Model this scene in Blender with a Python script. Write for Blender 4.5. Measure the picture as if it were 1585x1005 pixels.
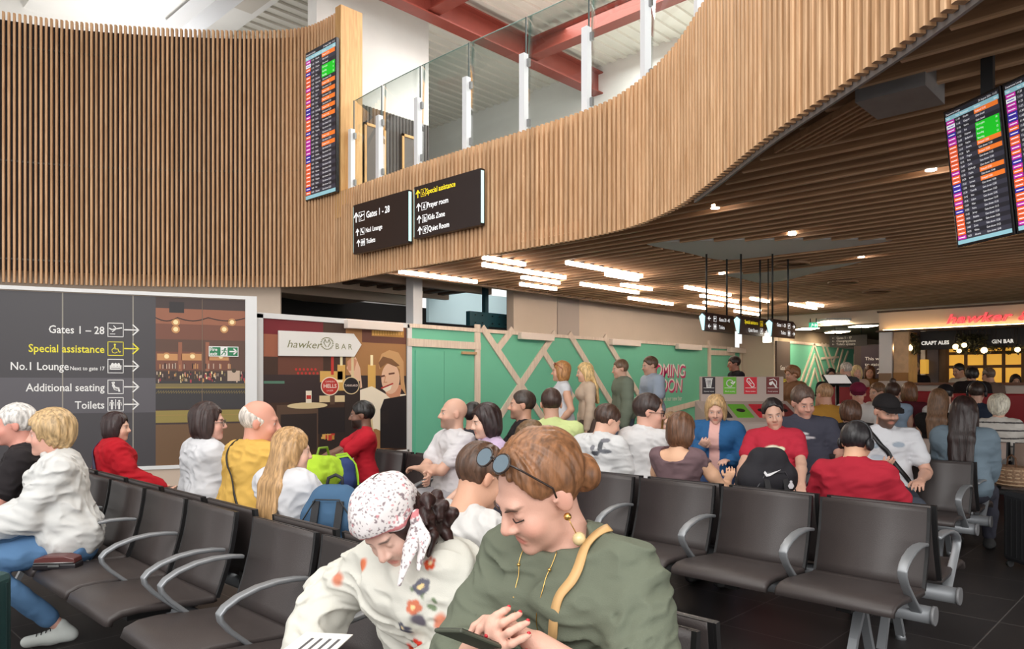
import bpy, bmesh, math, random, os
import numpy as np
from mathutils import Vector, Matrix, Euler
random.seed(7)
R = math.radians
for o in list(bpy.data.objects): bpy.data.objects.remove(o)
SC = bpy.context.scene
COL = SC.collection
# ------------------------------------------------------------------ camera, world, light, exposure
F, CX, HY, CAMH = 1149.0, 792.5, 594.0, 1.45
AX = np.array([1107., 1149.]); AX /= np.linalg.norm(AX); BX = np.array([-AX[1], AX[0]])
cd = bpy.data.cameras.new('camera'); cam = bpy.data.objects.new('camera', cd); COL.objects.link(cam)
cd.sensor_fit = 'HORIZONTAL'; cd.sensor_width = 36.0; cd.lens = 36.0 * F / 1585.0
cd.shift_y = (HY - 502.5) / 1585.0; cd.clip_start = .05; cd.clip_end = 200
cam.location = (0, 0, CAMH)
cam.rotation_euler = (R(90), 0, math.atan2(BX[1], AX[1]) - R(90))
SC.camera = cam
SC.view_settings.view_transform = 'Standard'; SC.view_settings.look = 'None'
SC.view_settings.exposure = -0.4; SC.view_settings.gamma = 1.0
SC.view_settings.use_curve_mapping = False
W = bpy.data.worlds.new('daylight'); SC.world = W; W.use_nodes = True
bg = W.node_tree.nodes['Background']; bg.inputs[0].default_value = (1.0, .985, .96, 1); bg.inputs[1].default_value = 1.5
def area(name, loc, target, sx, sy, power, col=(1, 1, 1), spread=180):
    l = bpy.data.lights.new(name, 'AREA'); l.shape = 'RECTANGLE'; l.size = sx; l.size_y = sy; l.energy = power; l.color = col
    l.spread = R(spread)
    o = bpy.data.objects.new(name, l); COL.objects.link(o); o.location = loc
    o.rotation_euler = (Vector(target) - Vector(loc)).to_track_quat('-Z', 'Y').to_euler()
    return o
# daylight from the roof lights over the hall void and the tall glazing behind the seats, plus added fill lamps
area('roof_light_hall', (1.5, 4.5, 8.9), (2.2, 5.5, 0), 7, 9, 700, (1, .985, .96))
area('roof_light_mezzanine', (11, 7, 8.9), (11, 7, 0), 6, 6, 1150, (1, .98, .95))
area('added_fill_behind_drum', (5.4, 15.7, 6.3), (5.3, 15.6, 9.0), 1.4, 1.4, 130, (1, .98, .95))  # added fill lamp, hidden by the drum, brightens the upper left
area('glazing_light', (-7.5, -3, 3.4), (6, 6, 2.4), 8, 5, 400, (1, .99, .98))
area('added_fill_right', (8, -13, 1.9), (10, 4, 3.2), 15, 3.4, 620, (1, .985, .965))  # added fill lamp, no window modelled; brightens the white ceiling soffits
area('added_fill_upper', (-4, -3.5, 6.6), (11, 9, 9.5), 9, 3.5, 900, (1, .99, .97))  # added fill lamp, brightens the roof deck from below

# ------------------------------------------------------------------ pixel helpers (real points at real depths)
def at(px, py, d):
    p = np.array([(px - CX) / F * d, d]); return Vector((p @ AX, p @ BX, CAMH + (HY - py) / F * d))
def onz(px, py, z): return at(px, py, (z - CAMH) * F / (HY - py))
def on_plane(px, py, O, N):
    r = at(px, py, 1.0) - Vector((0, 0, CAMH)); c = Vector((0, 0, CAMH))
    t = (Vector(O) - c).dot(N) / r.dot(N); return c + r * t
def srgb(*c):
    c = [x / 255. for x in c]; return tuple(x / 12.92 if x <= .04045 else ((x + .055) / 1.055) ** 2.4 for x in c)

# ------------------------------------------------------------------ materials
MATS = {}
def mat(name, col, rough=.6, metal=0., noise=0., scale=20., bump=0., bscale=60., emit=None, estr=0., stretch=(1, 1, 1), spec=.5, sheen=0., alpha=None, coat=0.):
    if name in MATS: return MATS[name]
    m = bpy.data.materials.new(name); m.use_nodes = True; MATS[name] = m
    nt = m.node_tree; b = nt.nodes['Principled BSDF']; c4 = (*col, 1)
    b.inputs['Base Color'].default_value = c4; b.inputs['Roughness'].default_value = rough; b.inputs['Metallic'].default_value = metal
    b.inputs['Specular IOR Level'].default_value = spec
    if sheen: b.inputs['Sheen Weight'].default_value = sheen
    if coat: b.inputs['Coat Weight'].default_value = coat
    if noise or bump:
        tc = nt.nodes.new('ShaderNodeTexCoord'); mp = nt.nodes.new('ShaderNodeMapping'); mp.inputs['Scale'].default_value = stretch
        nt.links.new(tc.outputs['Object'], mp.inputs['Vector'])
    if noise:
        n = nt.nodes.new('ShaderNodeTexNoise'); n.inputs['Scale'].default_value = scale; n.inputs['Detail'].default_value = 4
        nt.links.new(mp.outputs[0], n.inputs['Vector'])
        r = nt.nodes.new('ShaderNodeMapRange'); r.inputs[1].default_value = .3; r.inputs[2].default_value = .7
        r.inputs[3].default_value = 1 - noise; r.inputs[4].default_value = 1 + noise; nt.links.new(n.outputs[0], r.inputs[0])
        v = nt.nodes.new('ShaderNodeVectorMath'); v.operation = 'SCALE'; v.inputs[0].default_value = col
        nt.links.new(r.outputs[0], v.inputs['Scale']); nt.links.new(v.outputs[0], b.inputs['Base Color'])
    if bump:
        n = nt.nodes.new('ShaderNodeTexNoise'); n.inputs['Scale'].default_value = bscale; n.inputs['Detail'].default_value = 3
        nt.links.new(mp.outputs[0], n.inputs['Vector'])
        bp = nt.nodes.new('ShaderNodeBump'); bp.inputs['Strength'].default_value = bump; bp.inputs['Distance'].default_value = .01
        nt.links.new(n.outputs[0], bp.inputs['Height']); nt.links.new(bp.outputs[0], b.inputs['Normal'])
    if emit is not None:
        b.inputs['Emission Color'].default_value = (*emit, 1); b.inputs['Emission Strength'].default_value = estr
    return m
def flat(c, rough=.6):           # plain print / paint colour from sRGB bytes
    return mat('paint_%d_%d_%d_%d' % (*c, int(rough * 100)), srgb(*c), rough)
def glow(c, s):
    return mat('lit_%d_%d_%d_%d' % (*c, int(s * 100)), srgb(*c), .5, emit=srgb(*c), estr=s)
def wood_mat(name, c1, c2, rough=.5, axis=2, rings=1.0):
    m = bpy.data.materials.new(name); m.use_nodes = True; MATS[name] = m; nt = m.node_tree; b = nt.nodes['Principled BSDF']
    tc = nt.nodes.new('ShaderNodeTexCoord'); mp = nt.nodes.new('ShaderNodeMapping')
    s = [14, 14, 14]; s[axis] = .9; mp.inputs['Scale'].default_value = s
    nt.links.new(tc.outputs['Object'], mp.inputs[0])
    n = nt.nodes.new('ShaderNodeTexNoise'); n.inputs['Scale'].default_value = 2.0 * rings; n.inputs['Detail'].default_value = 5; n.inputs['Distortion'].default_value = .8
    nt.links.new(mp.outputs[0], n.inputs['Vector'])
    cr = nt.nodes.new('ShaderNodeValToRGB'); cr.color_ramp.elements[0].position = .34; cr.color_ramp.elements[1].position = .66
    cr.color_ramp.elements[0].color = (*c1, 1); cr.color_ramp.elements[1].color = (*c2, 1)
    nt.links.new(n.outputs[0], cr.inputs[0])
    at_ = nt.nodes.new('ShaderNodeAttribute'); at_.attribute_name = 'tone'
    mr = nt.nodes.new('ShaderNodeMapRange'); mr.inputs[3].default_value = .86; mr.inputs[4].default_value = 1.1; nt.links.new(at_.outputs['Fac'], mr.inputs[0])
    v = nt.nodes.new('ShaderNodeVectorMath'); v.operation = 'SCALE'; nt.links.new(cr.outputs[0], v.inputs[0]); nt.links.new(mr.outputs[0], v.inputs['Scale'])
    nt.links.new(v.outputs[0], b.inputs['Base Color']); b.inputs['Roughness'].default_value = rough
    return m
M_WOOD = wood_mat('oak_slat', srgb(198, 152, 109), srgb(227, 185, 143))
M_BAFFLE = wood_mat('walnut_baffle', srgb(168, 126, 92), srgb(194, 150, 112), axis=1)
M_BOARD = wood_mat('oak_board', srgb(200, 150, 92), srgb(222, 176, 116))
M_TIMBER = wood_mat('pale_timber', srgb(220, 200, 184), srgb(238, 222, 206))
M_WHITE = mat('white_wall', srgb(232, 230, 226), .7, noise=.02, scale=3)
M_WTRIM = mat('white_trim', srgb(226, 226, 226), .5)
M_BEIGE = mat('beige_wall', srgb(222, 204, 186), .7, noise=.02, scale=2)
M_DARK = mat('dark_void', srgb(30, 26, 25), .8)
M_BLACK = mat('black_plastic', srgb(26, 25, 26), .45)
M_GREY = mat('grey_metal', srgb(150, 150, 150), .35, metal=.8)
M_STEELW = mat('white_steel', srgb(232, 234, 238), .4)
M_GALV = mat('galvanised_edge', srgb(150, 146, 145), .45, metal=.5, noise=.08, scale=8)
M_RED = mat('oxide_red_steel', srgb(140, 62, 50), .5, noise=.06, scale=5)
M_ALU = mat('aluminium', srgb(150, 153, 157), .42, metal=.5, spec=.5)
M_SEAT = mat('seat_vinyl', srgb(62, 55, 54), .45, bump=.12, bscale=220, noise=.03, scale=6)
M_SEATB = mat('seat_vinyl_beige', srgb(158, 137, 126), .5, noise=.03, scale=6)
M_GREEN = mat('green_paint', srgb(112, 196, 164), .55, noise=.015, scale=2)
M_SIGN = mat('sign_black', srgb(40, 28, 28), .35)
M_STXT = glow((255, 255, 255), .9)
M_SYEL = glow((250, 225, 40), .9)

# ------------------------------------------------------------------ mesh builder
class MB:
    def __init__(s): s.v = []; s.f = []; s.m = []; s.t = []; s.sm = []
    def add(s, vs, fs, mi=0, tone=.5, smooth=False):
        n = len(s.v); s.v += [tuple(v) for v in vs]; s.t += [tone] * len(vs)
        for f in fs: s.f.append(tuple(i + n for i in f)); s.m.append(mi); s.sm.append(smooth)
    def box(s, lo, hi, mi=0, M=None, tone=.5):
        x0, y0, z0 = lo; x1, y1, z1 = hi
        vs = [Vector(p) for p in ((x0, y0, z0), (x1, y0, z0), (x1, y1, z0), (x0, y1, z0), (x0, y0, z1), (x1, y0, z1), (x1, y1, z1), (x0, y1, z1))]
        if M is not None: vs = [M @ v for v in vs]
        s.add(vs, [(0, 3, 2, 1), (4, 5, 6, 7), (0, 1, 5, 4), (1, 2, 6, 5), (2, 3, 7, 6), (3, 0, 4, 7)], mi, tone)
    def bar(s, a, b, w, h, mi=0, up=(0, 0, 1), tone=.5):   # box from a to b
        a = Vector(a); b = Vector(b); d = (b - a).normalized(); u = Vector(up)
        if abs(d.dot(u)) > .99: u = Vector((0, 1, 0))
        x = d.cross(u).normalized(); u = x.cross(d).normalized()
        vs = [p + x * sx * w / 2 + u * sy * h / 2 for p in (a, b) for sx, sy in ((-1, -1), (1, -1), (1, 1), (-1, 1))]
        s.add(vs, [(0, 1, 2, 3), (7, 6, 5, 4), (0, 4, 5, 1), (1, 5, 6, 2), (2, 6, 7, 3), (3, 7, 4, 0)], mi, tone)
    def tube(s, pts, r, n=10, mi=0, cap=True, sx=1., closed=False):
        pts = [Vector(p) for p in pts]; rs = r if isinstance(r, (list, tuple)) else [r] * len(pts)
        rings = []; up = None
        for i, p in enumerate(pts):
            if closed: d = pts[(i + 1) % len(pts)] - pts[i - 1]
            else: d = pts[min(i + 1, len(pts) - 1)] - pts[max(i - 1, 0)]
            d.normalize()
            if up is None: up = Vector((0, 0, 1)) if abs(d.z) < .9 else Vector((0, 1, 0))
            x = d.cross(up).normalized(); up = x.cross(d).normalized()
            rings.append([p + (x * math.cos(t) * sx + up * math.sin(t)) * rs[i] for t in [2 * math.pi * k / n for k in range(n)]])
        vs = [v for rr in rings for v in rr]; fs = []
        L = len(pts)
        for i in range(L if closed else L - 1):
            j = (i + 1) % L
            for k in range(n): fs.append((i * n + k, i * n + (k + 1) % n, j * n + (k + 1) % n, j * n + k))
        s.add(vs, fs, mi, smooth=True)
        if cap and not closed:
            m = len(s.v) - len(vs)
            s.f.append(tuple(m + k for k in range(n))[::-1]); s.m.append(mi); s.sm.append(False)
            s.f.append(tuple(m + (L - 1) * n + k for k in range(n))); s.m.append(mi); s.sm.append(False)
    def strip(s, pts, w, th, wdir, mi=0):       # flat bar following pts; wdir = width direction
        pts = [Vector(p) for p in pts]; wd = Vector(wdir).normalized(); ws = w if isinstance(w, (list, tuple)) else [w] * len(pts)
        vs = []
        for i, p in enumerate(pts):
            d = (pts[min(i + 1, len(pts) - 1)] - pts[max(i - 1, 0)]).normalized(); n = d.cross(wd).normalized()
            for sx, sy in ((-1, -1), (1, -1), (1, 1), (-1, 1)): vs.append(p + wd * sx * ws[i] / 2 + n * sy * th / 2)
        fs = [(0, 1, 2, 3), tuple(len(vs) - 4 + k for k in (3, 2, 1, 0))]
        for i in range(len(pts) - 1):
            for k in range(4): fs.append((i * 4 + k, i * 4 + 4 + k, i * 4 + 4 + (k + 1) % 4, i * 4 + (k + 1) % 4))
        s.add(vs, fs, mi)
    def prism(s, poly, th, fr, mi=0, off=0.):   # 2D outline on a Frame, extruded outwards
        n = len(poly); a = [fr.p(u, v, off) for u, v in poly]; b = [fr.p(u, v, off + th) for u, v in poly]
        s.add(a + b, [tuple(range(n))[::-1], tuple(range(n, 2 * n))] + [(i, (i + 1) % n, n + (i + 1) % n, n + i) for i in range(n)], mi)
    def rect(s, fr, u0, v0, u1, v1, mi=0, off=.002, th=.001):
        s.prism([(u0, v0), (u1, v0), (u1, v1), (u0, v1)], th, fr, mi, off)
    def line(s, fr, pts, w, mi=0, off=.002, th=.001):
        for (a, b) in zip(pts[:-1], pts[1:]):
            a = Vector(a); b = Vector(b); d = (b - a)
            if d.length < 1e-6: continue
            d.normalize(); n = Vector((-d.y, d.x)) * w / 2; e = d * w / 2
            s.prism([tuple(a - e - n), tuple(b + e - n), tuple(b + e + n), tuple(a - e + n)], th, fr, mi, off)
    def disc(s, fr, u, v, r, mi=0, off=.002, th=.001, ry=None, n=20, t0=0):
        ry = ry or r
        s.prism([(u + r * math.cos(t0 + 2 * math.pi * k / n), v + ry * math.sin(t0 + 2 * math.pi * k / n)) for k in range(n)], th, fr, mi, off)
    def build(s, name, mats, parent=None, bevel=0., sub=0, loc=None, smooth=None):
        me = bpy.data.meshes.new(name); me.from_pydata(s.v, [], s.f)
        if not isinstance(mats, (list, tuple)): mats = [mats]
        for m in mats: me.materials.append(m)
        me.polygons.foreach_set('material_index', s.m); me.polygons.foreach_set('use_smooth', [smooth if smooth is not None else x for x in s.sm])
        at_ = me.attributes.new('tone', 'FLOAT', 'POINT'); at_.data.foreach_set('value', s.t)
        me.update()
        o = bpy.data.objects.new(name, me); COL.objects.link(o)
        if parent is not None: o.parent = parent
        if loc is not None: o.location = loc
        if bevel:
            b = o.modifiers.new('bevel', 'BEVEL'); b.width = bevel; b.segments = 2; b.limit_method = 'ANGLE'; b.angle_limit = R(40)
        if sub:
            b = o.modifiers.new('subdivision', 'SUBSURF'); b.levels = sub; b.render_levels = sub
        return o
class Frame:                    # u = right as seen from the front, v = up, n = towards the viewer
    def __init__(s, O, U, V=(0, 0, 1)):
        s.O = Vector(O); s.U = Vector(U).normalized(); s.V = Vector(V).normalized(); s.N = s.U.cross(s.V).normalized()
    def p(s, u, v, n=0.): return s.O + s.U * u + s.V * v + s.N * n
    def uv(s, px, py):
        q = on_plane(px, py, s.O, s.N) - s.O; return q.dot(s.U), q.dot(s.V)
    def M(s):
        return Matrix(((s.U.x, s.V.x, s.N.x, s.O.x), (s.U.y, s.V.y, s.N.y, s.O.y), (s.U.z, s.V.z, s.N.z, s.O.z), (0, 0, 0, 1)))
def empty(name, loc=(0, 0, 0), rz=0, parent=None):
    o = bpy.data.objects.new(name, None); COL.objects.link(o); o.location = loc; o.rotation_euler = (0, 0, rz); o.empty_display_size = .1
    if parent: o.parent = parent
    return o
def tag(o, label, cat, group=None, kind=None):
    o['label'] = label; o['category'] = cat
    if group: o['group'] = group
    if kind: o['kind'] = kind
    return o
def struct(o): o['kind'] = 'structure'; return o
def unparent_frame(o, parent):   # child built in world coordinates under a parent placed elsewhere
    o.parent = parent; o.matrix_parent_inverse = Matrix.Translation(-Vector(parent.location)) if parent.rotation_euler.z == 0 else parent.matrix_basis.inverted()
    return o
TXT = []
def text_mesh(items, fr, name, mats, parent=None, off=.003, ext=.0012, wt=.0):
    """items: (string, u, v, height, align, mat index[, xscale, shear, weight]); one mesh"""
    if parent is not None and 1 < len(items) <= 9:
        for it in items: o_ = text_mesh([it], fr, name, mats, parent, off, ext, wt)
        return o_
    mb = MB(); dg = None
    for it in items:
        st, u, v, h, al, mi = it[:6]; xs = it[6] if len(it) > 6 else 1.; sh = it[7] if len(it) > 7 else 0.; w = it[8] if len(it) > 8 else wt
        c = bpy.data.curves.new('t', 'FONT'); c.body = st; c.size = 1.0; c.align_x = al; c.extrude = 0; c.shear = sh; c.offset = w; c.resolution_u = 2 if h < .2 else 4
        o = bpy.data.objects.new('t', c); COL.objects.link(o)
        dg = bpy.context.evaluated_depsgraph_get(); me = bpy.data.meshes.new_from_object(o.evaluated_get(dg))
        k = h / .72
        if isinstance(xs, tuple): xs = xs[1] / max(1e-6, max(p.co.x for p in me.vertices) - min(0, min(p.co.x for p in me.vertices)) if al == 'LEFT' else max(p.co.x for p in me.vertices) - min(p.co.x for p in me.vertices)) / k
        vs = [fr.p(u + p.co.x * k * xs, v + p.co.y * k, off) for p in me.vertices]
        mb.add(vs, [tuple(p.vertices) for p in me.polygons], mi)
        bpy.data.objects.remove(o); bpy.data.curves.remove(c); bpy.data.meshes.remove(me)
    return mb.build(name, mats, parent)
def arrow(mb, fr, u, v, s, ang, mi, w=.14, off=.003):
    c, sn = math.cos(ang), math.sin(ang)
    T = lambda p: (u + (p[0] * c - p[1] * sn) * s, v + (p[0] * sn + p[1] * c) * s)
    mb.line(fr, [T((-.5, 0)), T((.48, 0))], w * s, mi, off)
    mb.line(fr, [T((.1, .4)), T((.5, 0)), T((.1, -.4))], w * s, mi, off)
def icon(mb, fr, u, v, s, kind, mi, off=.003):
    w = .05 * s
    mb.line(fr, [(u - s / 2, v - s / 2), (u + s / 2, v - s / 2), (u + s / 2, v + s / 2), (u - s / 2, v + s / 2), (u - s / 2, v - s / 2)], w, mi, off)
    P = lambda pts: [(u + x * s, v + y * s) for x, y in pts]
    if kind == 'plane':
        mb.line(fr, P([(-.38, .1), (-.25, .02), (.38, .16)]), .09 * s, mi, off); mb.line(fr, P([(.05, .1), (-.12, .3)]), .06 * s, mi, off)
        mb.line(fr, P([(.05, .08), (-.2, -.12)]), .06 * s, mi, off); mb.line(fr, P([(-.35, -.3), (-.05, -.3)]), .05 * s, mi, off)
    elif kind == 'wheelchair':
        mb.disc(fr, u - .05 * s, v + .3 * s, .07 * s, mi, off)
        mb.line(fr, P([(-.05, .2), (-.03, -.02), (.15, -.02), (.24, -.26), (.32, -.22)]), .06 * s, mi, off)
        mb.line(fr, P([(-.12, .05), (-.24, -.1), (-.2, -.27), (-.04, -.33), (.1, -.25)]), .05 * s, mi, off)
    elif kind == 'sofa':
        for x in (-.2, 0, .2): mb.disc(fr, u + x * s, v + .08 * s, .1 * s, mi, off, ry=.16 * s)
        mb.line(fr, P([(-.34, .02), (-.34, -.22), (.34, -.22), (.34, .02)]), .09 * s, mi, off); mb.line(fr, P([(-.3, -.08), (.3, -.08)]), .1 * s, mi, off)
    elif kind == 'seat':
        mb.line(fr, P([(-.2, .3), (-.05, -.05), (.18, -.1), (.24, -.3)]), .12 * s, mi, off); mb.disc(fr, u - .12 * s, v + .3 * s, .08 * s, mi, off)
        mb.line(fr, P([(-.22, .12), (-.08, -.2), (.1, -.26)]), .05 * s, mi, off)
    elif kind == 'toilet':
        for x in (-.24, .24):
            mb.disc(fr, u + x * s, v + .25 * s, .07 * s, mi, off)
            mb.line(fr, P([(x, .1), (x, -.32)]), .12 * s, mi, off); mb.line(fr, P([(x - .12, .12), (x + .12, .12)]), .06 * s, mi, off)
            mb.line(fr, P([(x - .12, .12), (x - .14, -.08)]), .045 * s, mi, off); mb.line(fr, P([(x + .12, .12), (x + .14, -.08)]), .045 * s, mi, off)
        mb.line(fr, P([(0, .34), (0, -.34)]), .05 * s, mi, off)
    elif kind == 'pray':
        mb.disc(fr, u + .05 * s, v + .25 * s, .08 * s, mi, off); mb.line(fr, P([(.02, .15), (-.05, -.2), (.15, -.25)]), .14 * s, mi, off); mb.line(fr, P([(.05, .1), (.2, 0)]), .06 * s, mi, off)
    elif kind == 'kids':
        mb.line(fr, P([(-.15, .3), (-.12, -.28), (.25, -.28)]), .14 * s, mi, off); mb.disc(fr, u + .12 * s, v + .02 * s, .1 * s, mi, off)
    elif kind == 'quiet':
        mb.line(fr, P([(.05 + .28 * math.cos(t), .28 * math.sin(t)) for t in [k * .5 for k in range(11)]]), .05 * s, mi, off); mb.disc(fr, u, v, .14 * s, mi, off)
# ================================================================== STRUCTURE
def rf(r, f, z=0.): return Vector((r * AX[0] + f * AX[1], r * BX[0] + f * BX[1], z))
# floor: large black porcelain tiles
def floor_material():
    m = bpy.data.materials.new('black_floor_tile'); m.use_nodes = True; nt = m.node_tree; b = nt.nodes['Principled BSDF']
    tc = nt.nodes.new('ShaderNodeTexCoord'); mp = nt.nodes.new('ShaderNodeMapping'); mp.inputs['Location'].default_value = (.1, .2, 0)
    nt.links.new(tc.outputs['Object'], mp.inputs[0])
    br = nt.nodes.new('ShaderNodeTexBrick'); br.offset = 0; br.inputs['Scale'].default_value = 1; br.inputs['Brick Width'].default_value = .6; br.inputs['Row Height'].default_value = .6
    br.inputs['Mortar Size'].default_value = .004; br.inputs['Color1'].default_value = (*srgb(46, 43, 43), 1); br.inputs['Color2'].default_value = (*srgb(52, 48, 47), 1)
    br.inputs['Mortar'].default_value = (*srgb(96, 92, 90), 1); nt.links.new(mp.outputs[0], br.inputs['Vector'])
    nt.links.new(br.outputs['Color'], b.inputs['Base Color']); b.inputs['Roughness'].default_value = .42
    return m
mb = MB(); mb.box((-14, -14, -.2), (32, 24, 0)); struct(mb.build('floor', floor_material()))

# ---- the curved timber-slatted drum wall and balustrade band
ctrl = [(-.6, 16.6), (1.2, 16.05), (2.2, 15.65), (3.09, 15.25), (3.97, 14.82), (4.83, 14.22), (5.71, 13.5), (6.5, 12.75), (7.05, 12.0), (7.18, 11.15), (7.12, 10), (7.08, 8.8), (7.08, 7.6), (7.1, 6.4), (7.08, 5.5),
        (6.93, 4.75), (6.53, 3.98), (5.98, 3.3), (5.15, 2.38), (4.62, 1.72), (4.12, 1.1), (3.5, .42), (2.9, -.25), (2.3, -.9)]
def catmull(P, n=24):
    out = []
    for i in range(len(P) - 1):
        p0 = Vector(P[max(i - 1, 0)]); p1 = Vector(P[i]); p2 = Vector(P[i + 1]); p3 = Vector(P[min(i + 2, len(P) - 1)])
        for k in range(n):
            t = k / n; out.append(.5 * ((2 * p1) + (p2 - p0) * t + (2 * p0 - 5 * p1 + 4 * p2 - p3) * t * t + (3 * p1 - p0 - 3 * p2 + p3) * t ** 3))
    out.append(Vector(P[-1])); return out
dense = catmull(ctrl)
def resample(P, step):
    out = [P[0]]; acc = 0
    for a, b in zip(P[:-1], P[1:]):
        L = (b - a).length; t = step - acc
        while t <= L: out.append(a + (b - a) * (t / L)); t += step
        acc = (acc + L) % step if L + acc >= step else acc + L
    return out
path = resample(dense, .08)
def tang(i, P=None):
    P = P or path
    t = P[min(i + 1, len(P) - 1)] - P[max(i - 1, 0)]; t.normalize(); return t
ZB, ZT, ZM = 3.2, 7.86, 4.74
isplit = min(range(len(path)), key=lambda i: (path[i] - Vector((7.19, 11.12))).length)
slats = MB(); rnd = random.Random(3)
def top_z(i):
    if i <= isplit: return ZT
    b = path[i].y
    return ZM + max(0, (5.2 - b)) * .07
for i, p in enumerate(path):
    t = tang(i); n = Vector((t.y, -t.x))           # travelling left to right: the hall is on this side
    if n.dot(Vector((0, 0)) - p) < 0: n = -n
    zt = top_z(i); w = .018 if i < isplit - 20 else .021
    c = [p - t * w, p + t * w, p + t * w + n * .065, p - t * w + n * .065]
    e = .006
    prof = [p - t * w, p + t * w, p + t * w + n * (.065 - e), p + t * (w - e) + n * .065, p - t * (w - e) + n * .065, p - t * w + n * (.065 - e)]
    vs = [(q.x, q.y, ZB) for q in prof] + [(q.x, q.y, zt) for q in prof]; k = 6
    slats.add(vs, [tuple(range(k)), tuple(range(2 * k - 1, k - 1, -1))] + [(a, a + k, (a + 1) % k + k, (a + 1) % k) for a in range(k)], 0, rnd.random())
def ribbon(mb, i0, i1, off, z0, z1, th=.02, mi=0, zf=None):
    idx = list(range(i0, i1))
    for a, b in zip(idx[:-1], idx[1:]):
        vs = []
        for j in (a, b):
            t = tang(j); n = Vector((t.y, -t.x))
            if n.dot(-path[j]) < 0: n = -n
            for o in (off, off - th):
                q = path[j] + n * o
                top = zf(j) if zf else z1
                vs += [(q.x, q.y, z0), (q.x, q.y, top)]
        mb.add(vs, [(0, 4, 5, 1), (2, 3, 7, 6), (1, 5, 7, 3), (0, 2, 6, 4)], mi)
wd = MB(); N = len(path)
ribbon(wd, 0, isplit + 2, -.003, 3.42, ZT - .12)
ribbon(wd, isplit, N, -.003, 3.3, 0, zf=lambda j: top_z(j) - .08)
drum = struct(wd.build('wall_curved_drum', mat('drum_backing', srgb(34, 26, 28), .8)))
sl = slats.build('slat_cladding', M_WOOD, drum)
ed = MB(); i3 = min(range(N), key=lambda i: (path[i] - Vector((6.3, 3.7))).length)
ribbon(ed, i3, N, -.005, 3.172, 3.34, .02); ed.build('steel_edge', M_GALV, drum)
bb = MB(); ribbon(bb, 0, isplit - 18, -.45, 2.3, 3.5, .05); bb.build('soffit_upstand', M_BEIGE, drum)
eb = MB(); eb.box((7.12, 10.93, 4.3), (7.56, 11.1, 7.95)); eb.box((7.12, 10.55, 4.5), (7.2, 10.93, 4.75)); eb.build('end_board', M_BOARD, drum)
rl = MB()
for z in (3.6, 5.3, 7.3): ribbon(rl, 0, isplit, .012, z, z + .03, .02)
rl.build('fixing_rail', M_BLACK, drum)

# ---- mezzanine slab, upper walls, deck ceiling
inner = []
for i in range(isplit - 4, N, 4):
    t = tang(i); n = Vector((t.y, -t.x))
    if n.dot(-path[i]) < 0: n = -n
    inner.append(path[i] - n * .12)
sm = MB(); poly = [(p.x, p.y) for p in inner] + [(2.3, -9), (24, -9), (24, 10.6), (11.5, 10.6), (11.5, 18), (7.3, 18)]
k = len(poly)
sm.add([(x, y, 3.75) for x, y in poly] + [(x, y, 4.35) for x, y in poly], [tuple(range(k)), tuple(range(2 * k - 1, k - 1, -1))] + [(i, i + k, (i + 1) % k + k, (i + 1) % k) for i in range(k)])
struct(sm.build('slab_mezzanine', mat('slab_dark', srgb(58, 50, 46), .8)))
sm = MB(); sm.add([(x, y, 4.36) for x, y in poly] + [(x, y, 4.39) for x, y in poly], [tuple(range(k)), tuple(range(2 * k - 1, k - 1, -1))] + [(i, i + k, (i + 1) % k + k, (i + 1) % k) for i in range(k)])
struct(sm.build('floor_mezzanine', mat('pale_bounce_floor', srgb(206, 204, 200), .5)))  # pale layer added over the slab to bounce light up to the roof
mb = MB(); mb.box((-4, -6, 9.2), (24, 22, 9.4))
y = -6
while y < 22:
    mb.box((-4, y, 9.15), (24, y + .12, 9.2)); y += .3
struct(mb.build('ceiling_roof_deck', mat('roof_deck', srgb(226, 222, 212), .6)))
mb = MB(); mb.box((7.3, 12.0, 4.35), (9.95, 12.3, 9.2)); struct(mb.build('wall_mezzanine_left', M_WHITE))
mb = MB(); mb.box((14.5, -6, 4.35), (14.7, 22, 9.2)); struct(mb.build('wall_mezzanine_back', M_WHITE))
mb = MB(); mb.box((-6, 17.3, 3.75), (6.9, 17.5, 9.2)); mb.box((6.9, 17.3, 3.75), (7.1, 18.4, 9.2)); mb.box((6.9, 18.2, 3.75), (14.5, 18.4, 9.2)); struct(mb.build('wall_upper_left', M_WHITE))
mb = MB(); mb.box((5.6, 17.1, 4), (6.4, 17.3, 8.95)); mb.box((9.0, 17.9, 7.6), (10.2, 18.2, 9.0), 0); struct(mb.build('trim_upper_pier', M_WHITE))
mb = MB(); mb.box((6.05, 15.7, 4), (6.4, 16.05, 8.95)); struct(mb.build('column_white', M_STEELW))
mb = MB(); mb.box((6.0, 11.2, 8.45), (6.36, 15.7, 8.85)); struct(mb.build('beam_white', M_STEELW))
mb = MB(); mb.box((3.9, 11.3, 8.95), (7.3, 18.2, 9.1)); struct(mb.build('ceiling_plasterboard', M_WHITE))
mb = MB(); mb.box((6.55, 12.6, 8.92), (7.15, 14.2, 8.949)); mb.build('ceiling_access_panel', flat((205, 198, 188))); struct(bpy.data.objects['ceiling_access_panel'])
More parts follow.
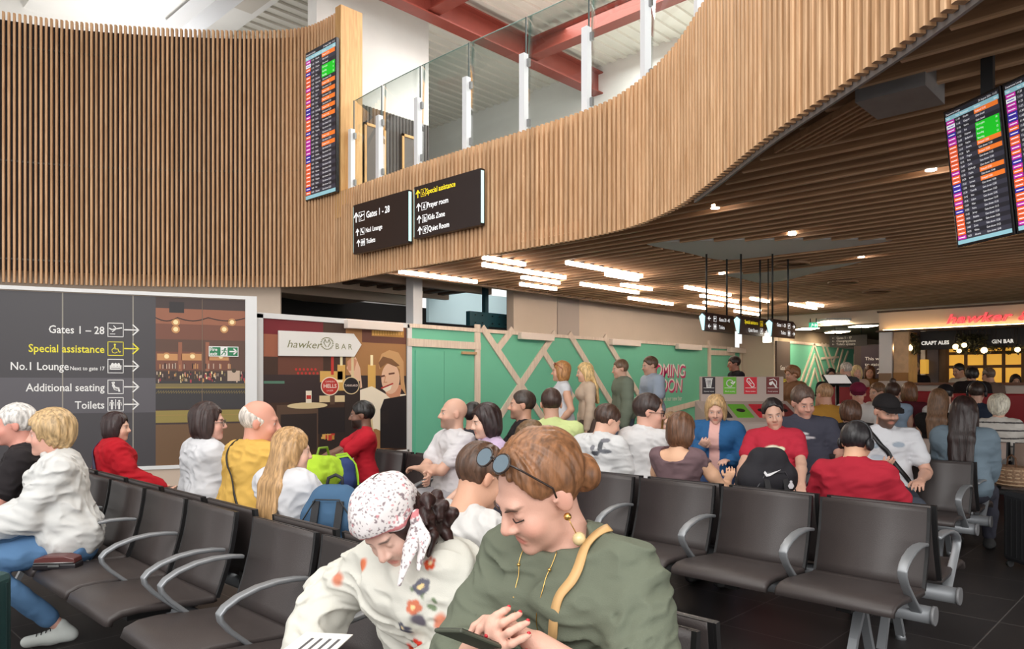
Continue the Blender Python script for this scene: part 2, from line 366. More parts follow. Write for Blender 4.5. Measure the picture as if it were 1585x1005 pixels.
# red beams (rolled I sections)
def ibeam(a, b, h, w, name):
    a = Vector(a); b = Vector(b); mb = MB()
    mb.bar(a, b, .02, h); mb.bar(a + Vector((0, 0, h / 2)), b + Vector((0, 0, h / 2)), w, .03); mb.bar(a - Vector((0, 0, h / 2)), b - Vector((0, 0, h / 2)), w, .03)
    d = (b - a).normalized(); L = (b - a).length
    for s in (.01, L * .45): mb.bar(a + d * s - Vector((0, 0, h / 2)), a + d * s + Vector((0, 0, h / 2)), w * .95, .02, up=d)
    struct(mb.build(name, M_RED))
ibeam((2.0, 11.05, 8.75), (14.5, 11.05, 8.75), .5, .3, 'beam_red_long')
ibeam((12.0, 10.95, 8.75), (12.0, -5, 8.75), .36, .3, 'beam_red_cross')
ibeam((9.2, 11.05, 8.75), (9.2, -5, 8.75), .36, .3, 'beam_red_cross.001')
# dark timber door wall on the mezzanine
fr = Frame((7.3, 11.98, 4.35), (1, 0, 0)); mb = MB(); mb.rect(fr, 0, 0, 2.6, 2.45, 0, 0, .04)
u = 0
while u < 2.6: mb.rect(fr, u, 0, u + .03, 2.45, 1, .04, .02); u += .08
struct(mb.build('wall_dark_slats', [flat((92, 84, 80)), flat((72, 66, 64))]))
for i, u in enumerate((.95, 1.85)):
    d = empty('door_%d' % (i + 1), fr.p(u, 0, .07)); struct(d)
    m1 = MB(); f2 = Frame((0, 0, 0), (1, 0, 0)); m1.rect(f2, 0, 0, .5, 2.1, 0, 0, .04); m1.build('door_leaf', flat((98, 90, 86)), d)
    m1 = MB()
    for (a, b_, c, e) in ((0, 0, .05, 2.1), (.45, 0, .5, 2.1), (0, 2.05, .5, 2.1), (.3, .6, .33, 1.9), (.42, .6, .45, 1.9)): m1.rect(f2, a, b_, c, e, 0, .04, .02)
    m1.build('door_frame', M_BOARD, d)
# services along the mezzanine back wall
mb = MB(); mb.bar((14.1, 22, 7.2), (14.1, -4, 7.2), .35, .12); struct(mb.build('trim_cable_tray', flat((150, 152, 150))))
t = empty('ventilation_duct', (13.9, 10.2, 4.35)); tag(t, 'pale round ventilation duct behind the glass balustrade below the roof', 'duct')
mb = MB(); mb.tube([(0, 5, 1.9), (0, -1.6, 1.9), (0, -2.2, 1.75), (0, -2.5, 1.3), (0, -2.5, 0)], .38, 20); mb.build('pipe', flat((206, 208, 204), .5), t)
for y in (4, 2, 0): mb = MB(); mb.tube([(0, y, 1.9), (0, y + .06, 1.9)], .4, 20); mb.build('joint_ring', flat((178, 180, 178), .4), t)
for y in (1, 4): mb = MB(); mb.tube([(0, y, 2.28), (0, y, 2.85)], .012, 6); mb.build('hanger', M_GREY, t)
# protective sheeting in front of the back wall
mb = MB(); n = 60
vs = []
for i in range(n + 1):
    y = 18 - i * .16; x = 13.4 + .05 * math.sin(i * 1.7) + .04 * math.sin(i * .63)
    vs += [(x, y, 4.35), (x + .03 * math.sin(i * 2.1), y, 6.5 + .05 * math.sin(i * .9))]
mb.add(vs, [(2 * i, 2 * i + 2, 2 * i + 3, 2 * i + 1) for i in range(n)], smooth=True)
o = mb.build('dust_sheet', flat((214, 214, 208), .4)); o.modifiers.new('thickness', 'SOLIDIFY').thickness = .01
tag(o, 'wrinkled pale dust sheet hung along the mezzanine back wall', 'sheet')

# ---- lounge ceiling: walnut baffles with two organic openings
ZC = 3.3
def curve_b(a):                         # where the band edge lies for a given a (right of it is lounge ceiling)
    best = 10.05
    pts = [(p.x, p.y) for p in path if p.y < 5.4]
    for (x0, y0), (x1, y1) in zip(pts[:-1], pts[1:]):
        if min(x0, x1) <= a <= max(x0, x1) and x0 != x1: return y0 + (y1 - y0) * (a - x0) / (x1 - x0)
    return best
def catclosed(P, n=8):
    out = []
    for i in range(len(P)):
        p0, p1, p2, p3 = (Vector(P[(i + j) % len(P)]) for j in (-1, 0, 1, 2))
        for k in range(n):
            t = k / n; out.append(.5 * ((2 * p1) + (p2 - p0) * t + (2 * p0 - 5 * p1 + 4 * p2 - p3) * t * t + (3 * p1 - p0 - 3 * p2 + p3) * t ** 3))
    return out
holes = []
for pp in ([(1000, 380), (1060, 376), (1140, 374), (1240, 373), (1340, 373), (1383, 374), (1330, 383), (1230, 394), (1150, 403), (1110, 404), (1060, 393)],
           [(1122, 427), (1180, 423), (1260, 414), (1332, 407), (1305, 415), (1260, 425), (1215, 436), (1180, 440), (1150, 434)]):
    q = []
    for x, y_ in pp:
        w = onz(x, y_, ZC); q.append((w.x, w.y))
    holes.append(catclosed(q))
def cut(a, segs, poly):
    ys = []
    for p, q in zip(poly, poly[1:] + poly[:1]):
        if (p.x - a) * (q.x - a) < 0: ys.append(p.y + (q.y - p.y) * (a - p.x) / (q.x - p.x))
    ys.sort()
    for y0, y1 in zip(ys[::2], ys[1::2]):
        new = []
        for s0, s1 in segs:
            if y1 <= s0 or y0 >= s1: new.append((s0, s1))
            else:
                if y0 > s0: new.append((s0, y0))
                if y1 < s1: new.append((y1, s1))
        segs = new
    return segs
bf = MB(); a = 3.4; nb = 0
while a < 19.8:
    hi = curve_b(a) - .38 if a < 7.08 else 10.05
    lo = -7.0
    if hi > lo + .2:
        for s0, s1 in cut(a, cut(a, [(lo, hi)], holes[0]), holes[1]):
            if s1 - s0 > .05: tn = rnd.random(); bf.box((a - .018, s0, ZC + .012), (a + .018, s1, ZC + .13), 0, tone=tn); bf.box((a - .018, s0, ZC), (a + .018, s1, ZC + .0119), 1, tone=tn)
    a += .246; nb += 1
cb = struct(bf.build('ceiling_baffles', [M_BAFFLE, wood_mat('baffle_lit_edge', srgb(206, 164, 126), srgb(224, 184, 146), axis=1)]))  # paler bottom strips put daylight on the baffle edges into the colour
mb = MB(); mb.box((7.2, -9, 3.7), (20, 10.1, 3.74)); mb.build('upper_lining', mat('ceiling_lining', srgb(96, 74, 60), .9), cb)
for i, h in enumerate(holes):            # white soffit seen through each opening, with its rim
    mb = MB(); k = len(h)
    mb.add([(p.x, p.y, ZC + .02) for p in h] + [(p.x, p.y, ZC + .2) for p in h], [tuple(range(k)), tuple(range(2 * k - 1, k - 1, -1))] + [(j, j + k, (j + 1) % k + k, (j + 1) % k) for j in range(k)])
    struct(mb.build('ceiling_white_soffit' + ('' if i == 0 else '.001'), mat('white_soffit', srgb(246, 243, 240), .7)))
mb = MB(); mb.box((7.2, 10.06, ZC - .02), (20.3, 10.2, ZC + .45)); struct(mb.build('trim_ceiling_edge', mat('edge_timber', srgb(150, 122, 100), .6)))
# carrier channel and rails showing where the baffles stop short of the band
mb = MB(); mb.bar((6.7, 3.5, 3.55), (3.6, -.1, 3.55), .06, .05); mb.bar((6.9, 3.2, 3.62), (4.0, -.3, 3.62), .03, .03); struct(mb.build('trim_ceiling_carrier', flat((70, 64, 62), .4)))
mb = MB(); g0 = onz(1345, 143, 3.3); mb.box((g0.x - .1, g0.y - .35, 3.22), (g0.x + .32, g0.y + .05, 3.42)); struct(mb.build('trim_duct_box', M_GALV))
# timber grille panel along the band edge
gp = MB()
p0 = onz(1200, 232, 3.25); p1 = onz(1345, 148, 3.25)
d = (p1 - p0).normalized(); nrm = Vector((-d.y, d.x, 0));
if nrm.y > 0: nrm = -nrm
for j in range(6):
    gp.bar(p0 + nrm * (j * .055) + d * (j * .05), p1 + nrm * (j * .055), .022, .05, tone=.4)
struct(gp.build('ceiling_grille', M_BAFFLE))

# ---- soffit beyond the band on the left, with timber beams, column, dark back wall
pl = [(q_.x + .1, q_.y + .25) for q_ in path[isplit - 60:isplit + 8:3]] + [(7.3, 10.2), (11.4, 10.2), (11.4, 18)]; k = len(pl); mb = MB()
mb.add([(x, y, 3.62) for x, y in pl] + [(x, y, 3.74) for x, y in pl], [tuple(range(k)), tuple(range(2 * k - 1, k - 1, -1))] + [(i, i + k, (i + 1) % k + k, (i + 1) % k) for i in range(k)])
struct(mb.build('ceiling_left_soffit', mat('soffit_brown', srgb(196, 172, 152), .8)))
for i, b in enumerate((11.5, 12.9, 14.4)):
    mb = MB(); mb.box((7.25, b, 3.38), (11.3, b + .14, 3.62)); struct(mb.build('beam_soffit' + ('' if i == 0 else '.%03d' % i), mat('beam_painted', srgb(214, 190, 170), .6)))
mb = MB()
for i in range(9):
    x = 7.6 + i * .42
    mb.box((x, 11.64, 3.46), (x + .16, 12.9, 3.6), M=None)
struct(mb.build('trim_joist_brackets', mat('joist', srgb(116, 94, 80), .7)))
q = at(641, 500, 14.2)
mb = MB(); mb.box((q.x - .1, q.y - .1, 0), (q.x + .12, q.y + .12, 3.6)); struct(mb.build('column_behind_hoarding', M_STEELW))
mb = MB(); mb.box((2, 17.5, 0), (30, 17.7, 3.74)); struct(mb.build('wall_dark_left', M_DARK))
# teal steel frame and glimpse of glazing behind the hoarding
tq = at(764, 490, 16.0)
t = empty('teal_steel_frame', (tq.x, tq.y, 0)); tag(t, 'teal bolted steel frame in the gap above the green hoarding', 'frame')
mb = MB(); mb.box((-.75, -.06, 2.66), (.62, .06, 2.96)); mb.build('girder', flat((18, 74, 86), .5), t)
for x in (-.3, .45): mb = MB(); mb.box((x, -.05, 0), (x + .1, .05, 3.6)); mb.build('post', flat((14, 62, 74), .5), t)
for x in (-.6, -.4, -.1, .1, .3):
    for z in (2.73, 2.89): mb = MB(); mb.tube([(x, -.06, z), (x, -.085, z)], .014, 8); mb.build('bolt', flat((10, 40, 48), .4), t)
mb = MB(); mb.box((11.2, 13.5, 2.9), (14.5, 13.6, 3.7)); struct(mb.build('window_1', glow((196, 222, 228), .4)))
# wall above the green hoarding
wx0 = on_plane(795, 480, (0, 10.85, 0), Vector((0, -1, 0))).x; wx1 = on_plane(862, 480, (0, 10.85, 0), Vector((0, -1, 0))).x; wx2 = on_plane(895, 480, (0, 10.85, 0), Vector((0, -1, 0))).x
mb = MB(); mb.box((wx0, 10.85, 0), (21.1, 11.05, 3.75)); struct(mb.build('wall_back', M_BEIGE))
mb = MB(); mb.box((wx1, 10.82, 2.5), (wx2, 10.85, 3.7)); struct(mb.build('trim_wall_panel', flat((190, 176, 166))))
# far end: bulkhead, lower dark ceiling, concrete wall, closing walls
mb = MB(); mb.box((19.9, -9, 2.98), (20.2, 10.85, 3.75)); struct(mb.build('wall_bulkhead', M_BEIGE))
mb = MB(); mb.box((20.2, -9, 3.1), (31.2, 10.85, 3.2)); struct(mb.build('ceiling_far', mat('far_ceiling', srgb(92, 78, 64), .8)))
mb = MB(); mb.box((31, -9, 0), (31.2, 12, 3.2)); struct(mb.build('wall_far', mat('concrete_wall', srgb(168, 150, 126), .8, noise=.06, scale=3)))
wq0 = on_plane(1160, 540, (0, 10.4, 0), Vector((0, -1, 0))).x
mb = MB(); mb.box((21.1, 9.52, 0), (31, 9.7, 3.1)); struct(mb.build('wall_concrete', mat('concrete_wall', srgb(168, 150, 126), .8)))
mb = MB(); mb.box((20.85, 9.5, 0), (21.1, 10.5, 2.95)); struct(mb.build('wall_beige_return', M_BEIGE))
mb = MB(); mb.box((15.3, -9.2, 0), (20, -9, 3.7)); struct(mb.build('wall_right', M_BEIGE))

# ---- linear lights in the baffle ceiling
tubes = [(30, 142, 322, 175), (327, 92, 488, 114), (320, 118, 635, 160), (467, 160, 605, 179), (463, 184, 593, 201), (620, 110, 897, 156), (757, 150, 883, 168), (817, 185, 927, 202), (668, 184, 887, 213), (835, 233, 1008, 253),
         (1032, 195, 1210, 221), (1083, 225, 1240, 244), (1047, 260, 1122, 268), (1105, 247, 1178, 257), (1187, 258, 1310, 275), (1213, 278, 1303, 290), (1267, 234, 1340, 244), (1397, 253, 1513, 268), (1468, 250, 1528, 260)]
for x0, y0, x1, y1 in tubes:
    z = ZC - .035
    A0 = onz(600 + .4416 * x0, 360 + .4416 * y0, z); A1 = onz(600 + .4416 * x1, 360 + .4416 * y1, z); b = (A0.y + A1.y) / 2; L = (A1 - A0).length
    t = empty('linear_light', (A0.x, b, z)); tag(t, 'slim glowing linear light set across the walnut ceiling baffles', 'ceiling light', 'linear lights in the baffle ceiling')
    m1 = MB(); m1.box((0, -.03, .042), (L, .03, .055)); m1.build('housing', M_WTRIM, t)
    m1 = MB(); m1.box((.005, -.027, -.012), (L - .005, .027, .0418)); m1.build('diffuser', glow((255, 236, 216), 24), t)
# downlights and round speakers in the baffles
for (x, y_) in ((1107, 322), (1226, 363), (1441, 263), (1117, 424), (1333, 398)):
    w = onz(x, y_, ZC)
    mb = MB(); mb.tube([(0, 0, .03), (0, 0, -.005)], .045, 16); o = mb.build('downlight', glow((255, 240, 224), 30), loc=w)
    tag(o, 'small round downlight between the walnut ceiling baffles', 'downlight', 'downlights in the baffle ceiling')
for (x, y_, lb) in ((1226, 409, 'round ceiling speaker ring between the two white ceiling openings'), (1305, 437, 'round ceiling speaker ring just right of the smaller white opening'), (1357, 451, 'round ceiling speaker ring nearest the bar fascia')):
    w = onz(x, y_, ZC - .01)
    mb = MB(); ring = [(.24 * math.cos(t_), .24 * math.sin(t_), 0) for t_ in [2 * math.pi * k / 28 for k in range(28)]]
    mb.tube(ring, .025, 8, closed=True); o = mb.build('ceiling_speaker', flat((150, 116, 88)), loc=w); tag(o, lb, 'speaker')

# ---- glass balustrade on the mezzanine
bal = [11.0, 9.7, 8.4, 7.1, 5.9, 4.75]
gpts = []
for i in range(isplit + 2, N):
    t = tang(i); n = Vector((t.y, -t.x))
    if n.dot(-path[i]) < 0: n = -n
    gpts.append(path[i] - n * .16)
gl = resample(gpts, .02)
def glass_mat():
    m = bpy.data.materials.new('clear_glass'); m.use_nodes = True; nt = m.node_tree; b = nt.nodes['Principled BSDF']
    out = nt.nodes['Material Output']; tr = nt.nodes.new('ShaderNodeBsdfTransparent'); tr.inputs[0].default_value = (.93, .965, .955, 1)
    gs = nt.nodes.new('ShaderNodeBsdfGlossy'); gs.inputs['Roughness'].default_value = .02
    fr_ = nt.nodes.new('ShaderNodeFresnel'); fr_.inputs[0].default_value = 1.3
    mx = nt.nodes.new('ShaderNodeMixShader'); ge = nt.nodes.new('ShaderNodeNewGeometry'); mu = nt.nodes.new('ShaderNodeMath'); mu.operation = 'MULTIPLY'
    iv = nt.nodes.new('ShaderNodeMath'); iv.operation = 'SUBTRACT'; iv.inputs[0].default_value = 1; nt.links.new(ge.outputs['Backfacing'], iv.inputs[1])
    nt.links.new(fr_.outputs[0], mu.inputs[0]); nt.links.new(iv.outputs[0], mu.inputs[1]); nt.links.new(mu.outputs[0], mx.inputs[0]); nt.links.new(tr.outputs[0], mx.inputs[1]); nt.links.new(gs.outputs[0], mx.inputs[2])
    nt.links.new(mx.outputs[0], out.inputs[0]); return m
M_GLASS = glass_mat(); M_GEDGE = flat((120, 150, 142), .3)
posts_px = [549, 592, 651, 727, 815, 912, 1006, 1092]
def gidx(px):
    best = min(range(len(gl)), key=lambda i: abs((lambda p: CX + F * (p.x * AX[0] + p.y * BX[0]) / (p.x * AX[1] + p.y * BX[1]))(gl[i]) - px)); return best
ids = [gidx(x) for x in posts_px]; ids.append(min(len(gl) - 1, ids[-1] + 60)); GT = 6.33
ords = ['first', 'second', 'third', 'fourth', 'fifth', 'sixth', 'seventh', 'eighth', 'ninth']
for j, i in enumerate(ids):
    p = gl[i]; q = gl[min(i + 2, len(gl) - 1)]; rz = math.atan2(q.y - p.y, q.x - p.x)
    t = empty('balustrade_post', (p.x, p.y, 4.4), rz); tag(t, 'white balustrade post on the timber band, %s from the oak end board' % ords[j], 'post', 'white balustrade posts')
    m1 = MB(); m1.box((-.045, -.1, 0), (.045, -.015, 1.42)); m1.build('post_shaft', M_STEELW, t)
    for z in (.5, 1.3): m1 = MB(); m1.box((.03, -.05, z - .05), (.085, -.012, z + .05)); m1.build('glass_clip', M_GREY, t)
    m1 = MB(); m1.box((-.008, -.02, 1.42), (.008, -.002, GT - 4.4)); m1.build('joint_strip', flat((90, 100, 98), .3), t)
for j, (i0, i1) in enumerate(zip(ids[:-1], ids[1:])):
    m1 = MB(); seg = list(range(i0 + 1, i1, max(1, (i1 - i0) // 10))) + [i1 - 1]
    vs = []
    for i in seg: vs += [(gl[i].x, gl[i].y, 4.5), (gl[i].x, gl[i].y, GT)]
    m1.add(vs, [(2 * k, 2 * k + 2, 2 * k + 3, 2 * k + 1) for k in range(len(seg) - 1)], smooth=True)
    o = m1.build('glass_panel', M_GLASS); o.modifiers.new('thickness', 'SOLIDIFY').thickness = .012
    tag(o, 'clear glass balustrade panel above the timber band, %s from the oak end board' % ords[j], 'glass panel', 'glass balustrade panels')
    m1 = MB(); m1.tube([(gl[i].x, gl[i].y, GT) for i in seg], .007, 6); e = m1.build('top_edge', M_GEDGE, o)
# ================================================================== HOARDINGS, SIGNS, SCREENS, BAR
# ---- black wayfinding hoarding on the left
q0 = at(0, 732, 9.66); q1 = at(395, 716, 10.93)
U1 = Vector((q1.x - q0.x, q1.y - q0.y, 0)).normalized(); O1 = Vector((q0.x, q0.y, 0)) - U1 * 1.6
H1 = Frame(O1, U1); L1 = (Vector((q1.x, q1.y, 0)) - O1).length; HT = 2.68; HB = .3
t = empty('wall_hoarding_left', (0, 0, 0)); struct(t)
mb = MB(); mb.rect(H1, 0, 0, L1, HT, 0, -.1, .1); mb.build('panel', mat('hoarding_plinth', srgb(206, 186, 168), .6), t)
mb = MB(); mb.rect(H1, 0, HT, L1 + .02, HT + .05, 0, -.12, .16); mb.rect(H1, L1 - .14, 0, L1 + .02, HT, 0, -.1, .14); mb.rect(H1, 0, HB - .05, L1, HB, 0, 0, .03); mb.build('white_capping', M_WTRIM, t)
ug = H1.uv(241, 600)[0]; ue = L1 - .14
po = empty('wayfinding_poster', (0, 0, 0)); tag(po, 'charcoal wayfinding poster listing gates and lounge on the left hoarding', 'sign')
mb = MB(); mb.rect(H1, 0, HB, ug, HT - .01, 0, .001, .004); mb.build('sheet', mat('charcoal_print', srgb(62, 58, 62), .45), po)
mb = MB(); v0 = H1.uv(120, 640)[1]; v1 = H1.uv(120, 585)[1]; mb.rect(H1, 0, v0, ug, v1, 0, .005, .001); mb.build('pale_band', mat('charcoal_band', srgb(88, 84, 90), .45), po)
for px in (97, 206): u = H1.uv(px, 500)[0]; mb = MB(); mb.rect(H1, u - .008, HB, u + .008, HT - .01, 0, .006, .001); mb.build('seam', flat((150, 144, 134)), po)
TW = flat((236, 234, 232), .5); TY = flat((240, 226, 50), .5)
rows = [('Gates 1 – 28', 511, 0, 'plane', 12.5), ('Special assistance', 540, 1, 'wheelchair', 12.5), ('No.1 Lounge', 567, 0, 'sofa', 12.5), ('Additional seating', 599, 0, 'seat', 12.5), ('Toilets', 626, 0, 'toilet', 12.5)]
items = []
sc_ = H1.uv(162, 500)[1] - H1.uv(162, 512)[1]
for st, y, mi, kd, h in rows:
    u, v = H1.uv(162, y + 6.5)
    if st == 'No.1 Lounge':
        items.append((st, H1.uv(107, 573)[0], v, sc_, 'RIGHT', mi, .86, 0, .012)); items.append(('Next to gate 17', u, v, sc_ * .5, 'RIGHT', mi, .86, 0, .012))
    else: items.append((st, u, v, sc_, 'RIGHT', mi, .86, 0, .012))
    ic = MB(); ui, vi = H1.uv(179, y); icon(ic, H1, ui, vi, sc_ * 1.75, kd, mi, .007)
    ua, va = H1.uv(204, y); arrow(ic, H1, ua, va, sc_ * 1.6, 0, mi, .1, .007); ic.build('pictogram', [TW, TY], po)
text_mesh(items, H1, 'lettering', [TW, TY], po, off=.008)
# bar-interior picture on the same hoarding
po = empty('bar_poster', (0, 0, 0)); tag(po, 'printed picture of a copper toned bar with pendant bulbs on the left hoarding', 'poster')
cols = [(64, 46, 42), (150, 92, 66), (118, 70, 52), (34, 26, 28), (92, 62, 48), (196, 140, 88), (120, 104, 66), (52, 48, 50), (148, 130, 66), (110, 80, 52), (250, 226, 170), (70, 56, 40), (196, 170, 150), (170, 60, 70)]
mb = MB(); mb.rect(H1, ug, HB, ue, HT - .01, 0, .001, .003)
def R1(x0, y0, x1, y1, mi, off=.0045, fr=H1, mb_=None):
    a = fr.uv(x0, y1); b = fr.uv(x1, y0); (mb_ or mb).rect(fr, a[0], a[1], b[0], b[1], mi, off, .0008)
R1(241, 482, 383, 530, 1); R1(241, 505, 383, 532, 2, .0055); R1(262, 468, 285, 484, 3, .006); R1(241, 528, 383, 575, 4, .006)
for x in (241, 278, 320): R1(x, 545, x + 36, 573, 2, .007); R1(x + 2, 548, x + 34, 558, 5, .008)
for x in (276, 318): R1(x, 530, x + 6, 575, 1, .008)
pr = random.Random(5)
for k in range(90):
    x = 242 + pr.random() * 138; y = 574 + pr.random() * 14; w_ = 1 + pr.random() * 1.6; R1(x, y, x + w_, y + 3 + pr.random() * 3, pr.choice([5, 12, 6, 13, 10, 3]), .009 + k * 2e-6)
for k in range(26):
    x = 243 + pr.random() * 120; R1(x, 562 + pr.random() * 3, x + 1.5, 571, pr.choice([3, 12, 5]), .009)
R1(352, 574, 371, 590, 12, .010); mb.disc(H1, *H1.uv(362, 574), .03, 11, .011)
R1(241, 590, 383, 594, 7, .006); R1(241, 594, 383, 602, 6, .0065); R1(241, 599, 383, 600.6, 8, .0075); R1(241, 602, 383, 634, 7, .006)
for k in range(36):
    x = 242 + k * 3.9; a = H1.uv(x, 609); b = H1.uv(x + 3.5, 605); c = H1.uv(x + 3.9, 609); mb.line(H1, [a, b, c], .008, 6, .0075)
R1(241, 634, 383, 655, 8, .0065); R1(241, 641, 383, 643.5, 5, .0075); R1(241, 655, 383, 722, 9, .0065)
for x, y in ((272, 499), (272, 510), (359, 499), (347, 510), (258, 552), (298, 552), (342, 552)):
    u, v = H1.uv(x, y); mb.disc(H1, u, v, .055, 5, .0085); mb.disc(H1, u, v, .032, 10, .0095)
for x0, x1 in ((241, 275), (275, 322), (322, 383)):
    n = 8; mb.line(H1, [H1.uv(x0 + (x1 - x0) * k / n, 492 + 5 * math.sin(k / n * math.pi)) for k in range(n + 1)], .012, 3, .0085)
mb.build('print', [flat(c, .5) for c in cols], po)
m1 = MB()
u0, v0 = H1.uv(313, 500); m1.rect(H1, u0 - .004, HB, u0 + .004, HT - .02, 0, .011, .0008); m1.build('seam', flat((130, 110, 92)), po)
fx = empty('fire_exit_sign', (0, 0, 0)); tag(fx, 'small green and white fire exit sign on the bar picture', 'sign')
m1 = MB(); a = H1.uv(323, 552); b = H1.uv(369, 537); m1.rect(H1, a[0], a[1], b[0], b[1], 0, .012, .012); m1.build('plate', TW, fx)
m1 = MB(); g = .012; m1.rect(H1, a[0] + g, a[1] + g, b[0] - g, b[1] - g, 0, .024, .001); m1.build('green_field', flat((24, 122, 76), .5), fx)
m1 = MB(); ua, va = H1.uv(361, 544.5); arrow(m1, H1, ua, va, .09, 0, 0, .2, .026)
um, vm = H1.uv(347, 544.5); m1.rect(H1, um - .05, a[1] + g, um + .045, b[1] - g, 0, .0255, .001)
m1.disc(H1, um + .012, vm + .04, .012, 1, .027); m1.line(H1, [(um + .01, vm + .03), (um - .005, vm - .005), (um + .02, vm - .02), (um + .01, vm - .05)], .012, 1, .027); m1.line(H1, [(um - .005, vm - .005), (um - .035, vm - .045)], .012, 1, .027); m1.line(H1, [(um - .03, vm + .015), (um + .005, vm + .025), (um + .035, vm + .01)], .01, 1, .027)
m1.build('pictogram', [TW, flat((24, 122, 76), .5)], fx)
u, v = H1.uv(325, 543.5); text_mesh([('Fire', u, v, .05, 'LEFT', 0, .9, 0, .02), ('exit', u, v - .062, .05, 'LEFT', 0, .9, 0, .02)], H1, 'lettering', [TW], fx, off=.026)

# ---- second hoarding: hawker bar picture, then the long green hoarding with battens
H2 = Frame((0, 10.5, 0), (1, 0, 0)); x0 = H2.uv(404, 600)[0]; x1 = H2.uv(632, 600)[0]; xe = 20.85; HT2 = 2.5; HB2 = .28
t = empty('wall_hoarding_middle', (0, 0, 0)); struct(t)
mb = MB(); mb.rect(H2, x0 - .4, 0, x1, HT2, 0, -.1, .1); mb.build('panel', MATS['hoarding_plinth'], t)
mb = MB(); mb.rect(H2, x0 - .4, HT2 - .06, x1, HT2 + .02, 0, -.1, .13); mb.rect(H2, x0 - .5, 0, x0 + .02, HT2, 0, -.05, .08); mb.rect(H2, x1 - .04, 0, x1 + .06, HT2, 0, 0, .03); mb.rect(H2, x0, HB2 - .05, x1, HB2, 0, 0, .03); mb.build('white_capping', M_WTRIM, t)
po = empty('bartender_poster', (0, 0, 0)); tag(po, 'printed picture of a smiling bartender at beer taps, left of the green hoarding', 'poster')
cols2 = [(70, 48, 38), (118, 30, 40), (58, 44, 44), (192, 140, 66), (222, 176, 96), (96, 74, 60), (52, 42, 40), (232, 190, 160), (206, 160, 110), (170, 122, 76), (226, 204, 160), (40, 34, 36), (196, 58, 50), (244, 232, 210), (34, 30, 34), (252, 236, 190), (130, 90, 60), (90, 130, 110), (160, 96, 72), (110, 66, 52), (212, 150, 118)]
mb = MB(); mb.rect(H2, x0 + .02, HB2, x1 - .04, HT2 - .06, 0, .001, .003)
R2 = lambda *a_, **k_: R1(*a_, fr=H2, mb_=mb, **k_)
R2(408, 492, 500, 520, 1, .004); R2(535, 500, 628, 700, 9, .004); R2(560, 500, 628, 530, 19, .0045); R2(575, 507, 625, 520, 3, .005)
for k in range(12): R2(576 + k * 4, 508, 578.5 + k * 4, 519, 4, .0055)
R2(408, 520, 470, 552, 18, .0045); R2(430, 550, 500, 580, 19, .005)
for k in range(12): u, v = H2.uv(458 + k * 3, 572 + (k % 2) * 6); mb.disc(H2, u, v, .02, 12, .0062)
R2(408, 582, 628, 624, 2, .005); R2(408, 590, 440, 594, 17, .006); R2(495, 575, 530, 592, 4, .006); R2(500, 588, 530, 592, 15, .007)
R2(494, 612, 545, 623, 10, .007); R2(492, 630, 555, 672, 11, .006); R2(428, 626, 492, 700, 5, .0055); R2(434, 640, 490, 700, 6, .006); R2(494, 668, 555, 700, 6, .0065)
for k in range(14): R2(495 + pr.random() * 20, 670 + pr.random() * 12, 498 + pr.random() * 20, 672 + pr.random() * 12, pr.choice([12, 4, 3]), .0075 + k * 2e-5)
u, v = H2.uv(476, 628); mb.disc(H2, u, v, .36, 10, .0066, ry=.05); R2(473, 605, 482, 624, 13, .007); R2(474, 612, 481, 618, 12, .0075)
# bottles glowing behind her
for x in (528, 575): a_ = H2.uv(x, 605); R2(x - 6, 565, x + 6, 605, 4, .006); R2(x - 2, 550, x + 2, 566, 15, .0065)
# her white blouse, apron, arm, head, hair, features
PX = lambda pts: [H2.uv(x, y) for x, y in pts]
def pg(pts, mi, off): mb.prism(PX(pts), .0008, H2, mi, off)
pg([(550, 606), (575, 598), (600, 612), (628, 610), (628, 650), (590, 668), (582, 664), (548, 668)], 13, .008)
pg([(548, 640), (575, 640), (580, 690), (556, 692)], 10, .0085)
pg([(588, 634), (594, 618), (628, 612), (628, 694), (588, 694)], 14, .009)
pg([(592, 596), (598, 612), (610, 622), (618, 616), (622, 596)], 20, .0088)
u, v = H2.uv(604, 586); mb.disc(H2, u, v, H2.uv(618, 586)[0] - H2.uv(604, 586)[0], 7, .010, ry=.27, n=28)
pg([(585, 562), (590, 548), (602, 542), (616, 546), (624, 560), (625, 590), (628, 612), (620, 600), (618, 572), (606, 560), (594, 558), (587, 572)], 8, .011)
pg([(585, 562), (592, 552), (606, 556), (618, 566), (612, 568), (598, 562), (588, 570)], 16, .012)
pg([(591, 602), (600, 598), (606, 596), (604, 603), (597, 607)], 13, .012); mb.line(H2, PX([(590, 601), (600, 597), (607, 594)]), .025, 12, .0125)
mb.line(H2, PX([(589, 583), (594, 582)]), .03, 19, .012); mb.line(H2, PX([(602, 579), (609, 578)]), .03, 19, .012); mb.line(H2, PX([(596, 583), (594, 592), (598, 592)]), .018, 20, .0115)
pg([(536, 570), (541, 556), (550, 553), (557, 570), (560, 600), (548, 606), (545, 584)], 7, .0095); pg([(537, 560), (544, 553), (552, 558), (548, 574), (538, 574)], 20, .010)
pg([(588, 640), (600, 634), (600, 655), (589, 657)], 11, .0115)
mb.line(H2, PX([(514, 552), (514, 578)]), .05, 12, .009); mb.line(H2, PX([(545, 552), (545, 582)]), .05, 10, .011); mb.line(H2, PX([(514, 600), (514, 622)]), .09, 5, .009); mb.line(H2, PX([(545, 604), (545, 660)]), .3, 6, .0094)
du = H2.uv(520, 600)[0] - H2.uv(510, 600)[0]; du /= 10; dv_ = (H2.uv(510, 590)[1] - H2.uv(510, 600)[1]) / 10
u, v = H2.uv(510, 598); mb.disc(H2, u, v, 14 * du, 13, .013, ry=14.5 * dv_, n=28); mb.disc(H2, u, v, 12.6 * du, 12, .014, ry=13 * dv_, n=28); ub, vb = u, v
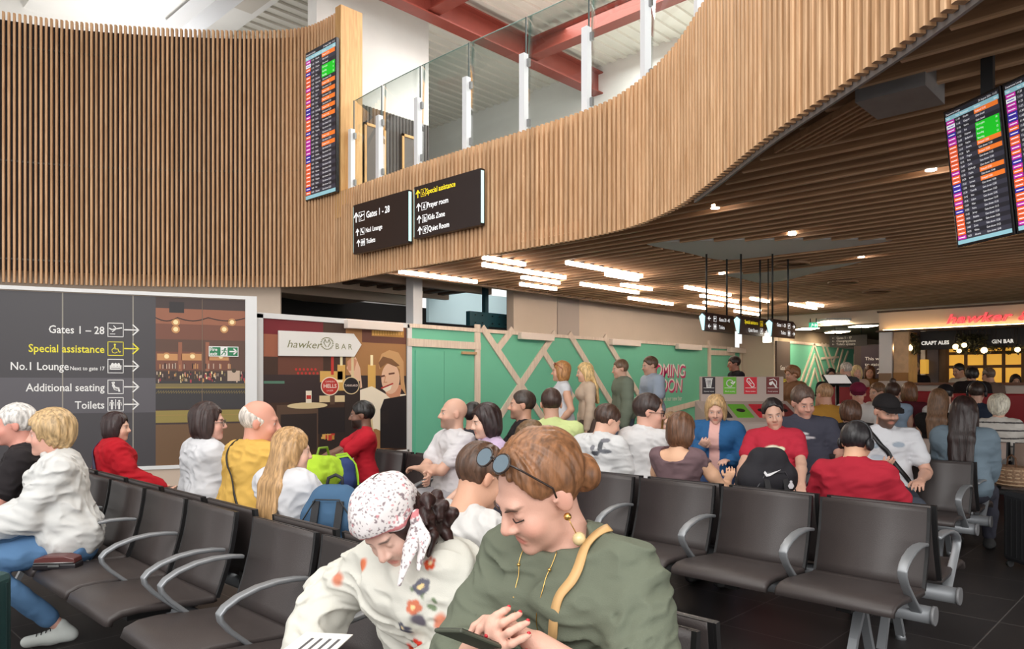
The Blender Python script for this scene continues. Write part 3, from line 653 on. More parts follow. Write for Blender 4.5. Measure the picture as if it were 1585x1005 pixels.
u, v = H2.uv(543, 597); mb.disc(H2, u, v, 13.5 * du, 10, .013, ry=14 * dv_, n=28); mb.disc(H2, u, v, 12 * du, 14, .014, ry=12.5 * dv_, n=28); uc, vc = u, v
mb.build('print', [flat(c, .5) for c in cols2], po)
text_mesh([('HELLS', ub, vb - 2.5 * dv_, 6 * dv_, 'CENTER', 0, ('W', 20 * du), 0, .02), ('CAMDEN', ub, vb + 6 * dv_, 2.5 * dv_, 'CENTER', 0, ('W', 14 * du)), ('LAGER', ub, vb - 8 * dv_, 2.5 * dv_, 'CENTER', 0, ('W', 10 * du)), ('TANKARD', uc, vc - 1.5 * dv_, 3.5 * dv_, 'CENTER', 0, ('W', 21 * du))], H2, 'badge_lettering', [flat((246, 226, 214))], po, off=.016)
sg = empty('hawker_arrow_sign', (0, 0, 0)); tag(sg, 'white arrow shaped board reading hawker bar over the bartender picture', 'sign')
mb = MB(); mb.prism(PX([(429, 551), (546, 552.5), (557, 534), (545, 517), (429, 512)]), .03, H2, 0, .02); mb.build('board', flat((236, 234, 230)), sg)
u, v = H2.uv(441, 538); OL = flat((128, 128, 84)); u2, v2 = H2.uv(515, 540.5)
text_mesh([('hawker', u, v, 11.5 * dv_, 'LEFT', 0, ('W', 51 * du), .28, .0), ('B A R', u2 + 1 * du, v2, 9 * dv_, 'LEFT', 0, ('W', 27 * du))], H2, 'lettering', [OL], sg, off=.052)
mb = MB(); u, v = H2.uv(503.5, 532)
for k in range(22):
    a_ = k / 22 * 2 * math.pi; mb.disc(H2, u + 9 * du * math.cos(a_), v + 9 * dv_ * math.sin(a_), 1.4 * du, 0, .052, ry=.8 * dv_, n=8)
for s in (-1, 1): mb.line(H2, [(u + s * 1.5 * du, v - 5 * dv_), (u + s * 5 * du, v + 1 * dv_), (u + s * 3 * du, v + 6 * dv_), (u + s * 1 * du, v + 1.5 * dv_)], .012, 0, .053)
mb.build('wreath_emblem', OL, sg)
# green hoarding
t = empty('wall_hoarding_green', (0, 0, 0)); struct(t)
mb = MB(); mb.rect(H2, x1 + .06, 0, xe, HT2, 0, -.1, .1); mb.build('panel', M_GREEN, t)
dx0, dv = H2.uv(640, 540); dx1 = H2.uv(733, 540)[0]; dtop = H2.uv(640, 537)[1]
mb = MB(); bt = lambda pts, w: mb.line(H2, PX(pts), w, 0, .0, .03)
mb.rect(H2, x1, HT2 - .05, xe, HT2 + .02, 0, -.1, .14)
mb.build('top_rail', M_TIMBER, t)
NBT = [0]
def batten(pts, w=.16, fr=H2, th=.03, off=0.0, P=t):
    m = MB(); NBT[0] += 1; th = th + .0011 * (NBT[0] % 14); m.line(fr, [fr.uv(*p) for p in pts], w, 0, off, th); return m.build('batten', M_TIMBER, P)
for pts in ([(738, 508), (738, 692)], [(748, 511), (856, 672)], [(856, 518), (752, 676)], [(790, 513), (770, 539)], [(840, 544), (884, 613)], [(882, 520), (964, 655)], [(936, 524), (1000, 632)], [(1097, 531), (1097, 640)], [(1158, 536), (1158, 640)], [(1097, 546), (1134, 547)], [(1010, 642), (1100, 618)], [(634, 530), (738, 536)], [(1146, 536), (1146, 640)]):
    batten(pts, .14 if len(pts) else 0)
dr = empty('door_3', (0, 0, 0)); struct(dr)
um = H2.uv(686, 600)[0]
for (ua_, ub_) in ((dx0 + .03, um - .004), (um + .004, dx1 - .03)): m = MB(); m.rect(H2, ua_, .05, ub_, dtop - .06, 0, .002, .025); m.build('door_leaf', M_GREEN, dr)
m = MB(); m.rect(H2, H2.uv(712, 540)[0], dtop - .1, H2.uv(734, 540)[0], dtop - .05, 0, .03, .05); m.build('door_closer', flat((196, 160, 120)), dr)
for i, (xa, xb, y) in enumerate(((531, 617, 503), (800, 851, 516), (941, 985, 524), (1044, 1080, 530), (1124, 1152, 533))):
    a_ = H2.uv(xa, y); b_ = H2.uv(xb, y); m = MB(); m.rect(H2, a_[0], 2.36, b_[0], 2.5, 0, .02, .12); o = m.build('hoarding_light', flat((236, 222, 212), .4), bevel=.01)
    tag(o, 'slim white light fitting on the hoarding top rail, %s along from the bartender picture' % ords[i], 'light fitting', 'light fittings on the hoarding')
u, v = H2.uv(1060, 582.5); hh = H2.uv(1035, 562)[1] - H2.uv(1035, 582)[1]
u3, v3 = H2.uv(1055, 605); u4, v4 = H2.uv(1055, 620)
cs = empty('coming_soon_lettering', (0, 0, 0)); tag(cs, 'white and magenta coming soon lettering on the green hoarding', 'lettering')
text_mesh([('COMING', u + .04, v - .04, hh, 'RIGHT', 0, .95, .1, .03), ('SOON', u3 + .04, v3 - .04, hh, 'RIGHT', 0, .95, .1, .03)], H2, 'magenta_shadow', [flat((206, 40, 110))], cs, off=.003)
text_mesh([('COMING', u, v, hh, 'RIGHT', 0, .95, .1, .0), ('SOON', u3, v3, hh, 'RIGHT', 0, .95, .1, .0), ('Bringing hot food on our new bar', u4, v4, .13, 'RIGHT', 0, .8, 0, .01)], H2, 'white_letters', [flat((244, 236, 232))], cs, off=.008)

# ---- lightbox signs hung on the timber band
HS = Frame((6.9, 12, 0), (0, -1, 0))
def lightbox(corners, rows, name, label, fr=HS):
    t = empty(name, (0, 0, 0)); tag(t, label, 'sign')
    (xl, yt), (xr, yb) = corners
    a_ = fr.uv(xl, yt); b_ = fr.uv(xr, yb); u0, u1 = a_[0], b_[0]; v1, v0 = a_[1], b_[1]
    m = MB(); m.rect(fr, u0, v0, u1, v1, 0, -.08, .08); m.build('case', M_SIGN, t, bevel=.004)
    m = MB(); m.rect(fr, u0 - .012, v0 + .03, u0 - .001, v1 - .03, 0, -.05, .045); m.build('lit_edge', glow((196, 238, 232), 1.1), t); m = MB(); m.rect(fr, u1 + .001, v0 + .03, u1 + .012, v1 - .03, 0, -.05, .045); m.build('lit_edge', glow((196, 238, 232), 1.1), t)
    its = []
    for st, px, py, hpx, mi, kd, pxi, pxa, aa in rows:
        ic = MB()
        u, v = fr.uv(px, py); h = v - fr.uv(px, py + hpx)[1]
        its.append((st, u, v - h * .45, h, 'LEFT', mi, .82, 0, .012))
        ui, vi = fr.uv(pxi, py); icon(ic, fr, ui, v, h * 1.3, kd, mi, .002)
        ua, va = fr.uv(pxa, py); arrow(ic, fr, ua, v, h * 1.25, aa, mi, .16, .002); ic.build('pictogram', [M_STXT, M_SYEL], t)
    text_mesh(its, fr, 'lettering', [M_STXT, M_SYEL], t, off=.003)
    return t
lightbox(((547, 318), (632, 376)), [('Gates 1 - 28', 567, 333, 10.5, 0, 'plane', 560, 551.5, R(90)), ('No1 Lounge', 566, 357, 7.5, 0, 'seat', 561, 553.5, R(90)), ('Toilets', 567, 374, 7.5, 0, 'toilet', 562, 555, R(90))], 'wayfinding_sign', 'black lightbox sign for gates 1-28 hung on the timber band')
lightbox(((641, 290), (744, 348)), [('Special assistance', 660, 297, 8.5, 1, 'wheelchair', 655.5, 647, R(90)), ('Prayer room', 661, 318, 8.5, 0, 'pray', 656.5, 648, R(90)), ('Kids Zone', 662, 337, 8.5, 0, 'kids', 657.5, 649, R(90)), ('Quiet Room', 663, 354.5, 8.5, 0, 'quiet', 658.5, 650, R(90))], 'wayfinding_sign', 'black lightbox sign headed special assistance hung on the timber band')

# ---- departure boards
BOARD = [flat((16, 16, 20), .25), glow((150, 200, 212), .5), glow((52, 52, 66), .55), glow((30, 30, 40), .55), glow((240, 120, 40), .7), glow((10, 190, 30), .75), glow((198, 40, 170), .6), glow((245, 100, 50), .65), glow((60, 40, 170), .55), glow((235, 235, 240), .8)]
TOWNS = ['Dalaman', 'Palma', 'Faro', 'Alicante', 'Malaga', 'Belfast Intl', 'Jersey', 'Corfu', 'Rhodes', 'Tenerife', 'Naples', 'Madeira', 'Edinburgh', 'Glasgow', 'Nice', 'Geneva', 'Amsterdam', 'Dublin', 'Venice', 'Lisbon', 'Split', 'Zante', 'Luton', 'Kos', 'Milan', 'Prague', 'Vilnius', 'Larnaca']
def board(fr, w, h, name, label, nrow, seed, bracket):
    r_ = random.Random(seed); t = empty(name, (0, 0, 0)); tag(t, label, 'screen')
    m = MB(); m.rect(fr, -.015, -.015, w + .015, h + .015, 0, -.06, .06); m.build('casing', BOARD[0], t, bevel=.004)
    m = MB(); m.rect(fr, 0, 0, w, h, 0, .0005, .001)
    hd = h / (nrow + 3); m.rect(fr, 0, h - 2 * hd, w, h - hd, 1, .002, .0006); m.rect(fr, 0, 0, w, hd * .9, 1, .002, .0006)
    its = [('Departures Lounge', w * .02, h - hd * .75, hd * .42, 'LEFT', 0, .9), ('24 August 2024 - 11:12', w * .98, h - hd * .75, hd * .42, 'RIGHT', 0, .9), ('Flight', .02 * w, h - hd * 1.7, hd * .4, 'LEFT', 0, .9), ('Time   Destination', w * .2, h - hd * 1.7, hd * .4, 'LEFT', 0, .9), ('Remarks', w * .56, h - hd * 1.7, hd * .4, 'LEFT', 0, .9), ('Gate', w * .98, h - hd * 1.7, hd * .4, 'RIGHT', 0, .9)]
    greens = {3, 4, 5, 6} if nrow < 30 else {3, 4, 5}; mins = 11 * 60 + 20
    for k in range(nrow):
        v1 = h - (2 + k) * hd; v0 = v1 - hd
        m.rect(fr, 0, v0, w, v1, 2 if k % 2 else 3, .0016, .0006)
        lc = r_.choice([6, 6, 7, 7, 7, 8]) if k != 1 else 9
        m.rect(fr, .01 * w, v0 + hd * .06, .17 * w, v1 - hd * .06, lc, .0024, .0006)
        m.rect(fr, .03 * w, v0 + hd * .38, .15 * w, v0 + hd * .58, 9 if lc != 9 else 8, .0032, .0004)
        mins += r_.choice([0, 5, 10, 15])
        its.append(('%02d:%02d' % (mins // 60, mins % 60), .2 * w, v0 + hd * .28, hd * .46, 'LEFT', 0, .85)); its.append((TOWNS[(k * 5 + seed) % len(TOWNS)], .34 * w, v0 + hd * .28, hd * .46, 'LEFT', 0, .8))
        if k in greens: m.rect(fr, .55 * w, v0, w * .98, v1, 5, .0024, .0006); st = 'Boarding' if k > 3 else 'Go to gate'; its.append((str(k + 7), w * .95, v0 + hd * .28, hd * .46, 'RIGHT', 0, .85))
        elif k in (0, 7, 9, 13, 15) or (nrow > 30 and k in (11, 20, 22)): m.rect(fr, .55 * w, v0, w * .98, v1, 4, .0024, .0006); st = 'Delayed %02d:%02d' % ((mins + 45) // 60, (mins + 45) % 60)
        elif k in (1, 2): st = 'Gate closed'
        else: st = 'Gate shown %02d:%02d' % ((mins - 40) // 60, (mins - 40) % 60)
        its.append((st, .57 * w, v0 + hd * .28, hd * .46, 'LEFT', 0, .8))
    m.build('display', [BOARD[3]] + BOARD[1:], t)
    text_mesh(its, fr, 'display_text', [BOARD[9]], t, off=.0036)
    if bracket: bracket(t)
    return t
# screen column on the drum
sA = at(472, 310, 12.35); sB = at(520, 300, 11.6)
fS = Frame((7.0, 12.4, 0), (0.02, -1, 0)); a_ = fS.uv(473.5, 310); b_ = fS.uv(519.5, 297); ct = fS.uv(473.5, 84)
fS = Frame(fS.p(a_[0], a_[1]), fS.U); board(fS, b_[0] - a_[0], ct[1] - a_[1], 'departure_board', 'tall narrow departure board set in the timber drum beside the oak end board', 34, 3, None)
# pair of hanging portrait screens, top right
sl0 = rf(.5836 * 4.4, 4.4); sr0 = rf(.6549 * 4.03, 4.03); Us = (sr0 - sl0).normalized(); ws = (sr0 - sl0).length
Nn = Us.cross(Vector((0, 0, 1))).normalized(); Vs = (Vector((0, 0, 1)) + Nn * .12).normalized()
zt = 3.05; hs = .78
fA = Frame(Vector((sl0.x, sl0.y, zt)) - Vs * hs, Us, Vs)
def brk(fr, w):
    def f(t):
        m = MB(); c = fr.p(w / 2, .45, -.075); m.box((c.x - .03, c.y - .03, c.z - .2), (c.x + .03, c.y + .03, 3.7)); m.build('drop_pole', M_BLACK, t)
        m = MB(); m.rect(fr, w * .3, .25, w * .7, .65, 0, -.075, .014); m.build('mount_plate', M_BLACK, t)
    return f
board(fA, ws, hs, 'departure_board', 'left one of the paired hanging departure screens at top right', 28, 8, brk(fA, ws))
fB = Frame(fA.p(ws + .04, .0, 0), Us, Vs); board(fB, ws, hs, 'departure_board', 'right one of the paired hanging departure screens, cut by the frame edge', 28, 15, brk(fB, ws))
# ---- three hanging wedge lightboxes
def hang_sign(px0, yt, px1, yb, d, rows, label, mirror):
    p0 = at(px0, (yt + yb) / 2, d); fr = Frame((p0.x, p0.y, 0), (1, 0, 0)); a_ = fr.uv(px0, yb); c_ = fr.uv(px0, yt); b_ = fr.uv(px1, yb)
    t = empty('hanging_sign', (0, 0, 0)); tag(t, label, 'sign')
    u0, u1, v0, v1 = a_[0], b_[0], a_[1], c_[1]; h = v1 - v0
    prof = [(-.05, v0), (-.11, v1 - .06), (-.07, v1), (-.04, v1), (0, v1 - .06), (-.02, v0)]
    m = MB(); vs = [fr.p(u, v, n) for u in (u0, u1) for n, v in prof]; k = 6
    m.add(vs, [tuple(range(k)), tuple(range(2 * k - 1, k - 1, -1))] + [(i, i + k, (i + 1) % k + k, (i + 1) % k) for i in range(k)]); m.build('case', mat('sign_brown', srgb(64, 40, 36), .4), t)
    m = MB(); vs = [fr.p(u0 - .012, v, n) for n, v in ((-.05, v0 + .01), (-.1, v1 - .06), (-.055, v1 - .02), (-.01, v1 - .06), (-.025, v0 + .01))]; vs += [v - fr.U * .01 for v in vs]
    m.add(vs, [tuple(range(5)), tuple(range(9, 4, -1))] + [(i, (i + 1) % 5, (i + 1) % 5 + 5, i + 5) for i in range(5)]); m.build('lit_end', glow((190, 240, 244), 1.6), t)
    for u in (u0 + .12 * (u1 - u0), u1 - .2 * (u1 - u0)):
        m = MB(); q = fr.p(u, v1 - .02, -.055); m.tube([q, (q.x, q.y, 3.7)], .014, 8); m.build('drop_rod', M_BLACK, t)
    its = []
    for i, (st, mi, al, kd) in enumerate(rows):
        ic = MB()
        v = v0 + h * (.68 - .42 * i); s = h * .2
        if al == 'L':
            arrow(ic, fr, u0 + .09, v, s * 1.2, R(180), mi, .16, .003); icon(ic, fr, u0 + .25, v, s * 1.4, kd, mi, .003); its.append((st, u0 + .37, v - s * .45, s, 'LEFT', mi, .8, 0, .012))
        else:
            arrow(ic, fr, u1 - .09, v, s * 1.2, 0, mi, .16, .003); icon(ic, fr, u1 - .25, v, s * 1.4, kd, mi, .003); its.append((st, u1 - .37, v - s * .45, s, 'RIGHT', mi, .8, 0, .012))
        ic.build('pictogram', [M_STXT, M_SYEL], t)
    text_mesh(its, fr, 'lettering', [M_STXT, M_SYEL], t, off=.004)
hang_sign(1093, 483, 1139, 512, 10.6, [('Gates 30 - 43', 0, 'L', 'plane'), ('Toilets', 0, 'L', 'toilet')], 'first of three hanging brown lightbox signs, reading gates and toilets with left arrows', 0)
hang_sign(1147, 488, 1190, 517, 10.6, [('Special assistance', 1, 'R', 'wheelchair'), ('Quiet Room', 0, 'R', 'quiet')], 'middle hanging brown lightbox sign with yellow special assistance line', 0)
hang_sign(1197, 493, 1232, 521, 10.6, [('Gates 1 - 28', 0, 'R', 'plane'), ('Toilets', 0, 'R', 'toilet')], 'last of three hanging brown lightbox signs, gates 1-28 with right arrows', 0)
o = None
q = at(1189, 523, 11.2); t = empty('work_light', (q.x, q.y, q.z)); tag(t, 'small bright square light hanging below the middle hanging sign', 'light')
m = MB(); m.box((-.05, -.06, -.07), (-.02, .06, .07)); m.build('lamp_face', glow((255, 246, 224), 6), t); m = MB(); m.box((-.02, -.065, -.075), (.03, .065, .075)); m.build('lamp_body', flat((180, 176, 166)), t); m = MB(); m.tube([(0, 0, .07), (0, 0, 1.2)], .008, 6); m.build('cable', M_BLACK, t)

# ---- green chevron hoarding at the far end
H3 = Frame((0, 9.5, 0), (1, 0, 0)); t = empty('wall_hoarding_chevron', (0, 0, 0)); struct(t)
c0 = H3.uv(1223, 560)[0]; c1 = H3.uv(1321, 560)[0]
m = MB(); m.rect(H3, c0, 0, c1, 2.7, 0, -.05, .06); m.build('panel', M_GREEN, t)
m = MB(); m.rect(H3, c0 - .1, 2.66, c1 + .05, 2.74, 0, -.05, .09); m.rect(H3, c1 - .02, 0, c1 + .06, 2.5, 0, 0, .03); m.build('top_rail', M_TIMBER, t)
for pts in ([(1239, 590), (1259, 533), (1282, 600)], [(1244, 596), (1260, 550), (1275, 600)], [(1252, 600), (1260, 572), (1268, 602)], [(1271, 533), (1288, 585)], [(1277, 534), (1290, 570)], [(1271, 555), (1296, 553)], [(1303, 543), (1293, 580)], [(1311, 545), (1300, 575)], [(1296, 540), (1289, 560)], [(1283, 578), (1297, 578)]):
    batten(pts, .075, H3, .03, .01, t)
sg = empty('dark_totem_sign', (0, 0, 0)); tag(sg, 'dark upright wayfinding panel beside the far green chevron hoarding', 'sign')
a_ = H3.uv(1200, 600)[0]; m = MB(); m.rect(H3, a_, .2, c0 - .12, 2.7, 0, 0, .05); m.build('panel', flat((84, 70, 64)), sg)
text_mesh([('Gates 1-28', c0 - .2, 1.85, .14, 'RIGHT', 0, .7), ('assistance', c0 - .2, 1.5, .14, 'RIGHT', 1, .7), ('Lounge', c0 - .2, 1.15, .14, 'RIGHT', 0, .7)], H3, 'lettering', [TW, TY], sg, off=.055)
# hanging black sign, exit sign and panel lights beyond the bulkhead
def hung(px0, y0, px1, y1, d, name, label, mats_fn):
    p = at(px0, y0, d); fr = Frame((p.x, p.y, 0), (.2, -1, 0)); a_ = fr.uv(px0, y1); b_ = fr.uv(px1, y0); t = empty(name, (0, 0, 0)); tag(t, label, 'sign')
    mats_fn(fr, a_, b_, t)
    for f in (.15, .85):
        m = MB(); q = fr.p(a_[0] + (b_[0] - a_[0]) * f, b_[1], -.03); m.tube([q, (q.x, q.y, 3.15)], .012, 6); m.build('hanger', M_BLACK, t)
def f1(fr, a_, b_, t):
    m = MB(); m.rect(fr, a_[0], a_[1], b_[0], b_[1], 0, -.06, .06); m.build('case', flat((40, 34, 32)), t)
    h = (b_[1] - a_[1]); text_mesh([('←  Gates 1 - 17', a_[0] + .06, a_[1] + h * (.68), h * .2, 'LEFT', 0, .9), ('←  Changing places', a_[0] + .06, a_[1] + h * .4, h * .2, 'LEFT', 0, .9), ('←  Toilets upstairs', a_[0] + .06, a_[1] + h * .12, h * .2, 'LEFT', 0, .9)], fr, 'lettering', [flat((200, 196, 190))], t, off=.004)
hung(1284, 518, 1342, 537, 20.3, 'hanging_sign', 'black hanging sign with three left arrows near the far corridor', f1)
def f2(fr, a_, b_, t):
    m = MB(); m.rect(fr, a_[0], a_[1], b_[0], b_[1], 0, -.06, .06); m.build('case', glow((60, 190, 150), .9), t)
    h = b_[1] - a_[1]; m = MB(); arrow(m, fr, a_[0] + (b_[0] - a_[0]) * .7, (a_[1] + b_[1]) / 2, h * .6, 0, 0, .2, .004); m.disc(fr, a_[0] + h * .6, b_[1] - h * .3, h * .1, 0, .004); m.line(fr, [(a_[0] + h * .6, b_[1] - h * .4), (a_[0] + h * .4, a_[1] + h * .2)], h * .12, 0, .004); m.build('pictogram', glow((235, 255, 245), 1.2), t)
hung(1252, 499, 1265, 508, 19.4, 'exit_sign', 'small lit green exit sign below the far bulkhead', f2)
for i, (xa, xb, y, lb) in enumerate(((1270, 1308, 498, 'widest lit ceiling panel right of the exit sign'), (1320, 1352, 505, 'lit ceiling panel nearest the bar fascia'), (1235, 1263, 509, 'lit ceiling panel just under the exit sign'), (1282, 1310, 514, 'lit ceiling panel above the black hanging sign'))):
    z = 3.06; a_ = onz(xa, y, z); b_ = onz(xb, y, z); L = (b_ - a_).length; c = (a_ + b_) / 2; t = empty('ceiling_panel_light', (c.x, c.y, z), math.atan2((b_ - a_).y, (b_ - a_).x)); tag(t, lb, 'ceiling light')
    m = MB(); m.box((-L / 2, -.35, 0), (L / 2, .35, .06)); m.build('housing', M_WTRIM, t); m = MB(); m.box((-L / 2 + .03, -.32, -.015), (L / 2 - .03, .32, 0)); m.build('diffuser', glow((255, 232, 200), 40), t)
# dark wall with purple sign to the left of the bar
q0 = at(1322, 580, 22); fr = Frame((q0.x, q0.y, 0), (.35, -1, 0)); b_ = fr.uv(1400, 560)[0]
m = MB(); m.rect(fr, 0, 0, b_, 2.6, 0, -.1, .1); struct(m.build('wall_dark_corridor', flat((52, 38, 36))))
a_ = fr.uv(1333, 585); c_ = fr.uv(1356, 534); sg = empty('purple_wall_sign', (0, 0, 0)); tag(sg, 'dark purple sign panel on the brown corridor wall left of the bar', 'sign')
m = MB(); m.rect(fr, a_[0], a_[1], c_[0] + .2, c_[1], 0, .001, .03); m.build('panel', flat((46, 32, 44)), sg)
text_mesh([('This way', a_[0] + .1, c_[1] - .45, .1, 'LEFT', 0), ('to gates', a_[0] + .1, c_[1] - .62, .1, 'LEFT', 0), ('1 - 28', a_[0] + .1, c_[1] - .85, .16, 'LEFT', 0)], fr, 'lettering', [TW], sg, off=.034)

# ---- the bar
BR = Frame((15.3, 4.86, 0), (0, -1, 0)); BU = lambda px, py: BR.uv(px, py)
W_BAR = mat('fascia_plaster', srgb(226, 198, 172), .6)
t = empty('bar_kiosk', (0, 0, 0)); tag(t, 'cream bar kiosk with glowing fascia, white pillar and brown counter', 'bar')
m = MB(); m.rect(BR, 0, 2.47, 9, 2.82, 0, -.12, .12); m.build('fascia', W_BAR, t)
m = MB(); m.rect(BR, -.02, 2.82, 9, 2.85, 0, -.12, .18); m.rect(BR, -.03, 2.44, 9, 2.47, 0, -.12, .22); m.build('fascia_trim', flat((86, 62, 46)), t)
m = MB(); m.rect(BR, .1, 2.472, 9, 2.484, 0, .06, .025); m.build('led_strip', glow((255, 214, 150), 16), t)
m = MB(); m.rect(BR, 0, 0, BU(1380, 550)[0], 2.44, 0, -.3, .3); m.build('white_pillar', flat((226, 220, 216)), t)
m = MB(); m.rect(BR, 0, 0, BU(1380, 550)[0], BU(1370, 578)[1], 0, 0, .02); m.build('pillar_base', flat((150, 120, 92)), t)
m = MB(); m.rect(BR, BU(1382, 550)[0], 0, BU(1405, 550)[0], 2.44, 0, -.6, .55); m.build('tiled_column', mat('warm_tile', srgb(206, 164, 118), .3, noise=.12, scale=9), t)
m = MB(); m.rect(BR, BU(1382, 550)[0], 0, BU(1405, 550)[0], BU(1390, 577)[1], 0, -.05, .03); m.build('column_base', flat((168, 118, 62)), t)
cu0 = BU(1405, 590)[0]
m = MB(); m.rect(BR, cu0, 1.42, 9, 1.47, 0, -.5, .58); m.build('counter_top', mat('counter_wood', srgb(120, 74, 46), .35, noise=.1, scale=8), t)
m = MB(); m.rect(BR, cu0, 1.0, 9, 1.42, 0, -.4, .42); m.rect(BR, 0, 1.0, cu0, BU(1370, 590)[1], 0, .02, .02); m.build('counter_front', flat((212, 198, 188)), t)
m = MB(); m.rect(BR, 0, 0, 9, 1.0, 0, -.4, .42); m.build('counter_base', flat((96, 76, 66)), t)
m = MB(); m.rect(BR, BU(1417, 530)[0], BU(1417, 541)[1], 9, 2.44, 0, -.42, .12); m.build('menu_header', flat((30, 26, 26)), t)
hd = Frame(BR.p(0, 0, -.3), BR.U)
u, v = hd.uv(1426, 532.5); h = v - hd.uv(1426, 538)[1]; u2, v2 = hd.uv(1535, 530)
text_mesh([('CRAFT ALES', u, v - h * .3, h, 'LEFT', 0, .92, 0, .03), ('GIN BAR', u2, v2 - h * .3, h, 'LEFT', 0, .92, 0, .03)], hd, 'header_lettering', [glow((255, 250, 240), .8)], t, off=.004)
bk = Frame((17.2, 4.86, 0), (0, -1, 0)); u0 = bk.uv(1466, 560)[0]; am = glow((244, 180, 70), .8)
m = MB(); m.rect(bk, -.5, 0, 12, 3.0, 0, -.1, .1); m.build('back_wall', flat((126, 96, 66)), t)
m = MB()
uu = [bk.uv(px, 560)[0] for px in (1467, 1495.5, 1525, 1554, 1584, 1615, 1646)]; vv = [bk.uv(1500, y)[1] for y in (600, 568, 547, 522)]
for i in range(6):
    for j in range(3): m.rect(bk, uu[i] + .03, vv[j] + .03, uu[i + 1] - .03, vv[j + 1] - .03, 0, .0, .02)
m.build('amber_panel', am, t)
m = MB()
for u in uu: m.rect(bk, u - .03, 0, u + .03, 2.6, 0, 0, .04)
for v in vv: m.rect(bk, uu[0], v - .03, 12, v + .03, 0, 0, .045)
m.build('shelf_frame', flat((110, 74, 36)), t)
m = MB(); m.rect(bk, bk.uv(1406, 560)[0], 0, bk.uv(1424, 560)[0], 2.6, 0, 0, .04); m.build('chalk_panel', flat((60, 46, 60)), t)
m = MB(); m.rect(bk, bk.uv(1426, 560)[0], 0, bk.uv(1433, 560)[0], 2.6, 0, 0, .05); m.build('white_strip', flat((222, 212, 200)), t)
m = MB(); m.rect(bk, bk.uv(1436, 560)[0], 0, bk.uv(1453, 560)[0], 2.6, 0, 0, .05); m.build('grey_menu_panel', flat((94, 84, 86)), t)
a_ = bk.uv(1430, 579); b_ = bk.uv(1439, 557); m = MB(); m.rect(bk, a_[0], a_[1], b_[0], b_[1], 0, .06, .2); m.build('lantern_box', glow((232, 176, 70), .7), t)
# neon lettering
u, v = BU(1465, 501.5); v1 = BU(1465, 487)[1]
c = bpy.data.curves.new('neon', 'FONT'); c.body = 'hawker &'; c.size = (v1 - v) / .72 * 1.0; c.shear = .3; c.fill_mode = 'NONE'; c.bevel_depth = .008; c.bevel_resolution = 1; c.resolution_u = 3; c.space_character = 1.08
o = bpy.data.objects.new('neon', c); COL.objects.link(o); me = bpy.data.meshes.new_from_object(o.evaluated_get(bpy.context.evaluated_depsgraph_get())); bpy.data.objects.remove(o)
xs_ = (BR.uv(1600, 500)[0] - u) / max(p.co.x for p in me.vertices); me.transform(Matrix.Translation(BR.p(u, v, .04)) @ (Frame((0, 0, 0), BR.U).M()) @ Matrix.Diagonal((xs_, 1, 1, 1))); me.materials.clear(); me.materials.append(glow((250, 96, 104), .9))
o = bpy.data.objects.new('neon_lettering', me); COL.objects.link(o); tag(o, 'pink neon hawker lettering standing on the bar fascia', 'neon sign')
text_mesh([('hawker &', u, v, (v1 - v), 'LEFT', 0, ('W', BR.uv(1600, 500)[0] - u), .3)], BR, 'letter_backing', [flat((150, 56, 56))], None, off=.012)
lb = bpy.data.objects['letter_backing']; lb.parent = o
# pendant globes and foliage over the counter
for i, (px, py, r_) in enumerate(((1402, 538.5, .075), (1384, 538.5, .07), (1475.5, 536.5, .05), (1489, 534, .045), (1481, 543, .04), (1520, 542, .055), (1572, 541, .045))):
    p = BR.uv(px, py); q = BR.p(p[0], p[1], -.16)
    t = empty('pendant_bulb', q); tag(t, 'glowing globe pendant over the bar counter, %s from the left' % ords[i if i > 1 else 1 - i], 'pendant lamp', 'globe pendants at the bar')
    m = MB(); me_ = []
    n1, n2 = 8, 12
    vs = [(r_ * math.sin(math.pi * a / n1) * math.cos(2 * math.pi * b / n2), r_ * math.sin(math.pi * a / n1) * math.sin(2 * math.pi * b / n2), r_ * math.cos(math.pi * a / n1)) for a in range(n1 + 1) for b in range(n2)]
    m.add(vs, [(a * n2 + b, (a + 1) * n2 + b, (a + 1) * n2 + (b + 1) % n2, a * n2 + (b + 1) % n2) for a in range(n1) for b in range(n2)], smooth=True); m.build('globe', glow((255, 226, 170), 7), t)
    m = MB(); m.tube([(0, 0, r_ * .9), (0, 0, r_ + .05)], .02, 8); m.build('socket', M_BLACK, t); m = MB(); m.tube([(0, 0, r_ + .05), (0, 0, 2.44 - q.z)], .005, 6); m.build('cord', M_BLACK, t)
def foliage(px0, px1, y0, y1, nm, label, n, seed):
    r2 = random.Random(seed); m = MB(); st = MB(); p = BR.uv((px0 + px1) / 2, y0); base = BR.p(p[0], 2.42, -.2)
    t = empty(nm, base); tag(t, label, 'hanging plant')
    for k in range(n):
        px = px0 + r2.random() * (px1 - px0); py = y0 + (r2.random() ** 1.3) * (y1 - y0); a_ = BR.uv(px, py); q = BR.p(a_[0], a_[1], -.12 - r2.random() * .2) - base
        d = Vector((r2.uniform(-1, 1), r2.uniform(-1, 1), r2.uniform(-1.2, .3))).normalized(); s = d.cross(Vector((.3, .2, 1))).normalized(); L = .05 + r2.random() * .05; w_ = L * .28; nn = d.cross(s) * .006
        m.add([q, q + d * L * .5 + s * w_ + nn, q + d * L, q + d * L * .5 - s * w_ + nn], [(0, 1, 2, 3)], r2.randint(0, 1))
        if k % 9 == 0: st.tube([q, (q.x + r2.uniform(-.05, .05), q.y + r2.uniform(-.05, .05), 0)], .003, 4)
    m.build('leaves', [flat((52, 50, 26)), flat((78, 70, 32))], t); st.build('stems', flat((60, 46, 30)), t)
foliage(1399, 1416, 517, 545, 'hanging_ivy', 'dark trailing ivy over the bar beside the tiled column', 260, 1)
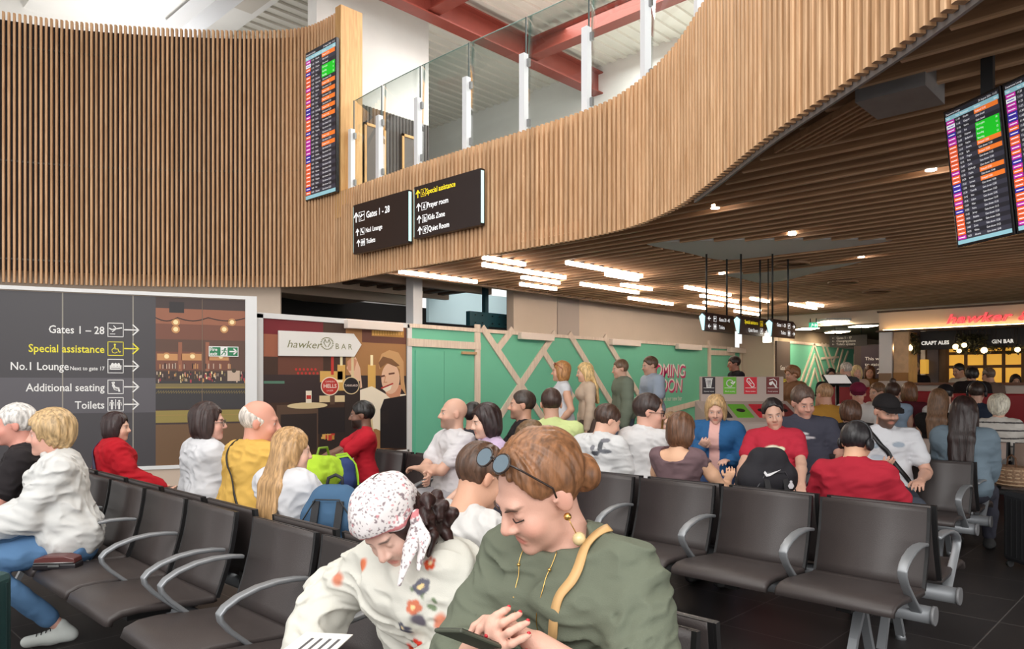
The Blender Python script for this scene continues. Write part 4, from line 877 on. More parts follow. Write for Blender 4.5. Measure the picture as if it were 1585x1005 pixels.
foliage(1476, 1524, 516, 545, 'hanging_ivy', 'dark trailing ivy between the craft ales and gin bar signs', 420, 2)
foliage(1526, 1590, 534, 545, 'hanging_ivy', 'sparse trailing ivy beneath the gin bar sign', 120, 3)
# ================================================================== BENCHES
def slab_mesh(name, prof, w, th, mats, edge=.012):
    """padded slab following profile prof [(y,z)], width w (x), thickness th; top face material 0, rest 1"""
    pr_ = [Vector((0, y, z)) for y, z in prof]; n = len(pr_); m = MB(); xs = (-w / 2, -w / 2 + edge, w / 2 - edge, w / 2)
    nor = []
    for i in range(n):
        d = (pr_[min(i + 1, n - 1)] - pr_[max(i - 1, 0)]).normalized(); nor.append(Vector((0, -d.z, d.y)))
    grid = []
    for i in range(n):
        row = []
        for k, x in enumerate(xs):
            dz = th if k in (1, 2) else th - edge * .6
            row.append(pr_[i] + nor[i] * dz + Vector((x, 0, 0)))
        for k, x in ((3, xs[3]), (0, xs[0])): row.append(pr_[i] + Vector((x, 0, 0)))
        grid.append(row)
    vs = [v for r_ in grid for v in r_]; fs = []; k = 6
    for i in range(n - 1):
        for j in range(k): fs.append((i * k + j, (i + 1) * k + j, (i + 1) * k + (j + 1) % k, i * k + (j + 1) % k))
    m.add(vs, fs, 0, smooth=True); m.f.append(tuple(range(k))); m.m.append(0); m.sm.append(False)
    m.f.append(tuple((n - 1) * k + j for j in range(k))[::-1]); m.m.append(0); m.sm.append(False)
    o = m.build(name, mats); me = o.data; bpy.data.objects.remove(o); return me
SEATP = [(.44, .405), (.435, .425), (.40, .437), (.33, .44), (.2, .43), (.08, .42), (.0, .415), (-.02, .42)]
SEATP = SEATP[::-1]
ba = R(13)
BACKP = [(-.01 - math.sin(ba) * h - .02 * math.sin(h / .45 * math.pi), .435 + math.cos(ba) * h) for h in (0, .06, .14, .24, .33, .38, .405)]
BACKY = BACKP[-1][0]        # y of the top edge
def seat_meshes(msuf, m_pad):
    s = slab_mesh('seat' + msuf, SEATP, .545, .032, [m_pad]); b = slab_mesh('backrest' + msuf, [(y + .0, z) for y, z in BACKP], .515, .026, [m_pad])
    return s, b
def flipn(me):
    bm = bmesh.new(); bm.from_mesh(me); bmesh.ops.recalc_face_normals(bm, faces=bm.faces); bm.to_mesh(me); bm.free(); return me
ME_SEAT, ME_BACK = map(flipn, seat_meshes('', M_SEAT)); ME_SEATG, ME_BACKG = map(flipn, seat_meshes('_beige', M_SEATB))
def shell_mesh():
    m = MB()
    for s in (-1, 1): m.strip([(s * .258, y - .012, z) for y, z in BACKP], .03, .02, (1, 0, 0))
    prev = None
    m.strip([(0, y - .018, z) for y, z in BACKP], .53, .012, (1, 0, 0))
    o = m.build('back_shell', M_BLACK); me = o.data; bpy.data.objects.remove(o); return flipn(me)
ME_SHELL = shell_mesh()
def arm_mesh():
    m = MB()
    pts = [(-.06, .655), (.0, .665), (.08, .668), (.16, .66), (.24, .638), (.29, .612), (.31, .59), (.305, .565), (.27, .52), (.2, .455), (.12, .385), (.08, .35)]
    ws = [.03, .04, .046, .048, .048, .046, .044, .042, .04, .044, .05, .052]
    m.strip([(0, y, z) for y, z in pts], ws, .018, (1, 0, 0))
    o = m.build('armrest', M_ALU, bevel=.006); me = bpy.data.meshes.new_from_object(o.evaluated_get(bpy.context.evaluated_depsgraph_get())); bpy.data.objects.remove(o)
    flipn(me); me.polygons.foreach_set('use_smooth', [True] * len(me.polygons)); return me
ME_ARM = arm_mesh()
def leg_mesh():
    m = MB()
    m.strip([(0, .06, .34), (0, .16, .18), (0, .235, .025)], [.05, .04, .045], .03, (1, 0, 0)); m.strip([(0, .06, .34), (0, -.02, .18), (0, -.09, .025)], [.05, .04, .045], .03, (1, 0, 0))
    m.tube([(0, .24, 0), (0, .24, .03)], [.03, .022], 12); m.tube([(0, -.095, 0), (0, -.095, .03)], [.03, .022], 12)
    o = m.build('leg', M_ALU); me = o.data; bpy.data.objects.remove(o); return flipn(me)
ME_LEG = leg_mesh()
def bracket_mesh():
    m = MB(); m.box((-.035, -.03, .345), (.035, .3, .41)); m.box((-.03, -.06, .36), (.03, -.03, .46))
    o = m.build('seat_bracket', M_BLACK); me = o.data; bpy.data.objects.remove(o); return me
ME_BRK = bracket_mesh()
ME_GAP = None
PITCH = .59
def child(name, me, P, loc):
    o = bpy.data.objects.new(name, me); COL.objects.link(o); o.parent = P; o.location = loc; return o
def bench(a_top, b_start, n, face, label, beige=False, legs=None, first=0):
    """row of n seats; local +y is the way sitters face, local x runs along the row; a_top = a of the backrest's top edge"""
    rz = R(90) if face < 0 else R(-90)          # local y -> -a or +a
    oy = a_top - (BACKY * face)                 # a of the local origin
    # face -A: local x runs along +b;  face +A: local x runs along -b
    x_b = 1 if face < 0 else -1
    loc = (oy, b_start if face < 0 else b_start + n * PITCH, 0)
    t = empty('beam_bench', loc, rz); tag(t, label, 'bench', 'beam benches in rows')
    for i in range(n):
        x = (i + .5) * PITCH
        child('seat', ME_SEATG if beige else ME_SEAT, t, (x, 0, 0)); bk_ = child('backrest', ME_BACKG if beige else ME_BACK, t, (x, 0, 0))
        child('back_shell', ME_SHELL, bk_, (0, 0, 0)); child('seat_bracket', ME_BRK, t, (x, 0, 0))
    for i in range(n + 1): child('armrest', ME_ARM, t, (i * PITCH + (.03 if i == 0 else -.03 if i == n else 0), 0, 0))
    m = MB(); m.tube([(-.03, .06, .345), (n * PITCH + .03, .06, .345)], .042, 16); m.build('beam', M_ALU, t)
    m = MB(); m.tube([(-.045, .06, .345), (-.03, .06, .345)], .046, 16); m.build('end_cap', flat((120, 120, 122), .4), t)
    m = MB(); m.tube([(n * PITCH + .03, .06, .345), (n * PITCH + .045, .06, .345)], .046, 16); m.build('end_cap', flat((120, 120, 122), .4), t)
    for x in (legs or (PITCH * .5, PITCH * (n - .5))): child('leg', ME_LEG, t, (x, 0, 0))
    return t
bench(1.65, .93, 4, -1, 'dark beam bench nearest the camera, with the two women in blouses')
bench(1.65, 3.42, 5, -1, 'dark beam bench at the left with the brown purse lying on a seat')
bench(1.77, .93, 4, 1, 'dark beam bench with the blue rucksack, backed on to the nearest bench')
bench(1.77, 3.42, 5, 1, 'dark beam bench carrying the sitters in red and white, backed on to the left bench')
bench(4.1, 1.04, 4, -1, 'dark beam bench with four empty seats across the right foreground')
bench(4.1, 3.5, 4, -1, 'dark beam bench with the shaven-headed man and the man in a red polo')
bench(4.22, 1.04, 4, 1, 'dark beam bench under the man wearing headphones')
bench(4.22, 3.5, 4, 1, 'dark beam bench behind the shaven-headed man, facing the green hoarding')
bench(6.65, 1.4, 4, -1, 'dark beam bench with the empty seat behind the headphone wearer')
bench(6.65, 3.85, 4, -1, 'dark beam bench facing the camera, far left part of the middle row')
bench(6.77, 1.4, 4, 1, 'dark beam bench of the woman with very long dark hair')
for i, (a, b0, n) in enumerate(((9.2, 2.35, 3), (9.2, .45, 3), (9.2, -1.5, 3), (11.7, 2.3, 3), (11.7, .4, 3))):
    bench(a, b0, n, -1, ['pale taupe bench left of the woman with wavy brown hair', 'pale taupe bench in front of the woman with very long dark hair', 'pale taupe bench cut by the right edge of the frame', 'pale taupe bench before the red banquette', 'pale taupe bench in front of the bar, right of centre'][i], True)
for i, (a, b0, n) in enumerate(((9.32, 2.35, 3), (9.32, .45, 3))):
    bench(a, b0, n, 1, ['pale taupe bench under the woman with wavy brown hair', 'pale taupe bench under the woman in a striped top'][i], True)
# ================================================================== PEOPLE ENGINE (distance fields meshed to one skin)
V3 = lambda *a: np.array(a, dtype=float)
RES = float(os.environ.get('RES', 1.0))
_lat = np.random.RandomState(11).rand(32, 32, 32).astype(np.float32) * 2 - 1
def vnoise(P):
    i = np.floor(P).astype(int); f = (P - i).astype(np.float32); f = f * f * (3 - 2 * f); i &= 31; j = (i + 1) & 31
    out = 0
    for dx in (0, 1):
        for dy in (0, 1):
            for dz in (0, 1):
                w = (f[:, 0] if dx else 1 - f[:, 0]) * (f[:, 1] if dy else 1 - f[:, 1]) * (f[:, 2] if dz else 1 - f[:, 2])
                out = out + w * _lat[(j if dx else i)[:, 0], (j if dy else i)[:, 1], (j if dz else i)[:, 2]]
    return out
class Sdf:
    def __init__(s): s.p = []
    def cone(s, a, b, ra, rb, k=.02, flat=None, q=1., op='u'):
        a = np.asarray(a, float); b = np.asarray(b, float); d = b - a; L2 = max(float(d @ d), 1e-9)
        fl = None if flat is None else np.asarray(flat, float) / np.linalg.norm(flat)
        def fn(X, Y, Z):
            px, py, pz = X - a[0], Y - a[1], Z - a[2]
            t = np.clip((px * d[0] + py * d[1] + pz * d[2]) / L2, 0, 1)
            vx, vy, vz = px - t * d[0], py - t * d[1], pz - t * d[2]; n2 = vx * vx + vy * vy + vz * vz
            if fl is not None:
                c = vx * fl[0] + vy * fl[1] + vz * fl[2]; n2 = n2 + c * c * (1 / q ** 2 - 1)
            return np.sqrt(np.maximum(n2, 0)) - (ra + (rb - ra) * t)
        r = max(ra, rb); s.p.append((fn, np.minimum(a, b) - r, np.maximum(a, b) + r, k, op)); return s
    def chain(s, pts, rs, k=.02, flat=None, q=1., op='u'):
        for i in range(len(pts) - 1): s.cone(pts[i], pts[i + 1], rs[i], rs[i + 1], k, flat, q, op)
        return s
    def ell(s, c, r, Rm=None, k=.02, op='u'):
        c = np.asarray(c, float); r = np.asarray(r, float); M = np.eye(3) if Rm is None else np.asarray(Rm)
        def fn(X, Y, Z):
            px, py, pz = X - c[0], Y - c[1], Z - c[2]
            l = [(px * M[0, i] + py * M[1, i] + pz * M[2, i]) / r[i] for i in range(3)]
            k0 = np.sqrt(l[0] ** 2 + l[1] ** 2 + l[2] ** 2); k1 = np.sqrt((l[0] / r[0]) ** 2 + (l[1] / r[1]) ** 2 + (l[2] / r[2]) ** 2)
            return k0 * (k0 - 1) / np.maximum(k1, 1e-6)
        R_ = np.sqrt(((M * r) ** 2).sum(1)); s.p.append((fn, c - R_, c + R_, k, op)); return s
    def half(s, o, n, k=.01):                    # cut away the side n points to
        o = np.asarray(o, float); n = np.asarray(n, float) / np.linalg.norm(n)
        s.p.append((lambda X, Y, Z: -((X - o[0]) * n[0] + (Y - o[1]) * n[1] + (Z - o[2]) * n[2]), None, None, k, 's')); return s
    def field(s, h):
        U = [p for p in s.p if p[4] == 'u']; pad = h * 3 + .012
        lo = np.min([p[1] for p in U], 0) - pad; hi = np.max([p[2] for p in U], 0) + pad
        n = np.ceil((hi - lo) / h).astype(int) + 1
        ax = [(lo[i] + np.arange(n[i]) * h).astype(np.float32) for i in range(3)]
        Fd = np.full(n, .5, np.float32)
        for fn, l, u, k, op in s.p:
            if l is None: sl = [slice(0, n[i]) for i in range(3)]
            else:
                m = k + h * 2 + (.05 if op == 'u' else 0.0)
                sl = []
                for i in range(3):
                    a = int(max(0, np.floor((l[i] - m - lo[i]) / h))); b = int(min(n[i], np.ceil((u[i] + m - lo[i]) / h) + 1)); sl.append(slice(a, max(a, b)))
            X = ax[0][sl[0]][:, None, None]; Y = ax[1][sl[1]][None, :, None]; Z = ax[2][sl[2]][None, None, :]
            if 0 in (X.size, Y.size, Z.size): continue
            d = fn(X, Y, Z).astype(np.float32); G = Fd[sl[0], sl[1], sl[2]]
            if op == 'u':
                hh = np.maximum(k - np.abs(G - d), 0) / k; Fd[sl[0], sl[1], sl[2]] = np.minimum(G, d) - hh * hh * k * .25
            elif op == 's':
                d = -d; hh = np.maximum(k - np.abs(G - d), 0) / k; Fd[sl[0], sl[1], sl[2]] = np.maximum(G, d) + hh * hh * k * .25
        return Fd, lo, ax
    def mesh(s, h, disp=None):
        h = h * RES; Fd, lo, ax = s.field(h)
        if disp is not None:
            m = np.abs(Fd) < .03; I = np.argwhere(m); P = lo + I * h; Fd[m] += disp(P).astype(np.float32)
        return snet(Fd, lo, h)
def snet(Fd, lo, h):
    S = Fd < 0; n = np.array(Fd.shape)
    c = np.zeros(n - 1, np.int8)
    sl = lambda d: tuple(slice(d[i], n[i] - 1 + d[i]) for i in range(3))
    cor = [(x, y, z) for x in (0, 1) for y in (0, 1) for z in (0, 1)]
    for d in cor: c += S[sl(d)]
    I = np.argwhere((c > 0) & (c < 8)); idx = np.full(n - 1, -1, np.int32); idx[tuple(I.T)] = np.arange(len(I))
    vals = {d: Fd[I[:, 0] + d[0], I[:, 1] + d[1], I[:, 2] + d[2]] for d in cor}
    acc = np.zeros((len(I), 3)); cnt = np.zeros(len(I))
    for d in cor:
        for a in range(3):
            if d[a] == 0:
                e = list(d); e[a] = 1; f0 = vals[d]; f1 = vals[tuple(e)]; m = (f0 < 0) != (f1 < 0)
                t = np.where(m, f0 / np.where(m, f0 - f1, 1), 0); p = np.tile(np.array(d, float), (len(I), 1)); p[:, a] = t
                acc[m] += p[m]; cnt[m] += 1
    Vt = lo + (I + acc / np.maximum(cnt, 1)[:, None]) * h
    Q = []
    for a in range(3):
        b, e = (a + 1) % 3, (a + 2) % 3
        s0 = [slice(None)] * 3; s1 = [slice(None)] * 3; s0[a] = slice(0, n[a] - 1); s1[a] = slice(1, n[a])
        for x in (b, e): s0[x] = s1[x] = slice(1, n[x] - 1)
        A0 = S[tuple(s0)]; A1 = S[tuple(s1)]; E = np.argwhere(A0 != A1)
        if not len(E): continue
        fl = A0[tuple(E.T)]; E[:, b] += 1; E[:, e] += 1
        def at_(db, de):
            K = E.copy(); K[:, b] -= db; K[:, e] -= de; return idx[tuple(K.T)]
        q = np.stack([at_(1, 1), at_(0, 1), at_(0, 0), at_(1, 0)], 1); q[~fl] = q[~fl][:, ::-1]; Q.append(q)
    return Vt, np.concatenate(Q) if Q else np.zeros((0, 4), int)
def sdf_obj(name, sd, h, mats, P, disp=None, color=None, smooth_it=1):
    Vt, Q = sd.mesh(h, disp)
    for _ in range(smooth_it):                  # one light relaxation pass
        s_ = np.zeros_like(Vt); c_ = np.zeros(len(Vt))
        for k in range(4):
            np.add.at(s_, Q[:, k], Vt[Q[:, (k + 1) % 4]]); np.add.at(c_, Q[:, k], 1)
        Vt = Vt * .5 + .5 * s_ / np.maximum(c_, 1)[:, None]
    me = bpy.data.meshes.new(name); me.vertices.add(len(Vt)); me.vertices.foreach_set('co', Vt.astype(np.float32).ravel())
    me.loops.add(len(Q) * 4); me.loops.foreach_set('vertex_index', Q.astype(np.int32).ravel()); me.polygons.add(len(Q))
    me.polygons.foreach_set('loop_start', np.arange(len(Q), dtype=np.int32) * 4)
    me.polygons.foreach_set('use_smooth', np.ones(len(Q), bool)); me.update(); me.validate()
    for m in (mats if isinstance(mats, (list, tuple)) else [mats]): me.materials.append(m)
    if color is not None:
        cl = color(Vt); at_ = me.attributes.new('tint', 'FLOAT_COLOR', 'POINT')
        at_.data.foreach_set('color', np.concatenate([cl, np.ones((len(cl), 1))], 1).astype(np.float32).ravel())
    o = bpy.data.objects.new(name, me); COL.objects.link(o); o.parent = P; return o
def tint_mat(name, rough=.5, sss=0., bump=0., bscale=200., spec=.4):
    if name in MATS: return MATS[name]
    m = bpy.data.materials.new(name); m.use_nodes = True; MATS[name] = m; nt = m.node_tree; b = nt.nodes['Principled BSDF']
    a = nt.nodes.new('ShaderNodeAttribute'); a.attribute_name = 'tint'; nt.links.new(a.outputs['Color'], b.inputs['Base Color'])
    b.inputs['Roughness'].default_value = rough; b.inputs['Specular IOR Level'].default_value = spec
    if sss: b.inputs['Subsurface Weight'].default_value = sss; b.inputs['Subsurface Radius'].default_value = (.012, .005, .003); b.inputs['Subsurface Scale'].default_value = 1.0
    if bump:
        tc = nt.nodes.new('ShaderNodeTexCoord'); n = nt.nodes.new('ShaderNodeTexNoise'); n.inputs['Scale'].default_value = bscale; nt.links.new(tc.outputs['Object'], n.inputs['Vector'])
        bp = nt.nodes.new('ShaderNodeBump'); bp.inputs['Strength'].default_value = bump; bp.inputs['Distance'].default_value = .004; nt.links.new(n.outputs[0], bp.inputs['Height']); nt.links.new(bp.outputs[0], b.inputs['Normal'])
    return m
M_SKIN = tint_mat('skin', .48, .0, .15, 260)
M_CLOTH = tint_mat('cloth', .85, 0, .25, 420, .2)
M_HAIR = None
def hair_mat(c):
    nm = 'hair_%d_%d_%d' % c
    if nm in MATS: return MATS[nm]
    m = bpy.data.materials.new(nm); m.use_nodes = True; MATS[nm] = m; nt = m.node_tree; b = nt.nodes['Principled BSDF']
    tc = nt.nodes.new('ShaderNodeTexCoord'); mp = nt.nodes.new('ShaderNodeMapping'); mp.inputs['Scale'].default_value = (120, 60, 14); nt.links.new(tc.outputs['Object'], mp.inputs[0])
    n = nt.nodes.new('ShaderNodeTexNoise'); n.inputs['Scale'].default_value = 1.; n.inputs['Detail'].default_value = 3; nt.links.new(mp.outputs[0], n.inputs['Vector'])
    cr = nt.nodes.new('ShaderNodeValToRGB'); k = srgb(*c); cr.color_ramp.elements[0].position = .3; cr.color_ramp.elements[1].position = .72
    cr.color_ramp.elements[0].color = (*[x * .55 for x in k], 1); cr.color_ramp.elements[1].color = (*[min(1, x * 1.5) for x in k], 1)
    nt.links.new(n.outputs[0], cr.inputs[0]); nt.links.new(cr.outputs[0], b.inputs['Base Color']); b.inputs['Roughness'].default_value = .42
    bp = nt.nodes.new('ShaderNodeBump'); bp.inputs['Strength'].default_value = .5; bp.inputs['Distance'].default_value = .004; nt.links.new(n.outputs[0], bp.inputs['Height']); nt.links.new(bp.outputs[0], b.inputs['Normal'])
    return m
def rot(yaw=0, pitch=0, roll=0):      # yaw>0 turns to the person's left, pitch>0 looks down, roll>0 tips the head to the right shoulder
    m = Euler((R(-pitch), R(roll), 0), 'XYZ').to_matrix(); m = Matrix.Rotation(R(yaw), 3, 'Z') @ m
    return np.array(m)
unit = lambda v: np.asarray(v, float) / max(np.linalg.norm(v), 1e-9)
def ik(a, c, l1, l2, pole):
    a = np.asarray(a, float); c = np.asarray(c, float); d = c - a; L = np.linalg.norm(d); mx = (l1 + l2) * .995
    if L > mx: c = a + d / L * mx; d = c - a; L = mx
    x = (l1 * l1 - l2 * l2 + L * L) / (2 * L); h = math.sqrt(max(l1 * l1 - x * x, 0)); u = d / L
    p = np.asarray(pole, float) - (np.asarray(pole, float) @ u) * u; p = unit(p); return a + u * x + p * h, c
NB = {}
def person(label, px, ytop, dep, face, top=(200, 200, 200), bottom=(60, 60, 70), shoe=(60, 60, 60), skin=(216, 164, 140), hair=(70, 50, 40), style='short', pose='sit', lean=(8, 0), twist=0,
           head=(0, 8, 0), hands=None, sleeve='short', fem=False, stout=1., legs=None, h=None, neckline=None, beard=0., legcover='long', hs=1., detail=False, folds=1., kids=False, pattern=None, loose=0., poles=(None, None), curl=(.5, .5), noshoes=False, hidelegs=False, seat=.45):
    """px,ytop: crown of the head in the photograph, dep: its distance; face: heading in degrees (0 = +a, 180 = -a)"""
    if h is None: h = .0038 if dep < 2.6 else .005 if dep < 3.9 else .0065 if dep < 5.6 else .0085 if dep < 8.5 else .012
    P0 = at(px, ytop, dep); ztop = P0.z
    lf, ls = lean; up = unit(rot(0, lf, ls) @ V3(0, 0, 1)); HR = rot(*head); Tw = rot(twist, 0, 0)
    sitting = pose == 'sit'
    # proportions scale s from the crown height
    def crown(s):
        hip = V3(0, 0, seat + .095 * s) if sitting else V3(0, 0, .92 * s)
        nk = hip + up * .50 * s; hc = nk + unit(up + HR @ V3(0, 0, .8)) * .105 * s + HR @ V3(0, .02, .035) * s * hs
        crown_ = hc + V3(0, 0, .118) * s * hs + HR @ V3(0, -.01, 0) * s
        return hip, nk, hc, crown_
    s = 1.0
    for _ in range(12):
        z = crown(s)[3][2]; s *= (1 + (ztop - z) / max(z - (seat if sitting else 0), .2) * .8); s = min(1.18, max(.72, s))
    hip, nk, hc, cr_ = crown(s); S_ = s * hs
    f = R(face); rz = f - R(90); Rz = np.array(Matrix.Rotation(rz, 3, 'Z'))
    off = Rz @ np.array([hc[0], hc[1], 0]); loc = (P0.x - off[0], P0.y - off[1], 0)
    T = empty('person', loc, rz); tag(T, label, 'person'); NB[label] = T
    sk = np.array(srgb(*skin)); sk = tuple(sk * .9 + .1 * sk.mean())
    # joints
    sw = (.168 if fem else .186) * s; sh_dir = Tw @ V3(1, 0, 0); fwd = Tw @ V3(0, 1, 0)
    chest = hip + up * .33 * s; shz = nk - up * .055 * s
    sho = [shz - sh_dir * sw, shz + sh_dir * sw]       # 0 = left (x<0), 1 = right
    if sitting: hipj = [hip + V3(-.09, .02, -.0) * s, hip + V3(.09, .02, 0) * s]
    else: hipj = [hip + V3(-.085, 0, 0) * s, hip + V3(.085, 0, 0) * s]
    knee = []; ankle = []
    for i, sd in enumerate((-1, 1)):
        if legs: k_, a_ = V3(*legs[i][0]), V3(*legs[i][1])
        elif sitting: k_ = V3(sd * .13 * s, .45 * s, max(.49 * s, seat + .05)); a_ = V3(sd * .12 * s, .47 * s, .09)
        else:
            st = .16 * sd; k_ = V3(sd * .09 * s, st * .6 + .05, .50 * s); a_ = V3(sd * .08 * s, st - .05, .09)
        knee.append(k_); ankle.append(a_)
    # arms
    if hands is None: hands = ((-.10, .36, .60 - hip[2]), (.10, .36, .60 - hip[2])) if sitting else ((-.24, .08, -.10), (.24, .08, -.10))
    elb = []; wri = []
    l1, l2 = .285 * s, .255 * s
    for i, sd in enumerate((-1, 1)):
        tgt = hip + np.array(hands[i], float); pole = poles[i] if poles[i] is not None else (sd * .6, -.5, -.8)
        e, w = ik(sho[i], tgt, l1, l2, pole); elb.append(e); wri.append(w)
    fat = stout
    def torso(sd, g, k=.07, low=True):
        """torso prims grown by g"""
        sd.cone(sho[0] + sh_dir * .035 * s, sho[1] - sh_dir * .035 * s, (.056) * s + g, .056 * s + g, k, fwd, .95)
        sd.cone(chest - sh_dir * .075 * s + fwd * .01 + up * .05 * s, chest + sh_dir * .075 * s + fwd * .01 + up * .05 * s, (.108 * s) * fat ** .5 + g, .108 * s * fat ** .5 + g, k, fwd, .92)
        b = hip + up * .2 * s + fwd * .015 * fat
        sd.cone(b - sh_dir * .06 * s * fat, b + sh_dir * .06 * s * fat, (.098 * s) * fat + g, .098 * s * fat + g, k, fwd, .92)
        b = hip + up * .06 * s + fwd * .02 * (fat - 1)
        sd.cone(b - V3(.075, 0, 0) * s * fat, b + V3(.075, 0, 0) * s * fat, .112 * s * fat + g, .112 * s * fat + g, k)
        if fem:
            for q in (-1, 1): sd.ell(chest + sh_dir * q * .07 * s + fwd * .095 * s * fat ** .5 + up * .03 * s, V3(.06, .05, .062) * s + g, k=.05)
        sd.cone(shz + fwd * -.005, nk + up * .015 * s, .075 * s + g * .6, .056 * s + g * .5, .05)
    # ---------------- skin: one continuous body
    B = Sdf()
    torso(B, -.012 * s)
    hd = lambda *p: hc + HR @ (np.array(p, float) * S_)
    ha = lambda v: HR
    rs = lambda *r: np.array(r, float) * S_
    B.cone(nk - up * .03 * s, hd(0, -.022, -.045), (.05 if fem else .058) * s, (.047 if fem else .055) * s, .03)
    B.ell(hd(0, -.012, .034), rs(.074, .094, .086), HR, .02); B.ell(hd(0, .03, -.022), rs(.060, .062, .084), HR, .03)
    B.ell(hd(0, .042, -.07), rs(.044, .044, .034), HR, .035); B.ell(hd(0, .08, -.096), rs(.02, .016, .016), HR, .025)
    for q in (-1, 1):
        B.ell(hd(q * .038, .068, -.034), rs(.022, .02, .022), HR, .03)
        B.ell(hd(q * .077, -.008, -.004), rs(.010, .02, .031), HR @ rot(q * 14, 0, 0), .006)
        B.ell(hd(q * .078, .012, .006), rs(.006, .006, .006), HR, .004)
    B.cone(hd(-.03, .082, .022), hd(.03, .082, .022), .012 * S_, .012 * S_, .02)
    B.cone(hd(0, .091, .012), hd(0, .112, -.026), .0085 * S_, .0125 * S_, .012)
    if h < .009:
        for q in (-1, 1):
            B.ell(hd(q * .013, .101, -.031), rs(.009, .010, .008), HR, .008)
            B.ell(hd(q * .031, .096, .004), rs(.017, .012, .012), HR, .012, 's'); B.ell(hd(q * .031, .079, .003), rs(.0135, .0125, .0125), HR, .004)
        B.cone(hd(-.019, .087, -.059), hd(.019, .087, -.059), .0058 * S_, .0058 * S_, .008); B.cone(hd(-.016, .087, -.069), hd(.016, .087, -.069), .0066 * S_, .0066 * S_, .008)
        B.cone(hd(-.024, .094, -.0638), hd(.024, .094, -.0638), .002 * S_, .002 * S_, .004, op='s')
    tips = []
    for i, sd in enumerate((-1, 1)):
        B.chain([sho[i], sho[i] * .45 + elb[i] * .55, elb[i]], [.054 * s, .046 * s, .038 * s], .03)
        m = elb[i] * .7 + wri[i] * .3; B.chain([elb[i], m, wri[i]], [.039 * s, .041 * s, .026 * s], .02)
        # hand: palm, four fingers, thumb
        fd = unit(wri[i] - elb[i]); pn = unit(np.cross(fd, V3(-sd, 0, 0)) + V3(0, 0, -.4)); pn = unit(pn - (pn @ fd) * fd); side = np.cross(fd, pn) * (1 if sd < 0 else -1)
        # side points to the thumb (towards the body's middle)
        if side[0] * sd > 0: side = -side
        cu = curl[i]; w = wri[i]; kn = w + fd * .088 * s; sc = s * (.92 if fem else 1.)
        B.cone(w, w + fd * .06 * sc + side * .012, .026 * sc, .03 * sc, .02, pn, .55); B.cone(w + fd * .03 * sc - side * .015 * sc, w + fd * .08 * sc - side * .02 * sc, .022 * sc, .018 * sc, .02, pn, .6); B.cone(w + fd * .03 * sc + side * .015 * sc, w + fd * .085 * sc + side * .02 * sc, .022 * sc, .018 * sc, .02, pn, .6)
        if h < .010:
            rr = max(.0082 * sc, h * 1.15)
            for j, (o_, L_) in enumerate(((.031, .070), (.0105, .078), (-.0105, .072), (-.030, .056))):
                p = w + fd * (.086 - abs(o_ - .008) * .25) * sc + side * o_ * sc; a1 = cu * .9 + j * .08; dirs = []
                pts = [p]
                for q, (fr_, an) in enumerate(((.45, a1 * .6), (.32, a1 * 1.5), (.23, a1 * 2.1))):
                    dv = fd * math.cos(an) + pn * math.sin(an) + side * o_ * 1.5; pts.append(pts[-1] + unit(dv) * L_ * fr_ * sc)
                B.chain(pts, [rr * 1.1, rr * 1.02, rr * .95, rr * .8], .004); tips.append((pts[-1], pts[-2], rr * .8, i))
            tb = w + fd * .028 * sc + side * .026 * sc; p1 = tb + unit(fd * .7 + side * .8 + pn * .25) * .038 * sc; p2 = p1 + unit(fd * 1.0 + side * .3 + pn * (.3 + cu * .5)) * .03 * sc; p3 = p2 + unit(fd + pn * (.3 + cu * .4)) * .022 * sc
            B.chain([tb, p1, p2, p3], [.014 * sc, rr * 1.2, rr * 1.15, rr * .9], .008); tips.append((p3, p2, rr * .9, i))
        else:
            B.cone(w + fd * .08 * sc, w + fd * .16 * sc + pn * .03, .022 * sc, .012 * sc, .02, pn, .6); B.cone(w + fd * .03 * sc + side * .02 * sc, w + fd * .08 * sc + side * .045 * sc, .014 * sc, .010 * sc, .01)
        if not hidelegs:
            B.chain([hipj[i], knee[i]], [.072 * s, .05 * s], .03); B.chain([knee[i], knee[i] * .6 + ankle[i] * .4, ankle[i]], [.05 * s, .047 * s, .034 * s], .02)
            if noshoes or legcover != 'long': B.cone(ankle[i] - V3(0, .02, .04), ankle[i] + V3(0, .12, -.06), .03, .025, .02)
    HRt = HR.T
    hk = srgb(*hair)
    def color(P):
        C = np.tile(np.array(sk), (len(P), 1)); L = ((P - hc) @ HR) / S_
        def blend(mask, c, w=1.): C[:] = C * (1 - (mask * w)[:, None]) + np.array(c) * (mask * w)[:, None]
        g = lambda c, r: np.clip(1.25 - np.sqrt((((L - np.array(c)) / np.array(r)) ** 2).sum(1)), 0, 1)
        pink = (min(1, sk[0] * 1.05), sk[1] * .66, sk[2] * .62)
        for q in (-1, 1):
            blend(g((q * .045, .07, -.034), (.026, .03, .022)), pink, .4); blend(g((q * .08, -.008, -.004), (.02, .024, .034)), pink, .3)
        blend(g((0, .112, -.028), (.016, .02, .014)), pink, .3)
        if beard:
            m = np.clip((-.030 - L[:, 2]) / .012, 0, 1) * np.clip((L[:, 1] + .01) / .02, 0, 1) * np.clip((L[:, 2] + .135) / .02, 0, 1); blend(np.clip(m, 0, 1), tuple(x * .9 for x in hk), beard)
        lipc = (sk[0] * .82, sk[1] * .42, sk[2] * .42) if fem else (sk[0] * .85, sk[1] * .6, sk[2] * .58)
        blend(np.clip(g((0, .092, -.064), (.024, .02, .0105)) * 2, 0, 1), lipc, .8)
